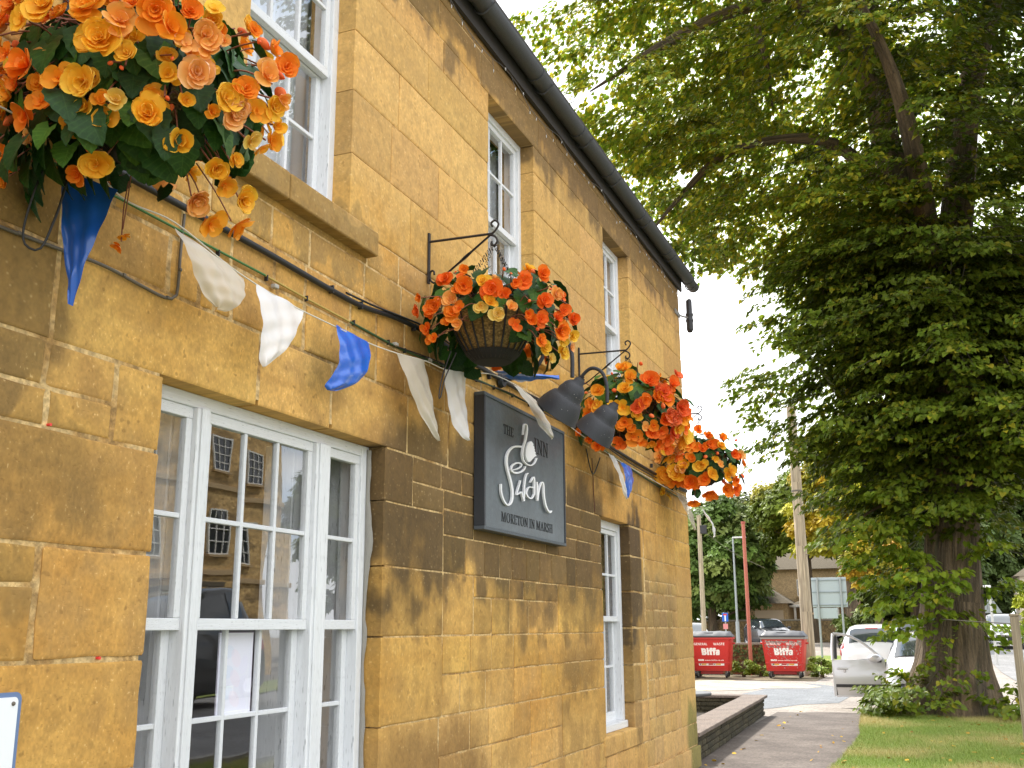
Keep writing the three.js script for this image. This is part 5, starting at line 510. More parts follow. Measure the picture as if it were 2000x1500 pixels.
{ // notice plate low on the left of the view
  const s = (w, h, r) => { const q = new THREE.Shape(); q.moveTo(-w + r, -h); q.lineTo(w - r, -h); q.absarc(w - r, -h + r, r, -Math.PI / 2, 0); q.lineTo(w, h - r); q.absarc(w - r, h - r, r, 0, Math.PI / 2); q.lineTo(-w + r, h); q.absarc(-w + r, h - r, r, Math.PI / 2, Math.PI); q.lineTo(-w, -h + r); q.absarc(-w + r, -h + r, r, Math.PI, Math.PI * 1.5); return q; };
  const th = thing('notice_plate', 'white notice plate with blue rounded border at lower left', 'notice', [0.03, 1.05, -2.44]), E = (q, d) => new THREE.ExtrudeGeometry(q, { depth: d, bevelEnabled: false }).rotateY(Math.PI / 2);
  mesh('border', E(s(0.2, 0.36, 0.025), 0.006), std(lin(0.13, 0.2, 0.36), 0.4), th); mesh('plate', E(s(0.185, 0.345, 0.016), 0.006).translate(0.0025, 0, 0), std(lin(0.8, 0.82, 0.84), 0.35), th);
  for (const [y, z] of [[0.325, 0.165], [0.325, -0.165], [-0.325, 0.165], [-0.325, -0.165]]) mesh('screw', new THREE.SphereGeometry(0.007, 8, 6).translate(0.009, y, z), greyMat, th);
}
{ // small red plugs and nails left in the masonry
  const red = std(lin(0.75, 0.05, 0.04), 0.5); for (const [y, z, l] of [[2.3, -2.675, 'small red wall plug in mortar joint high on left pier'], [1.505, -3.0, 'small red wall plug in mortar joint low on left pier']]) tag(mesh('wall_plug', rod([-0.01, y, z], [0.008, y, z], 0.005, 0.006, 8), red, scene), l, 'plug', 'red wall plugs');
}
// ---------------------------------------------------------------- low walled bed beyond the corner
{
  reseed(61); const th = thing('planter_wall', 'low dark stone wall with flat coping round the bed beyond the inn', 'low wall', [0, 0, -13]), stoneT = tex(512, 512, (u, v) => { const n = tfbm(u, v, 8, 4), f = tfbm(u, v, 60, 3), q = 0.5 + 0.8 * f; const c = mix3([92, 84, 66], [66, 64, 46], n); return [c[0] * q, c[1] * q, c[2] * q]; }), sm = [0.8, 1, 1.15].map((k) => std(lin(k, k, k * 0.97), 0.95, { map: stoneT, bumpMap: grainAt(3), bumpScale: 0.015 })), cop = std(0xffffff, 0.9, { map: tex(512, 512, (u, v) => { const n = tfbm(u, v, 8, 4), f = tfbm(u, v, 70, 3), q = 0.7 + 0.5 * f; const c = mix3([140, 126, 116], [112, 102, 94], n); return [c[0] * q, c[1] * q, c[2] * q]; }), bumpMap: grainAt(3), bumpScale: 0.006 });
  const fx = (z) => -0.06 - 0.045 * (-z - 13.1), dist = (z) => z + 13;   // front face x at a given z
  const run = (A, B, h, rows, len) => { const d = V(B[0] - A[0], 0, B[1] - A[1]), Lg = d.length(), an = Math.atan2(-d.z, d.x); for (let r = 0; r < rows; r++) { let t = r % 2 ? -len * 0.3 : 0; while (t < Lg) { const l = len * rr(0.6, 1.4), a = Math.max(0, t), b = Math.min(Lg, t + l); if (b - a > 0.04) { const g = new RoundedBoxGeometry(b - a - 0.012, h / rows - 0.01, 0.3 + rr(-0.012, 0.02), 1, 0.014); planarUV(g, (x, y, z) => [x + t, y + r + z]); g.rotateY(an); const m = (a + b) / 2 / Lg; mesh('wall_stone', g.translate(lerp(A[0], B[0], m), (r + 0.5) * h / rows, dist(lerp(A[1], B[1], m))), pick(sm), th); } t += l; } } mesh('wall_core', bx(Lg - 0.02, h - 0.02, 0.26).rotateY(an).translate((A[0] + B[0]) / 2, h / 2, dist((A[1] + B[1]) / 2)), sm[0], th); };
  const H = 0.31;
  run([fx(-12.9) - 0.17, -12.95], [fx(-20.5) - 0.17, -20.5], H, 4, 0.34); run([fx(-20.5) - 0.34, -20.45], [-3.6, -20.2], H, 4, 0.34);
  const slab = (A, B, w) => { const d = V(B[0] - A[0], 0, B[1] - A[1]), g = new RoundedBoxGeometry(d.length() - 0.008, 0.05, w, 1, 0.01); planarUV(g, (x, y, z) => [x + A[1], z + y]); g.rotateY(Math.atan2(-d.z, d.x)); mesh('coping_stone', g.translate((A[0] + B[0]) / 2, H + 0.025 + rr(0, 0.006), dist((A[1] + B[1]) / 2)), cop, th); };
  for (let z = -12.95; z > -20.5; z -= 0.95) slab([fx(z) - 0.17, z], [fx(z - 0.95) - 0.17, Math.max(z - 0.95, -20.7)], 0.43); for (let x = -0.72; x > -3.5; x -= 0.9) slab([x, -20.45], [x - 0.9, -20.42], 0.42);
  mesh('bed_soil', bb(-3.6, -0.5, 0.01, 0.05, 0.05, -7.3), std(lin(0.04, 0.032, 0.022), 1, { bumpMap: grainAt(2), bumpScale: 0.03 }), th);
  const tb = thing('slab_table', 'dark grey rounded slab table top beside the inn corner', 'table', [-1.55, 0, -18.2]); const sl = std(lin(0.12, 0.125, 0.13), 0.6, { bumpMap: grainAt(2), bumpScale: 0.003 });
  mesh('top', new THREE.LatheGeometry([[0.001, 0.47], [0.6, 0.47], [0.62, 0.485], [0.62, 0.51], [0.6, 0.525], [0.001, 0.525]].map((p) => new THREE.Vector2(...p)), 40), sl, tb); mesh('pedestal', new THREE.LatheGeometry([[0.001, 0.05], [0.3, 0.05], [0.26, 0.12], [0.14, 0.2], [0.13, 0.4], [0.22, 0.47], [0.001, 0.47]].map((p) => new THREE.Vector2(...p)), 24), blackMat, tb);
}
// ================================================================ TREES
function heart(rows, wid, fold) { return surf(4, rows, (u, v) => { const s = u * 2 - 1, w = wid * Math.pow(Math.sin(Math.PI * Math.pow(v * 0.95 + 0.05, 0.6)), 0.85); return [s * w, fold * Math.abs(s) * w - 0.16 * v * v, v - 0.18 * Math.abs(s) * (1 - v)]; }); }
const limeLeaf = heart(3, 0.5, 0.35);
const barkTex = tex(512, 1024, (u, v) => { const r = tfbm(u, v * 0.22, 20, 4), f = tfbm(u, v, 60, 3), n = tfbm(u, v, 5, 3), q = 0.45 + 0.75 * r + 0.25 * (f - 0.5); let c = mix3([132, 112, 86], [98, 86, 70], n); c = mix3(c, [86, 88, 56], smooth(0.56, 0.7, n) * 0.4); return [c[0] * q, c[1] * q, c[2] * q]; });
const barkBump = tex(512, 1024, (u, v) => 255 * (0.7 * tfbm(u, v * 0.2, 24, 3) + 0.3 * tfbm(u, v, 60, 3)), { srgb: false });
const barkMat = std(0xffffff, 0.95, { map: barkTex, bumpMap: barkBump, bumpScale: 0.05 });
function limb(pts, radii, ns = 12, seg = 20, ridge = 0) {
  const c = new THREE.CatmullRomCurve3(pts.map((p) => V(...p))), fr = c.computeFrenetFrames(seg, false), rc = (t) => { const k = t * (radii.length - 1), i = Math.min(radii.length - 2, Math.floor(k)); return lerp(radii[i], radii[i + 1], k - i); };
  const g = surf(ns, seg, (u, v) => { const i = Math.round(v * seg), p = c.getPointAt(v), a = u * Math.PI * 2, r = rc(v) * (1 + ridge * (Math.sin(a * 5 + 1.3 * Math.sin(v * 9)) * 0.05 + 0.05 * Math.sin(a * 9 + v * 7) + 0.22 * Math.max(0, 1 - v * 6) * Math.sin(a * 4 + 0.6))); return p.addScaledVector(fr.normals[i], Math.cos(a) * r).addScaledVector(fr.binormals[i], Math.sin(a) * r).toArray(); });
  const len = c.getLength(), rm = rc(0), uv = g.attributes.uv; for (let i = 0; i < uv.count; i++) uv.setXY(i, uv.getX(i) * Math.max(1, Math.round(rm * 6.28 / 1.2)), uv.getY(i) * len / 2.2); return g;
}
const leafMat = (rough = 0.5, t = 0.42) => phys(0xffffff, rough, { transmission: t, thickness: 0, specularIntensity: 0.3 });
class Leaves { constructor() { this.m = []; this.c = []; } add(p, n, dn, s, col) { this.m.push(p.x, p.y, p.z, n.x, n.y, n.z, dn.x, dn.y, dn.z, s); this.c.push(...col); }
  build(name, geo, mat, parent, origin) { const N = this.m.length / 10, im = new THREE.InstancedMesh(geo, mat, N), M = new THREE.Matrix4(), n = V(0, 0, 0), z = V(0, 0, 0), x = V(0, 0, 0), c = new THREE.Color(); for (let i = 0; i < N; i++) { const a = this.m.slice(i * 10, i * 10 + 10); n.set(a[3], a[4], a[5]).normalize(); z.set(a[6], a[7], a[8]); z.addScaledVector(n, -z.dot(n)).normalize(); x.crossVectors(n, z); M.makeBasis(x.multiplyScalar(a[9]), n.multiplyScalar(a[9]), z.multiplyScalar(a[9])); M.setPosition(a[0] - origin[0], a[1] - origin[1], a[2] - origin[2]); im.setMatrixAt(i, M); c.setRGB(this.c[i * 3], this.c[i * 3 + 1], this.c[i * 3 + 2]); im.setColorAt(i, c); } im.name = name; im.userData.kind = 'stuff'; im.castShadow = im.receiveShadow = true; parent.add(im); return im; } }
{
  reseed(2024); const O = [2.85, 0, -21.2], tr = thing('lime_tree', 'tall lime tree with thick trunk and shoots beside the pavement', 'tree', O), rel = (pts) => pts.map((p) => [p[0] - O[0], p[1] - O[1], p[2] - O[2]]);
  mesh('trunk', limb(rel([[2.85, -0.15, -21.2], [2.88, 0.35, -21.2], [2.95, 1.2, -21.2], [3.08, 2.6, -21.2], [3.25, 4.6, -21.2], [3.42, 6.6, -21.2], [3.5, 8.3, -21.2]]), [0.86, 0.62, 0.52, 0.48, 0.46, 0.46, 0.44, 0.42, 0.42], 40, 56, 1), barkMat, tr);
  const LIMBS = [[[[3.42, 7.6, -21.2], [3.1, 9.4, -21.1], [2.65, 11.2, -21], [2.6, 14, -21], [2.4, 17, -21.3]], [0.36, 0.3, 0.24, 0.14]], [[[3.5, 7.8, -21.3], [3.9, 10, -21.5], [4.3, 12.2, -21.5], [5.1, 14.8, -21.7], [5.8, 18, -22]], [0.34, 0.28, 0.22, 0.1]],
    [[[2.65, 12, -21], [1.9, 13.8, -20.6], [1.2, 14.5, -20.3], [0, 14.4, -20], [-1.5, 13.8, -19.7], [-3.2, 12.9, -19.5]], [0.22, 0.17, 0.15, 0.12, 0.06]], [[[3.0, 9.6, -21.1], [1.6, 11.4, -20.9], [0.3, 11.6, -20.7], [-0.7, 11.3, -20.5], [-1.6, 10.4, -20.3], [-2.3, 9.6, -20.2]], [0.18, 0.13, 0.1, 0.08, 0.04]],
    [[[3.3, 8.2, -21], [3.2, 9.6, -19.6], [2.9, 11, -17.8], [2.2, 12.4, -15.8]], [0.22, 0.16, 0.08]], [[[3.4, 6.4, -21.1], [2.6, 7.2, -20.7], [1.8, 7.5, -20.3], [1.1, 7.2, -20.1]], [0.1, 0.07, 0.03]], [[[3.3, 5.2, -21.1], [2.6, 5.7, -20.7], [1.9, 5.7, -20.4], [1.3, 5.4, -20.2]], [0.07, 0.05, 0.02]], [[[3.3, 5.8, -21], [4.6, 6.5, -20.6], [6, 6.4, -20.2]], [0.09, 0.06, 0.03]], [[[3.4, 7.6, -21.5], [3.4, 9.6, -23], [3.2, 11.6, -25]], [0.2, 0.14, 0.06]],
    [[[3.1, 3.6, -21.1], [2.3, 3.9, -20.6], [1.5, 3.5, -20.3], [0.9, 2.9, -20.2]], [0.035, 0.025, 0.012]], [[[0.3, 14.2, -20.1], [0.5, 12.9, -20.0], [0.55, 12.0, -20.0]], [0.07, 0.06, 0.05]]];
  for (const [p, r] of LIMBS) mesh('limb', limb(rel(p), [...r.slice(0, -1), r[r.length - 1] * 0.3], 9, 22, 0.6), barkMat, tr);
  // reach of the crown to the left at each height, from the trunk line
  const RT = [[2.6, 0.5], [3.4, 1.1], [4.2, 1.9], [5.2, 2.0], [6.2, 2.2], [7.2, 2.1], [8.2, 2.2], [9.2, 2.8], [10, 4.4], [11.5, 8.4], [14, 9], [17, 7.5], [20, 3]];
  const reach = (y) => { for (let i = 0; i < RT.length - 1; i++) if (y <= RT[i + 1][0]) return lerp(RT[i][1], RT[i + 1][1], (y - RT[i][0]) / (RT[i + 1][0] - RT[i][0])); return 0; };
  const lv = new Leaves(), twigs = [];
  const spray = (p, d, L, n, tone, size) => {
    const side = V(-d.z, 0, d.x).normalize(), q = p.clone().addScaledVector(d, L).add(V(0, -0.18 * L, 0)); twigs.push(rod(p.clone().sub(V(...O)).toArray(), q.clone().sub(V(...O)).toArray(), 0.009, 0.003, 3));
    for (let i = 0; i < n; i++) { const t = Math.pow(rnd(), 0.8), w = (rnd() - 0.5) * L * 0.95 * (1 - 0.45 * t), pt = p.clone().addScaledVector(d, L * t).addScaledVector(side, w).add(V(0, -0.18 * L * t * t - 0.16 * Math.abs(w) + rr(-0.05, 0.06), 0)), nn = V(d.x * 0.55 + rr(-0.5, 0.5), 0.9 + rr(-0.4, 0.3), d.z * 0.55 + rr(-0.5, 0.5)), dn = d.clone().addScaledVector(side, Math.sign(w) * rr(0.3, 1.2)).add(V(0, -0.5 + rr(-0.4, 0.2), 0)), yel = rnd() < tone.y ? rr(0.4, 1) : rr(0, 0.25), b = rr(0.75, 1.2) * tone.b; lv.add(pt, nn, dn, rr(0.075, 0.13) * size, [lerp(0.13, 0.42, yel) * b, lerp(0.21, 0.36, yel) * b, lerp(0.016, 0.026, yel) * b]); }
  };
  const bough = (c, out, R, n, leaves, tone, size = 1) => { for (let k = 0; k < n; k++) { const a = rnd() * 6.28, r = R * Math.sqrt(rnd()), p = c.clone().add(V(Math.cos(a) * r, rr(-0.32, 0.32) * R, Math.sin(a) * r)), d = out.clone().multiplyScalar(0.9).add(V(Math.cos(a) * 0.8 + rr(-0.3, 0.3), rr(-0.35, 0.12), Math.sin(a) * 0.8 + rr(-0.3, 0.3))).normalize(); spray(p, d, rr(0.5, 0.95), leaves, tone, size); } };
  for (let i = 0; i < 630; i++) {
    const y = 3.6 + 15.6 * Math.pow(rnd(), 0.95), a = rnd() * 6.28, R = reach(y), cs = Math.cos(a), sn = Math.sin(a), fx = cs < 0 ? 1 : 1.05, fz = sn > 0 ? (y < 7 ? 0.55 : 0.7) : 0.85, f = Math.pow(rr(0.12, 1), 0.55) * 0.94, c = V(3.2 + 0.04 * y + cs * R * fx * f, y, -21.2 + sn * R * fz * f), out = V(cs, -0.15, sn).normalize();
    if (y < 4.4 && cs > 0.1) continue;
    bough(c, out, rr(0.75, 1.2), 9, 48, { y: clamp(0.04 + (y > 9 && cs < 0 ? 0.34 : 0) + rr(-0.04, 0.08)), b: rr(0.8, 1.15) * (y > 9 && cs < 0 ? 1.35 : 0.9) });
  }
  // the layered low boughs against the sky, at the left of the crown
  for (const [x, y, z, R] of [[-0.1, 7.2, -20.2, 0.55], [0.3, 7.5, -20.1, 0.9], [1.1, 7.5, -20.3, 1], [-0.35, 6.1, -20.2, 0.45], [0.2, 6.4, -20, 0.9], [1.2, 6.2, -20.2, 1], [0.05, 5.1, -20.2, 0.4], [0.6, 5.4, -20.1, 0.9], [1.5, 5.2, -20.3, 1], [1.5, 4.4, -20.3, 0.8], [2.1, 4.2, -20.4, 0.9], [1.9, 3.5, -20.3, 0.6], [2.2, 6.8, -20.2, 1.1], [2.6, 5.4, -19.8, 1], [3.4, 5.2, -19.6, 1], [4.2, 5, -19.8, 1], [4.8, 5.6, -20, 1], [0.6, 8.3, -20.2, 0.7], [1.3, 8.8, -20.2, 1.1], [-1.4, 9.6, -20.1, 0.8], [-2.1, 9.4, -20.1, 0.5], [3.0, 6.4, -19.4, 1], [4.1, 6.4, -19.5, 1]]) bough(V(x + (y < 8.6 && x < 1.6 ? 0.5 : 0), y, z), V(-0.6, -0.2, 0.5).normalize(), R, Math.round(9 * R + 2), 40, { y: 0.1, b: rr(0.95, 1.15) });
  for (let i = 0; i < 44; i++) { const y = 6.5 + 9.5 * rnd(), a = rr(0.2, 2.9); bough(V(3.2 + 0.06 * y + Math.cos(a) * rr(0.4, 2.6), y, -21 + Math.sin(a) * rr(0.9, 3.0)), V(Math.cos(a), -0.2, Math.sin(a)).normalize(), rr(0.7, 1), 8, 46, { y: 0.06, b: rr(0.7, 0.95) }); }
  // shoots on the trunk and round its foot, brighter and with larger leaves
  for (const [x, y, z, n] of [[1.5, 3.2, -20.5, 3], [1.7, 3.65, -20.5, 4], [2.15, 4, -20.5, 5], [2.25, 2, -20.55, 5], [2.05, 2.4, -20.5, 5], [2.35, 1.65, -20.6, 4], [2.7, 2.2, -20.5, 5], [1.85, 2.9, -20.5, 4], [2.3, 2.9, -20.5, 7], [3.75, 3.0, -20.7, 4], [3.75, 2.3, -20.7, 3], [3.55, 1.6, -20.7, 3], [2.95, 1.75, -20.5, 5], [2.4, 3.4, -20.5, 7], [2.6, 2.6, -20.5, 6]]) bough(V(x, y, z), V(x < 2.9 ? -0.7 : 0.7, 0.1, 0.6).normalize(), 0.34, n, 34, { y: 0.03, b: 1.5 }, 1.1);
  for (const [x, y, z, n] of [[2.15, 0.2, -20.4, 10], [1.95, 0.1, -20.4, 7], [2.35, 0.35, -20.5, 8], [2.1, 0.45, -20.4, 5], [3.85, 0.2, -20.5, 7], [4.1, 0.15, -20.4, 6], [3.8, 0.5, -20.6, 3]]) bough(V(x, y, z), V(x < 2.9 ? -0.4 : 0.4, 0.5, 0.6).normalize(), 0.36, n, 40, { y: 0.08, b: 1.1 }, 0.95);
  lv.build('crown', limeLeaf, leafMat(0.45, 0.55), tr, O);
  const tw = mesh('twigs', merge(twigs), std(lin(0.05, 0.04, 0.03), 0.9), tr); tw.userData.kind = 'stuff';
}
// background trees: clumps of leaf sprays on a trunk with limbs
const clump = merge([0, 1, 2, 3, 4, 5].map((k) => heart(2, 0.42, 0.3).rotateX(-0.5 + 0.35 * (k % 3)).rotateY(k * 1.05).translate(0.3 * Math.sin(k * 2.1), 0.25 * Math.cos(k * 1.7), 0.3 * Math.cos(k * 2.6))));
function bgTree(name, label, [x, z], h, rx, y0, col, n, size, seedN, group, col2) {
  reseed(seedN); const y = hgt(z), O = [x, y, z], t = thing(name, label, 'tree', O, group), lv = new Leaves();
  mesh('trunk', limb([[0, -0.2, 0], [0.05 * h * rr(-0.5, 0.5), h * 0.3, 0], [0, h * 0.6, 0.1], [0, h * 0.9, 0]], [h * 0.03 + 0.08, h * 0.022 + 0.05, h * 0.015, 0.03], 8, 12), barkMat, t);
  for (let k = 0; k < 7; k++) { const a = k * 2.4, hh = lerp(y0 + 0.05 * h, h * 0.75, k / 7); mesh('limb', limb([[0, hh, 0], [Math.cos(a) * rx * 0.35, hh + 0.08 * h, Math.sin(a) * rx * 0.35], [Math.cos(a) * rx * 0.75, hh + 0.12 * h, Math.sin(a) * rx * 0.75]], [0.012 * h, 0.008 * h, 0.02], 5, 6), barkMat, t); }
  const C = Math.round(n / 55); for (let c = 0; c < C; c++) { const a = rnd() * 6.28, e = Math.asin(rr(-0.85, 1)), f = rr(0.5, 1), cy = (h + y0) / 2, ry = (h - y0) / 2, cx = Math.cos(a) * Math.cos(e) * rx * f, cz = Math.sin(a) * Math.cos(e) * rx * f, cyy = cy + Math.sin(e) * ry * f, R = rx * rr(0.2, 0.34), tone = rr(0.72, 1.22), mixc = rnd() < 0.35 ? rnd() : 0;
    for (let k = 0; k < 55; k++) { const b = rnd() * 6.28, g = Math.asin(rr(-0.6, 1)), r = R * Math.pow(rnd(), 0.4), d = V(Math.cos(b) * Math.cos(g), Math.sin(g) * 0.75, Math.sin(b) * Math.cos(g)), p = V(x + cx, y + cyy, z + cz).addScaledVector(d, r), q = 1.55 * tone * rr(0.8, 1.2), cc = col2 ? mix3(col, col2, mixc) : col; lv.add(p, d.clone().add(V(rr(-0.4, 0.4), 0.6, rr(-0.4, 0.4))), V(d.x + rr(-0.5, 0.5), -0.5, d.z + rr(-0.5, 0.5)), size * rr(0.7, 1.3), [cc[0] * q * 1.3, cc[1] * q * 1.05, cc[2] * q * 0.75]); } }
  lv.build('crown', clump, leafMat(0.55, 0.35), t, O); return t;
}
const BG = 'trees behind the car park';
bgTree('evergreen_tree', 'dense dark green tree at left behind the old wooden pole', [-10.4, -66], 9.0, 3.4, 0.6, [0.06, 0.12, 0.03], 6200, 0.24, 401, BG, [0.13, 0.19, 0.07]);
bgTree('evergreen_tree', 'grey-green tree left of centre behind the street lamp', [-10.2, -72], 9.6, 2.6, 1.0, [0.09, 0.15, 0.05], 5200, 0.24, 402, BG, [0.17, 0.22, 0.1]);
bgTree('broadleaf_tree', 'spreading dark green tree in front of the stone house', [-4.4, -66], 10.2, 3.0, 4.4, [0.085, 0.14, 0.02], 5200, 0.24, 403, BG, [0.2, 0.21, 0.03]);
bgTree('broadleaf_tree', 'tall yellow-green tree behind the tall wooden pole', [-1.6, -60], 11.6, 2.9, 3.0, [0.21, 0.25, 0.03], 5200, 0.22, 404, BG, [0.32, 0.28, 0.03]);
bgTree('broadleaf_tree', 'dark tree behind the back of the grey road sign', [1.2, -72], 11.5, 4.2, 0.8, [0.045, 0.085, 0.02], 7000, 0.27, 405, BG, [0.09, 0.14, 0.03]);
bgTree('small_tree', 'small tree with yellowing leaves above the road sign', [0.3, -50], 5.6, 1.5, 2.6, [0.22, 0.25, 0.03], 1500, 0.17, 406, BG, [0.3, 0.22, 0.03]);
bgTree('broadleaf_tree', 'large dark tree right of the lime trunk across the road', [9.2, -84], 12.5, 5.2, 0.8, [0.05, 0.09, 0.03], 7600, 0.3, 407, BG, [0.1, 0.15, 0.05]);
bgTree('broadleaf_tree', 'dark tree half hidden behind the lime trunk', [4.6, -78], 10.5, 3.6, 0.8, [0.045, 0.085, 0.025], 5200, 0.27, 408, BG, [0.1, 0.14, 0.04]);
bgTree('shrub', 'light green shrub at the right edge by the cottage', [6.9, -52], 3.4, 1.0, 0.2, [0.22, 0.3, 0.03], 1500, 0.13, 409, 'shrubs by the road');
bgTree('shrub', 'dark shrub under the back of the road sign', [-0.9, -53], 1.9, 1.3, 0.1, [0.06, 0.1, 0.02], 1300, 0.14, 410, 'shrubs by the road');
for (let k = 0; k < 6; k++) bgTree('distant_tree', ['distant tree at the far left behind the inn corner', 'distant tree left behind the house roof', 'distant tree behind the house', 'distant tree beyond the tall wooden pole', 'distant tree beyond the parked cars', 'distant tree at the far right across the road'][k], [-22 + k * 8.5, -104 + (k % 2) * 6], 12 + (k % 3), 5.8, 0.1, [0.075, 0.12, 0.035], 3600, 0.42, 500 + k, 'far row of trees', [0.15, 0.19, 0.05]);
for (let k = 0; k < 7; k++) bgTree('hedge_bush', ['dark hedge bush far left behind the inn corner', 'dark hedge bush left of the stone house', 'dark hedge bush behind the stone house', 'dark hedge bush right of the stone house', 'dark hedge bush behind the road sign', 'dark hedge bush behind the lime trunk', 'dark hedge bush far right behind the road'][k], [-20 + k * 6, -90 - (k % 2) * 2], 4.6 + (k % 3) * 0.6, 3.9, 0.0, [0.05, 0.085, 0.025], 2000, 0.34, 560 + k, 'hedge bushes in the distance', [0.1, 0.13, 0.03]);
// trees across the street, mirrored in the window glass
bgTree('street_tree', 'conical dark tree across the road, mirrored in the wide window', [25, -47], 15, 3.4, 1.2, [0.05, 0.1, 0.03], 3400, 0.3, 601, 'trees across the street', [0.12, 0.17, 0.04]);
bgTree('street_tree', 'round tree across the road past the conical tree', [30, -56], 12, 4.4, 1.5, [0.06, 0.11, 0.03], 3400, 0.34, 602, 'trees across the street', [0.13, 0.18, 0.04]);
// plants at the foot of the wall by the bins
{ const g = (x, z, r, l, s) => bgTree('weed_clump', l, [x, z], r, r * 0.9, 0.02, [0.12, 0.2, 0.03], 420, 0.07, s, 'weeds by the brick wall', [0.2, 0.26, 0.05]); g(-3.45, -35.9, 0.55, 'leafy weeds right of the left red bin', 701); g(-2.95, -36.2, 0.4, 'leafy weeds at foot of the red pole', 702); g(-0.95, -36.0, 0.6, 'weeds at the foot of the tall wooden pole', 703); }
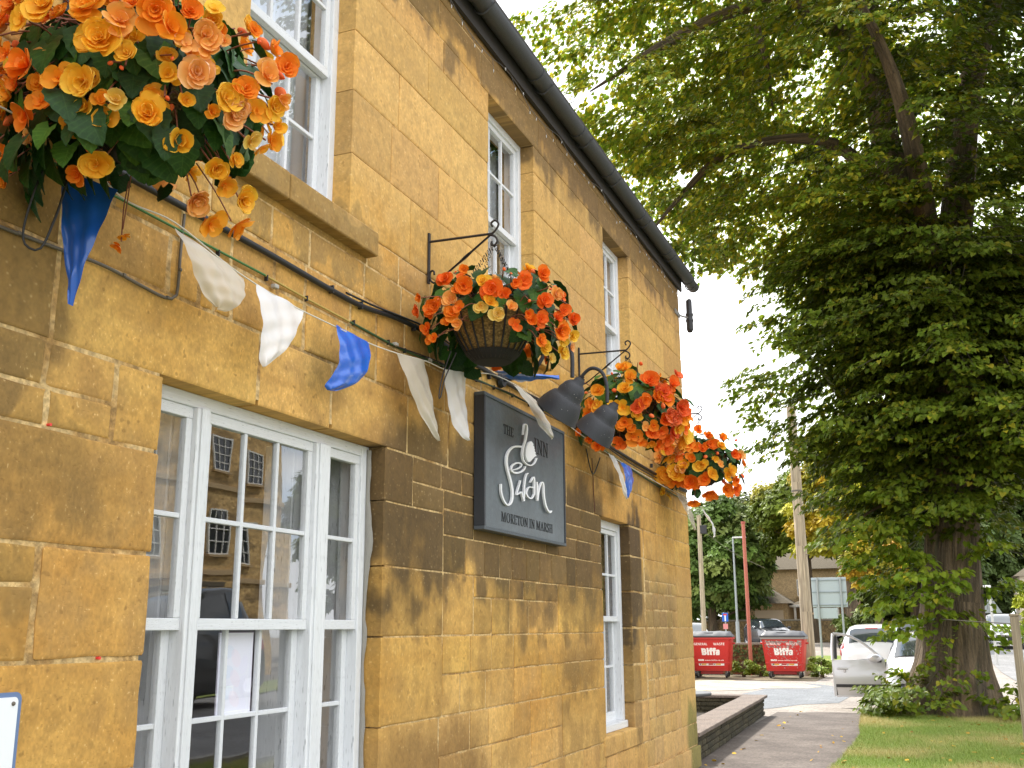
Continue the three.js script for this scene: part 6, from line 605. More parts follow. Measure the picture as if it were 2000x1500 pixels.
// ================================================================ BINS, POLES AND SIGNS
{
  const redTex = (worn) => { const cv = document.createElement('canvas'); cv.width = cv.height = 512; const x = cv.getContext('2d'); x.fillStyle = '#c4231c'; x.fillRect(0, 0, 512, 512); reseed(worn ? 5 : 6);
    for (let i = 0; i < 60; i++) { x.fillStyle = `rgba(${rnd() < 0.5 ? '150,22,18' : '214,60,44'},0.12)`; x.fillRect(rr(0, 512), rr(0, 512), rr(20, 160), rr(1, 5)); }
    x.fillStyle = '#f2efe9'; x.textBaseline = 'middle'; x.font = 'bold 60px sans-serif'; const t = (s, a, b, w) => { const k = x.measureText(s).width; x.save(); x.translate(a, b); x.scale(w / k, 1); x.fillText(s, 0, 0); x.restore(); };
    t('GENERAL', 22, 66, 190); t('WASTE', 296, 66, 160); x.font = 'bold 150px sans-serif'; x.lineWidth = 14; x.strokeStyle = '#f2efe9'; x.save(); x.translate(112, 205); x.scale(270 / x.measureText('Biffa').width, 1); x.strokeText('Biffa', 0, 0); x.fillText('Biffa', 0, 0); x.restore();
    x.fillRect(52, 338, 80, 30); x.font = 'bold 30px sans-serif'; t('www.biffa.co.uk', 142, 356, 310);
    x.fillStyle = '#f4f1ea'; x.fillRect(52, 408, 408, 42); x.fillStyle = '#e0a51e'; x.fillRect(92, 416, 78, 24); x.fillRect(324, 416, 80, 24); x.fillStyle = '#b8322a'; x.fillRect(205, 416, 80, 24); x.fillStyle = '#333'; x.fillRect(66, 418, 18, 20); x.fillRect(296, 420, 20, 16);
    if (worn) for (let i = 0; i < 330; i++) { const yy = 20 + 480 * Math.pow(rnd(), 2.2), s = rr(2, 15) * (yy < 130 ? 1.6 : 1); x.fillStyle = ['rgba(150,140,134,.85)', 'rgba(176,168,160,.8)', 'rgba(120,108,104,.8)'][i % 3]; x.beginPath(); x.ellipse(rr(0, 512), yy, s, s * rr(0.3, 0.7), rnd() * 3, 0, 7); x.fill(); }
    const tx = new THREE.CanvasTexture(cv); tx.colorSpace = THREE.SRGBColorSpace; return tx; };
  const bin = (label, pos, turn, worn) => {
    const b = thing('wheeled_bin', label, 'bin', pos, 'red wheeled bins by the brick wall'); b.rotation.y = turn;
    const red = std(lin(0.55, 0.03, 0.022), 0.45, { bumpMap: grainAt(3), bumpScale: 0.004 }), front = std(0xffffff, 0.5, { map: redTex(worn), bumpMap: grainAt(3), bumpScale: 0.003 }), lidM = std(lin(0.055, 0.057, 0.065), 0.45), gal = std(lin(0.3, 0.29, 0.27), 0.55, { metalness: 0.4 });
    const W0 = 0.57, W1 = 0.67, D0 = 0.38, D1 = 0.52, Y0 = 0.22, Y1 = 1.28, wd = (y) => lerp(W0, W1, (y - Y0) / (Y1 - Y0)), dp = (y) => lerp(D0, D1, (y - Y0) / (Y1 - Y0));
    mesh('body', (() => { const ring = (y) => { const w = wd(y), d = dp(y), r = 0.06; return [[w - r, d], [w, d - r], [w, -d + r], [w - r, -d], [-w + r, -d], [-w, -d + r], [-w, d - r], [-w + r, d], [w - r, d]]; }, ys = [Y0, 0.3, 0.7, 1.1, 1.2, Y1]; return surf(8, ys.length - 1, (u, v) => { const y = ys[Math.round(v * (ys.length - 1))], p = ring(y)[Math.round(u * 8)]; return [p[0], y, p[1]]; }); })(), red, b);
    mesh('front_panel', surf(1, 1, (u, v) => { const y = lerp(Y0 + 0.06, Y1 - 0.1, v); return [(u - 0.5) * 2 * (wd(y) - 0.07), y, dp(y) + 0.005]; }), front, b);
    mesh('rim', merge([bb(-W1 - 0.03, W1 + 0.03, Y1 - 0.07, Y1, D1 - 0.02, D1 + 0.035, 0.012), bb(-W1 - 0.03, W1 + 0.03, Y1 - 0.07, Y1, -D1 - 0.03, -D1 + 0.02, 0.012), bb(-W1 - 0.032, -W1 + 0.02, Y1 - 0.072, Y1 - 0.002, -D1, D1, 0.012), bb(W1 - 0.02, W1 + 0.032, Y1 - 0.072, Y1 - 0.002, -D1, D1, 0.012)]), worn ? gal : red, b);
    for (const s of [-1, 1]) mesh('trunnion', rod([s * (W1 + 0.0), 1.08, 0.1], [s * (W1 + 0.09), 1.08, 0.1], 0.03, 0.03, 10), red, b);
    mesh('rib', bb(-wd(0.75) + 0.03, wd(0.75) - 0.03, 0.735, 0.765, dp(0.75) - 0.02, dp(0.75) + 0.006, 0.004).translate(0, -0.28, -0.028), red, b);
    const lid = mesh('lid', surf(14, 12, (u, v) => { const a = u * 2 - 1, z = lerp(D1 + 0.05, -D1 - 0.04, v), e = Math.min(1, (1 - Math.abs(a)) * 14) * Math.min(1, Math.min(v, 1 - v) * 10); return [a * (W1 + 0.04), Y1 + 0.015 + e * (0.08 + 0.09 * Math.sin(Math.PI * v)) + 0.012 * (Math.abs(Math.sin(a * 4.7)) > 0.8 ? 1 : 0) * e, z]; }), lidM, b); mesh('lid_lip', bb(-W1 - 0.045, W1 + 0.045, Y1 - 0.005, Y1 + 0.05, D1 + 0.03, D1 + 0.06, 0.01), lidM, lid); mesh('lid_grip', bb(-0.2, 0.1, Y1 + 0.12, Y1 + 0.15, D1 - 0.35, D1 - 0.1, 0.01), lidM, lid);
    mesh('skirt', bb(-0.36, 0.36, 0.12, 0.24, D0 - 0.1, D0 - 0.03, 0.01), std(lin(0.28, 0.015, 0.012), 0.6), b);
    for (const sx of [-1, 1]) for (const sz of [-1, 1]) { const c = mesh('castor', merge([bx(0.05, 0.12, 0.09, 0, 0.17, 0), bx(0.012, 0.14, 0.05, -0.03, 0.12, -0.02), bx(0.012, 0.14, 0.05, 0.03, 0.12, -0.02)]), gal, b); c.position.set(sx * 0.47, 0, sz * 0.3); c.rotation.y = 0.5 * sx; mesh('wheel', new THREE.TorusGeometry(0.07, 0.028, 8, 18).rotateY(Math.PI / 2).translate(0, 0.098, -0.02), blackMat, c); mesh('hub', new THREE.CylinderGeometry(0.05, 0.05, 0.03, 14).rotateZ(Math.PI / 2).translate(0, 0.098, -0.02), gal, c); }
  };
  bin('clean red wheeled waste bin half hidden by the inn corner', [-4.28, 0.01, -35.0], 0.08, false);
  bin('scuffed red wheeled waste bin with flaking paint on its front', [-1.98, 0.01, -35.3], 0.02, true);
}
{ // brick wall behind the bins
  reseed(71); const w = thing('brick_wall', 'low weathered brown brick wall with creepers behind the bins', 'wall', [-4.6, 0, -37.6]), bt = tex(512, 256, (u, v) => { const row = Math.floor(v * 14), off = row % 2 ? 0.5 : 0, c0 = (u * 24 + off) % 1, r0 = (v * 14) % 1, jn = Math.max(smooth(0.06, 0.02, Math.min(c0, 1 - c0)), smooth(0.13, 0.05, Math.min(r0, 1 - r0))), id = hash2(Math.floor(u * 24 + off), row), n = tfbm(u, v, 8, 4), q = 0.7 + 0.5 * tfbm(u, v, 60, 2); let c = mix3([138, 84, 54], [96, 62, 44], id); c = mix3(c, [128, 118, 96], jn * 0.7); c = mix3(c, [84, 84, 52], smooth(0.52, 0.66, n) * 0.6); return [c[0] * q, c[1] * q, c[2] * q]; });
  mesh('wall_face', planarUV(bb(-3.6, 2.85, 0, 1.0, 0.12, -0.12), (x, y, z) => [x / 5.4, y / 1.05]), std(0xffffff, 0.95, { map: bt, bumpMap: bt, bumpScale: 0.01 }), w); for (let x = -3.6; x < 2.8; x += 0.46) mesh('coping_brick', bx(0.45, 0.07, 0.3, x + 0.23, 1.035, rr(-0.01, 0.01), 0.012), std(lin(0.26, 0.22, 0.17), 0.95, { bumpMap: grainAt(2), bumpScale: 0.01 }), w);
  const lv = new Leaves(), O = [-4.6, 0, -37.6]; for (let k = 0; k < 800; k++) { const cx = pick([-1.0, -0.6, 0.9, 1.7, 2.3]), x = -4.6 + cx + rr(-0.45, 0.45), y = clamp(1.05 * Math.pow(rnd(), 0.6)); lv.add(V(x, y, -37.46 + rr(0, 0.08)), V(rr(-0.5, 0.5), 0.4, 1), V(rr(-0.6, 0.6), -1, 0.2), rr(0.05, 0.1), mix3([0.06, 0.11, 0.03], [0.2, 0.18, 0.05], rnd())); } lv.build('creeper', limeLeaf, leafMat(0.5, 0.3), w, O);
}
const galv = std(lin(0.3, 0.33, 0.33), 0.5, { metalness: 0.3 }), woodTex = tex(256, 1024, (u, v) => { const r = tfbm(u, v * 0.08, 40, 3), n = tfbm(u, v, 6, 3), q = 0.65 + 0.55 * r; const c = mix3([188, 174, 148], [158, 144, 120], n); return [c[0] * q, c[1] * q, c[2] * q]; }), woodMat = std(0xffffff, 0.95, { map: woodTex, bumpMap: woodTex, bumpScale: 0.02 });
const pole = (name, label, x, z, h, r0, r1, mat, lean = 0, cat = 'pole') => { const y = hgt(z), t = thing(name, label, cat, [x, y, z]); mesh('shaft', limb([[0, -0.1, 0], [lean * 0.35, h * 0.35, 0], [lean * 0.7, h * 0.7, 0], [lean, h, 0]], [r0, lerp(r0, r1, 0.5), r1], 14, 10), mat, t); return t; };
{ const t = pole('telegraph_pole', 'tall weathered wooden pole right of the scuffed red bin', -1.42, -37.0, 9.2, 0.21, 0.16, woodMat, -0.05); for (const y of [4.0, 5.6, 6.9]) mesh('step_bolt', rod([-0.2, y, 0.1], [0.24, y, 0.1], 0.012, 0.012, 6), greyMat, t); mesh('band', new THREE.CylinderGeometry(0.185, 0.185, 0.06, 18).translate(-0.04, 6.2, 0), greyMat, t);
  const p = pole('telegraph_pole', 'slim wooden pole with black box near the inn corner', -7.66, -50, 6.6, 0.12, 0.1, woodMat, 0.0); mesh('junction_box', bx(0.3, 0.4, 0.2, 0.2, 5.9, 0, 0.02), blackMat, p); mesh('wire', tube([[0.1, 5.9, 0], [1.2, 4.9, -2], [2.4, 4.2, -4]], 0.012, 20, 4), greyMat, p);
  const q = pole('red_pole', 'plain red-painted steel pole between the bins', -3.4, -37.15, 5.2, 0.065, 0.06, std(lin(0.46, 0.14, 0.09), 0.6, { bumpMap: grainAt(2), bumpScale: 0.003 })); mesh('cap', new THREE.CylinderGeometry(0.075, 0.075, 0.08, 14).translate(0, 5.2, 0), std(lin(0.4, 0.1, 0.07), 0.6), q);
  const l = pole('street_lamp', 'thin grey street lamp left of the red pole', -7.5, -58, 5.9, 0.07, 0.045, galv, 0, 'street lamp'); mesh('door_base', new THREE.CylinderGeometry(0.1, 0.11, 1.4, 10).translate(0, 0.7, 0), galv, l); mesh('lamp_head', bx(0.75, 0.08, 0.2, 0.35, 5.92, 0, 0.03), std(lin(0.6, 0.6, 0.58), 0.5), l);
  const l2 = pole('street_lamp', 'pale lamp post with triangular sign behind the lime trunk', 4.62, -45, 2.95, 0.05, 0.045, std(lin(0.55, 0.55, 0.53), 0.5), 0, 'street lamp'); mesh('lamp_head', bx(0.5, 0.1, 0.18, -0.18, 2.95, 0, 0.03), std(lin(0.75, 0.75, 0.73), 0.5), l2); mesh('triangle_plate', poly([[-0.36, 1.95], [0.36, 1.95], [0, 2.62]], 0.02, 0.01).translate(0, 0.0, -0.08), galv, l2); }
{ const z = -45, y = hgt(z), s = thing('road_sign', 'back of large grey road sign on two posts', 'road sign', [-1.38, y, z]), back = std(lin(0.36, 0.42, 0.44), 0.5, { bumpMap: grainAt(1), bumpScale: 0.003 }), rail = std(lin(0.22, 0.26, 0.28), 0.5);
  mesh('main_panel', bx(1.38, 1.2, 0.02, 0, 2.84, -0.06, 0.008), back, s); mesh('lower_panel', bx(0.95, 0.42, 0.02, -0.2, 2.0, -0.06, 0.008), back, s); for (const yy of [3.33, 2.85, 2.33]) mesh('rail', bx(1.36, 0.035, 0.03, 0, yy, -0.035), rail, s); for (const x of [-0.45, 0.47]) mesh('post', new THREE.CylinderGeometry(0.042, 0.042, 3.45, 12).translate(x, 1.72, 0.01), galv, s); }
{ const z = -45, y = hgt(z), s = thing('no_through_road_sign', 'small blue no through road sign above the left bin', 'road sign', [-5.68, y, z]); mesh('plate', bx(0.26, 0.36, 0.012, 0, 1.88, 0.05, 0.005), std(lin(0.01, 0.11, 0.5), 0.4), s); mesh('symbol', merge([bx(0.05, 0.24, 0.004, 0, 1.84, 0.0595)]), std(lin(0.8, 0.8, 0.8), 0.5), s); mesh('symbol_bar', bx(0.15, 0.06, 0.004, 0, 1.985, 0.0605), std(lin(0.6, 0.03, 0.03), 0.5), s); mesh('post', new THREE.CylinderGeometry(0.028, 0.028, 2.05, 10).translate(0, 1.02, 0), galv, s); mesh('lower_plate', bx(0.2, 0.22, 0.012, 0, 1.5, 0.045), std(lin(0.6, 0.22, 0.22), 0.5), s); }
{ const s = thing('timber_stake', 'grey timber stake at the right edge on the lawn', 'stake', [3.66, 0, -14.7]); mesh('post', bx(0.1, 1.75, 0.1, 0, 0.84, 0, 0.01), woodMat, s); mesh('cap', bx(0.115, 0.03, 0.115, 0, 1.73, 0, 0.01), woodMat, s); mesh('wire', tube([[0, 1.62, 0], [-0.5, 1.67, -2.2], [-0.85, 1.72, -5.6]], 0.006, 20, 4), greyMat, s); }

// ================================================================ CARS
const tyreM = std(lin(0.015, 0.015, 0.016), 0.85), rimM = std(lin(0.5, 0.5, 0.52), 0.35, { metalness: 0.7 }), carGlass = phys(lin(0.04, 0.05, 0.055), 0.03, { clearcoat: 1, clearcoatRoughness: 0.02 }), darkTrim = std(lin(0.03, 0.03, 0.032), 0.6), lensW = phys(lin(0.75, 0.77, 0.8), 0.08, { clearcoat: 1 }), lensR = phys(lin(0.5, 0.02, 0.015), 0.12, { clearcoat: 1 });
function car(name, label, pos, turn, paintC, o = {}) {
  const g = thing(name, label, 'car', [pos[0], hgt(pos[1]), pos[1]], o.group); g.rotation.y = turn; const L = o.L ?? 4.0, W = (o.W ?? 1.74) / 2, H = o.H ?? 1.48, paint = phys(paintC, 0.32, { clearcoat: 1, clearcoatRoughness: 0.05, metalness: o.metal ?? 0.2 }), k = H / 1.48;
  //   s, belt, top, low half-width, belt half-width, roof half-width, bottom
  const S = [[0, 0.6, 0.66, 0.7, 0.72, 0.6, 0.36], [0.012, 0.78, 0.86, 0.8, 0.82, 0.7, 0.26], [0.03, 0.9, 1.02, 0.9, 0.9, 0.72, 0.22], [0.07, 0.92, 1.24, 0.95, 0.94, 0.7, 0.2], [0.115, 0.92, 1.4, 0.97, 0.955, 0.69, 0.2], [0.2, 0.92, 1.46, 0.985, 0.965, 0.69, 0.19], [0.4, 0.91, 1.48, 0.99, 0.97, 0.7, 0.18], [0.55, 0.9, 1.44, 0.99, 0.965, 0.7, 0.18], [0.62, 0.9, 1.34, 0.985, 0.96, 0.72, 0.18], [0.7, 0.9, 1.12, 0.98, 0.95, 0.78, 0.18], [0.755, 0.89, 0.98, 0.975, 0.94, 0.82, 0.18], [0.85, 0.84, 0.91, 0.96, 0.9, 0.76, 0.19], [0.93, 0.76, 0.82, 0.92, 0.84, 0.68, 0.2], [0.975, 0.64, 0.7, 0.84, 0.76, 0.6, 0.22], [1, 0.5, 0.56, 0.7, 0.66, 0.5, 0.28]];
  const at = (s) => { let i = 0; while (i < S.length - 2 && s > S[i + 1][0]) i++; const t = clamp((s - S[i][0]) / (S[i + 1][0] - S[i][0])); return S[i].map((v, q) => lerp(v, S[i + 1][q], t)); };
  const ring = (s) => { const [, b, t, lw, bw, rw, yb] = at(s); return [[0, yb], [lw * 0.82, yb], [lw * 0.97, yb + 0.07], [lw, yb + 0.25], [Math.max(lw, bw) * 1.0, (yb + b) / 2 + 0.1], [bw, b], [lerp(bw, rw, 0.5), lerp(b, t, 0.52)], [rw, t - 0.045], [rw * 0.78, t], [rw * 0.4, t + 0.012], [0, t + 0.015]]; };
  const P = (s, r, off = 0) => { const R = ring(s), q = clamp(r) * (R.length - 1), i = Math.min(R.length - 2, Math.floor(q)), f = q - i, a = R[i], b = R[i + 1], x = lerp(a[0], b[0], f), y = lerp(a[1], b[1], f), tx = b[0] - a[0], ty = b[1] - a[1], l = Math.hypot(tx, ty) || 1; return [(x + ty / l * off) * W, (y - tx / l * off * W) * k + 0, (s - 0.5) * L]; };
  const ss = S.map((q) => q[0]), fine = []; for (let i = 0; i < ss.length - 1; i++) { fine.push(ss[i], (ss[i] + ss[i + 1]) / 2); } fine.push(1);
  mesh('body', surf(40, fine.length - 1, (u, v) => { const s = fine[Math.round(v * (fine.length - 1))], r = u < 0.5 ? u * 2 : 2 - u * 2, p = P(s, r); return [u < 0.5 ? -p[0] : p[0], p[1], p[2]]; }), paint, g);
  const patch = (nm, s0, s1, r0, r1, side, mat, off = 0.009) => mesh(nm, surf(4, 6, (u, v) => { const s = lerp(s0, s1, v), p = P(s, lerp(r0, r1, u), off); return [side * p[0], p[1] + 0.0, p[2]]; }), mat, g);
  const across = (nm, s0, s1, rlo, mat, lift = 0.012) => mesh(nm, surf(12, 6, (u, v) => { const s = lerp(s0, s1, v), a = u * 2 - 1, r = lerp(1, rlo, Math.abs(a)), p = P(s, r, 0); const dz = (s1 > 0.5 ? 1 : -1) * lift * 0.7; return [Math.sign(a) * p[0] * 0.985, p[1] + lift, p[2] + dz]; }), mat, g);
  for (const sd of [-1, 1]) { patch('side_window', 0.14, 0.4, 0.52, 0.685, sd, carGlass); patch('side_window', 0.415, 0.63, 0.52, 0.67, sd, carGlass); patch('sill_trim', 0.24, 0.76, 0.2, 0.26, sd, darkTrim); }
  across('windscreen', 0.575, 0.745, 0.72, carGlass); across('rear_window', 0.105, 0.035, 0.73, carGlass);
  for (const sd of [-1, 1]) { patch('headlight', 0.915, 0.978, 0.4, 0.56, sd, lensW, 0.012); patch('tail_light', 0.026, 0.062, 0.44, 0.6, sd, lensR, 0.014); const m = mesh('door_mirror', new THREE.SphereGeometry(0.1, 14, 10).scale(1.1, 0.75, 0.65).translate(sd * (W + 0.1), 0.98 * k, L * 0.19), paint, g); m.visible = !(o.open && sd < 0); if (o.open && sd < 0) g.remove(m); }
  mesh('grille', bx(W * 1.0, 0.16 * k, 0.06, 0, 0.42 * k, L / 2 - 0.06, 0.02), darkTrim, g); if (o.suv) { for (let i = 0; i < 4; i++) mesh('grille_bar', bx(W * 1.1, 0.035, 0.05, 0, (0.62 + 0.07 * i) * k * 0.86, L / 2 - 0.06 - 0.012 * i, 0.01), rimM, g); mesh('badge', bx(0.16, 0.08, 0.05, 0, 0.64 * k, L / 2 - 0.02, 0.02), rimM, g); }
  mesh('front_plate', bx(0.5, 0.11, 0.012, 0, 0.38 * k, L / 2 - 0.01), std(lin(0.75, 0.75, 0.72), 0.5), g); mesh('rear_plate', bx(0.5, 0.11, 0.02, 0, 0.6 * k, -L / 2 - 0.008), std(lin(0.78, 0.55, 0.03), 0.5), g); mesh('high_brake_light', bx(0.32, 0.03, 0.03, 0, 1.38 * k, -L / 2 + 0.105 * L - 0.02, 0.01), lensR, g);
  for (const sx of [-1, 1]) for (const sz of [-0.31, 0.315]) { const w = new THREE.Group(); w.name = 'wheel'; w.position.set(sx * (W - 0.105), 0.31, sz * L); g.add(w); mesh('tyre', new THREE.TorusGeometry(0.245, 0.075, 10, 26).scale(1, 1, 1.35).rotateY(Math.PI / 2), tyreM, w); mesh('rim', new THREE.LatheGeometry([[0.001, 0.05], [0.06, 0.06], [0.08, 0.03], [0.19, 0.05], [0.2, 0.085], [0.21, 0.08], [0.2, 0.0]].map((p) => new THREE.Vector2(...p)), 20).rotateZ(-sx * Math.PI / 2), rimM, w); mesh('arch', new THREE.CylinderGeometry(0.365, 0.365, 0.2, 26, 1, true, -Math.PI / 2, Math.PI).rotateX(Math.PI / 2).rotateY(Math.PI / 2).translate(sx * 0.005, 0.01, 0), darkTrim, w); }
  if (o.open) { // driver's door swung open on the -x side
    const hz = L * 0.2, d = new THREE.Group(); d.name = 'open_door'; d.position.set(-W + 0.02, 0, hz); d.rotation.y = o.open; g.add(d);
    const bow = (u, y) => 0.05 * Math.sin(clamp((y - 0.2) / 0.75) * Math.PI);
    mesh('door_skin', surf(10, 10, (u, v) => { const y = lerp(0.21, 0.93, v), x = u * lerp(0.96, 1.04, v); return [-x, y, 0.03 + bow(u, y)]; }), paint, d); mesh('door_lining', surf(4, 4, (u, v) => [-lerp(0.02, 1.0, u), lerp(0.22, 0.92, v), -0.03]), darkTrim, d); mesh('door_edge', merge([bb(-1.04, -0.98, 0.22, 0.93, -0.03, 0.04, 0.01), bb(-1.0, 0, 0.2, 0.23, -0.03, 0.04, 0.01), bb(-1.03, -0.02, 0.9, 0.935, -0.03, 0.035, 0.01)]), paint, d);
    mesh('window_frame', merge([tube([[-0.02, 0.93, 0], [-0.2, 1.1, -0.03], [-0.45, 1.3, -0.07], [-0.7, 1.42, -0.1], [-0.98, 1.46, -0.11]], 0.03, 20, 6), tube([[-0.98, 1.46, -0.11], [-1.01, 1.2, -0.05], [-1.02, 0.93, 0]], 0.032, 8, 6)]), paint, d); mesh('pillar_trim', tube([[-0.93, 1.4, -0.09], [-0.95, 1.2, -0.04], [-0.96, 0.95, 0.01]], 0.03, 8, 6), darkTrim, d);
    mesh('rub_strip', bx(0.98, 0.06, 0.02, -0.5, 0.42, 0.078, 0.008), darkTrim, d); mesh('handle', bx(0.22, 0.035, 0.04, -0.84, 0.76, 0.09, 0.014), paint, d); mesh('lock', new THREE.SphereGeometry(0.03, 10, 8).translate(-0.8, 0.71, 0.075), paint, d); mesh('door_mirror', new THREE.SphereGeometry(0.11, 14, 10).scale(1.25, 0.72, 0.8).translate(-0.2, 0.97, 0.16), paint, d); mesh('mirror_foot', bx(0.1, 0.07, 0.14, -0.12, 0.92, 0.08, 0.02), darkTrim, d);
  }
  return g;
}
car('parked_car', 'silver hatchback with its door wide open behind the lime trunk', [2.5, -24.0], 0, lin(0.62, 0.62, 0.64), { open: 0.12, metal: 0.35 });
car('parked_car', 'white tall hatchback seen from behind past the open car door', [1.08, -32.0], Math.PI - 0.04, lin(0.8, 0.8, 0.8), { H: 1.66, W: 1.78 });
car('parked_car', 'white four-by-four facing the camera on the road at right', [5.55, -59], -0.06, lin(0.75, 0.76, 0.78), { H: 1.66, W: 1.86, L: 4.5, suv: true });
car('parked_car', 'dark blue car parked by the garden wall behind the bins', [-6.35, -61], 0.5, lin(0.02, 0.022, 0.03), { H: 1.5 });
car('parked_car', 'black car roof showing above the white hatchback', [1.55, -47], Math.PI, lin(0.02, 0.02, 0.022), { H: 1.72, W: 1.84, L: 4.4 });
car('parked_car', 'black car with yellow plate behind the road sign posts', [-0.7, -57.5], Math.PI - 0.5, lin(0.015, 0.015, 0.017), { H: 1.5 });
car('parked_car', 'red car whose tail shows beside the inn corner', [-5.86, -34.6], Math.PI, lin(0.5, 0.04, 0.02), { L: 3.8, W: 1.7 });
car('parked_car', 'white car just showing left of the left bin lid', [-8.7, -52], 0.3, lin(0.78, 0.78, 0.78), {});

// ================================================================ HOUSE AND GARDEN WALL BEHIND
const tanTex = tex(256, 256, (u, v) => { const n = tfbm(u, v, 8, 4), q = 0.8 + 0.35 * tfbm(u, v, 50, 3); const c = mix3([198, 172, 132], [176, 150, 112], n); return [c[0] * q, c[1] * q, c[2] * q]; }), tan = std(0xffffff, 0.95, { map: tanTex }), tile = std(lin(0.13, 0.105, 0.07), 0.95, { bumpMap: grainAt(1), bumpScale: 0.03 }), whitePaint = std(lin(0.75, 0.74, 0.7), 0.6), darkPane = phys(lin(0.03, 0.035, 0.04), 0.05, { clearcoat: 1 });
const block = (x0, x1, y0, y1, z0, z1) => planarUV(bb(x0, x1, y0, y1, z0, z1), (x, y, z) => [(x + z) / 3, y / 3]);
const hip = (x0, x1, z0, z1, y, h, over = 0.3) => { const X0 = x0 - over, X1 = x1 + over, Z0 = z0 + over, Z1 = z1 - over, d = Math.min(X1 - X0, Z0 - Z1) / 2, cz = (Z0 + Z1) / 2, p = [[X0, y, Z0], [X1, y, Z0], [X1, y, Z1], [X0, y, Z1], [X0 + d, y + h, cz], [X1 - d, y + h, cz]], f = [0, 1, 5, 0, 5, 4, 2, 3, 4, 2, 4, 5, 1, 2, 5, 3, 0, 4, 0, 3, 2, 0, 2, 1], P = []; for (const i of f) P.push(...p[i]); const g = new THREE.BufferGeometry(); g.setAttribute('position', new THREE.Float32BufferAttribute(P, 3)); g.setAttribute('uv', new THREE.Float32BufferAttribute(P.flatMap((v, i) => (i % 3 === 2 ? [] : [v])), 2)); g.computeVertexNormals(); return g; };
function win(parent, x, y, z, w, h, cols, rows, axis = 'z', paintM = whitePaint) { const q = new THREE.Group(); q.name = 'window'; q.position.set(x, y, z); if (axis === 'x') q.rotation.y = -Math.PI / 2; parent.add(q); const t = 0.06; mesh('pane', bx(w, h, 0.01, 0, 0, 0.0), darkPane, q); const f = [bx(w + t, t, 0.08, 0, h / 2, 0.02), bx(w + t, t, 0.08, 0, -h / 2, 0.02), bx(t, h, 0.078, -w / 2, 0, 0.02), bx(t, h, 0.078, w / 2, 0, 0.02)]; for (let i = 1; i < cols; i++) f.push(bx(0.03, h, 0.05, -w / 2 + w * i / cols, 0, 0.02)); for (let j = 1; j < rows; j++) f.push(bx(w, 0.035, 0.054, 0, -h / 2 + h * j / rows, 0.02)); mesh('frame', merge(f), paintM, q); mesh('sill', bx(w + 0.25, 0.09, 0.2, 0, -h / 2 - 0.08, 0.06), tan, q); return q; }
{
  const gy = 1.0, h = thing('stone_house', 'tan stone house with low garage wing behind the trees', 'house', [-8, gy, -77]);
  mesh('wall', block(-3.6, 5.2, -0.3, 4.6, 0, -7), tan, h); mesh('roof', hip(-3.6, 5.2, 0, -7, 4.6, 2.6), tile, h);
  mesh('garage_wall', block(-2.4, 1.2, -0.3, 2.15, 4, 0.01), tan, h); mesh('garage_roof', hip(-2.4, 1.2, 4, 0.01, 2.15, 1.4), tile, h); mesh('garage_door', bx(1.9, 1.6, 0.05, 0.0, 0.9, 4.02), std(lin(0.62, 0.5, 0.36), 0.7), h);
  mesh('porch_roof', bb(1.25, 4.6, 1.9, 2.05, 3.2, 0.05, 0.02), whitePaint, h); for (const x of [1.6, 3.1, 4.4]) mesh('porch_post', bx(0.14, 2.2, 0.14, x, 0.8, 3.0), whitePaint, h); mesh('porch_pitch', hip(1.3, 4.5, 3.0, 0.1, 2.06, 0.7, 0.05), tile, h); mesh('door', bx(0.9, 1.9, 0.06, 2.3, 0.65, 0.04), std(lin(0.12, 0.07, 0.04), 0.6), h);
  win(h, 3.6, 0.9, 0.03, 1.1, 1.1, 3, 2); win(h, 4.4, 3.2, 0.03, 1.0, 1.1, 2, 2); win(h, 2.0, 3.3, 0.03, 1.0, 1.1, 2, 2); win(h, -2.2, 3.2, 0.03, 0.9, 1.1, 2, 2);
  const w = thing('garden_wall', 'long rubble stone garden wall in front of the house', 'wall', [-8, hgt(-66), -66]), rub = tex(512, 256, (u, v) => { const n = tfbm(u, v, 10, 4), f = tfbm(u, v, 40, 3), q = 0.5 + 0.8 * f; const c = mix3([140, 116, 78], [96, 84, 58], n); return [c[0] * q, c[1] * q, c[2] * q]; }), rm = std(0xffffff, 1, { map: rub, bumpMap: rub, bumpScale: 0.03 });
  mesh('wall_face', block(-6, 6.3, -0.2, 1.25, 0, -0.35), rm, w); mesh('coping', bb(-6, 6.3, 1.252, 1.36, 0.05, -0.4, 0.03), std(lin(0.18, 0.16, 0.12), 0.95), w); for (const x of [3.4, 6.5]) { mesh('pillar', block(x - 0.35, x + 0.35, -0.2, 1.6, 0.2, -0.5), rm, w); mesh('pillar_cap', bx(0.85, 0.14, 0.85, x, 1.67, -0.15, 0.04), tan, w); }
  const w2 = thing('garden_wall', 'stretch of stone garden wall right of the gate pillar', 'wall', [1, hgt(-66), -67]); mesh('wall_face', block(-1.0, 18, -0.2, 1.0, 0, -0.35), rm, w2); mesh('coping', bb(-1.0, 18, 1.002, 1.1, 0.05, -0.4, 0.03), std(lin(0.2, 0.17, 0.12), 0.95), w2);
  const c = thing('cottage', 'cream cottage gable just showing at the right edge', 'house', [10.4, hgt(-62), -63]); const cm = std(lin(0.66, 0.58, 0.46), 0.9, { bumpMap: grainAt(1), bumpScale: 0.01 }); mesh('wall', block(-3.5, 4, -0.2, 3.6, 0, -6), cm, c); mesh('roof', hip(-3.5, 4, 0, -6, 3.6, 2.4), tile, c); win(c, -2.3, 1.5, 0.03, 0.9, 1.1, 2, 2); win(c, 0.5, 1.5, 0.03, 1.1, 1.1, 2, 2); mesh('hood', bb(-3.3, -1.4, 2.3, 2.4, 0.5, 0, 0.02), tile, c);
}
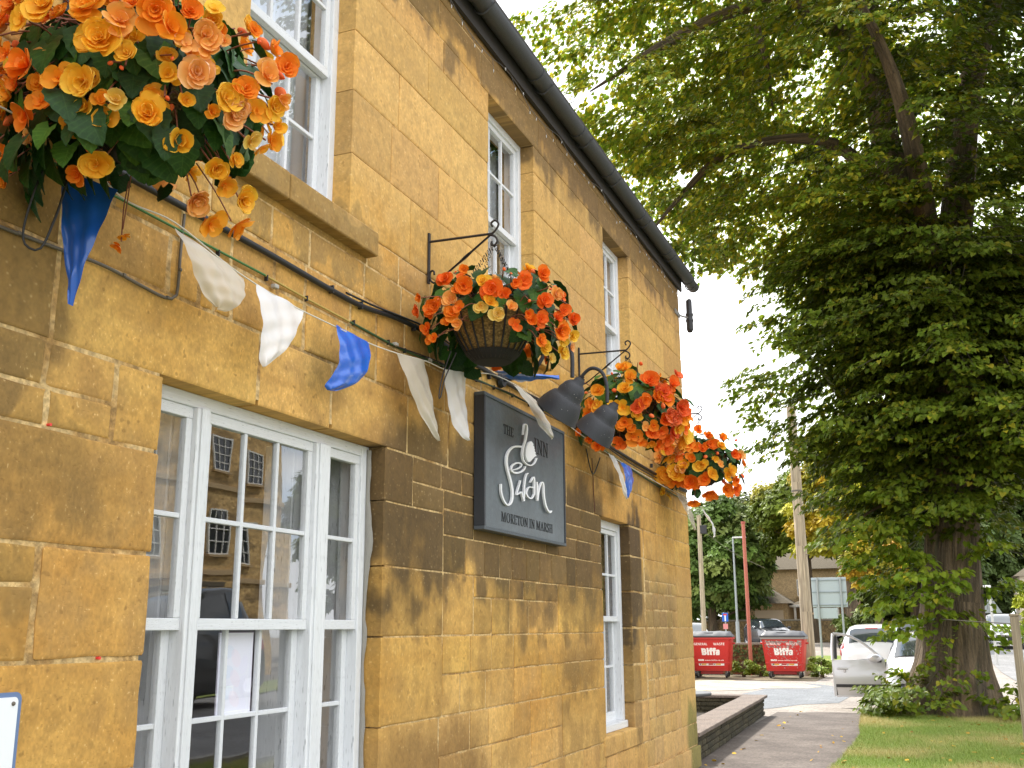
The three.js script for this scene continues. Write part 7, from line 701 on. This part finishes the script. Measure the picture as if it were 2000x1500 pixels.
{ // the terrace across the street that the window glass mirrors
  const t = thing('georgian_building', 'three-storey stone building across the street mirrored in the windows', 'building', [24, 0, -26]); const rub = tex(1024, 512, (u, v) => { const r = Math.floor(v * 40), cu = u * 46 + (r % 2) * 0.5, id = hash2(Math.floor(cu), r), c0 = cu % 1, r0 = (v * 40) % 1, jn = Math.max(smooth(0.06, 0.0, Math.min(c0, 1 - c0)), smooth(0.1, 0.0, Math.min(r0, 1 - r0))), n = tfbm(u, v, 10, 4), q = 0.72 + 0.4 * tfbm(u, v, 80, 2); let c = mix3([226, 190, 130], [196, 160, 104], id); c = mix3(c, [118, 98, 66], smooth(0.5, 0.66, n) * 0.6); c = mix3(c, [206, 184, 140], jn * 0.35); return [c[0] * q, c[1] * q, c[2] * q]; });
  const wm = std(0xffffff, 0.95, { map: rub }); mesh('wall', planarUV(bb(0, 8, 0, 10.6, 13, -13), (x, y, z) => [(z + x) / 9, y / 5]), wm, t);
  for (const y of [3.6, 7.2, 10.3]) mesh('string_course', bb(-0.12, -0.003, y, y + 0.22, 13.1, -13.1, 0.02), tan, t); mesh('roof', hip(0, 8, 13, -13, 10.6, 3.4), tile, t);
  for (let i = 0; i < 8; i++) for (const [y, h] of [[5.4, 1.9], [8.7, 1.35]]) win(t, -0.02, y, 11.3 - i * 3.2, 1.05, h, 3, 4, 'x');
  for (let i = 0; i < 7; i++) { const z = 10.8 - i * 3.4; if (i % 2) { mesh('bay_box', bb(-0.7, -0.004, 0.5, 3.1, z + 1.3, z - 1.3, 0.03), whitePaint, t); win(t, -0.73, 1.8, z, 1.9, 1.7, 5, 4, 'x'); mesh('bay_roof', bb(-0.85, -0.004, 3.1, 3.3, z + 1.45, z - 1.45, 0.03), tile, t); } else { win(t, -0.02, 1.9, z, 1.1, 1.8, 3, 4, 'x'); } }
  const v = car('parked_van', 'dark van parked across the street, mirrored in the wide window', [13.2, -19.5], 0, lin(0.015, 0.018, 0.02), { H: 2.5, W: 2.0, L: 5.2 }); v.userData.category = 'van';
  structure('opposite_verge', uvm(sheet(15.3, 20, 30, -70, 0.02, 6, 30), 0.3), std(0xffffff, 1, { map: lawnTex }));
  structure('opposite_pavement', uvm(sheet(20, 24, 30, -70, 0.02, 4, 20), 0.4), std(0xffffff, 0.95, { map: pathTex }));
}
renderer.render(scene, camera);
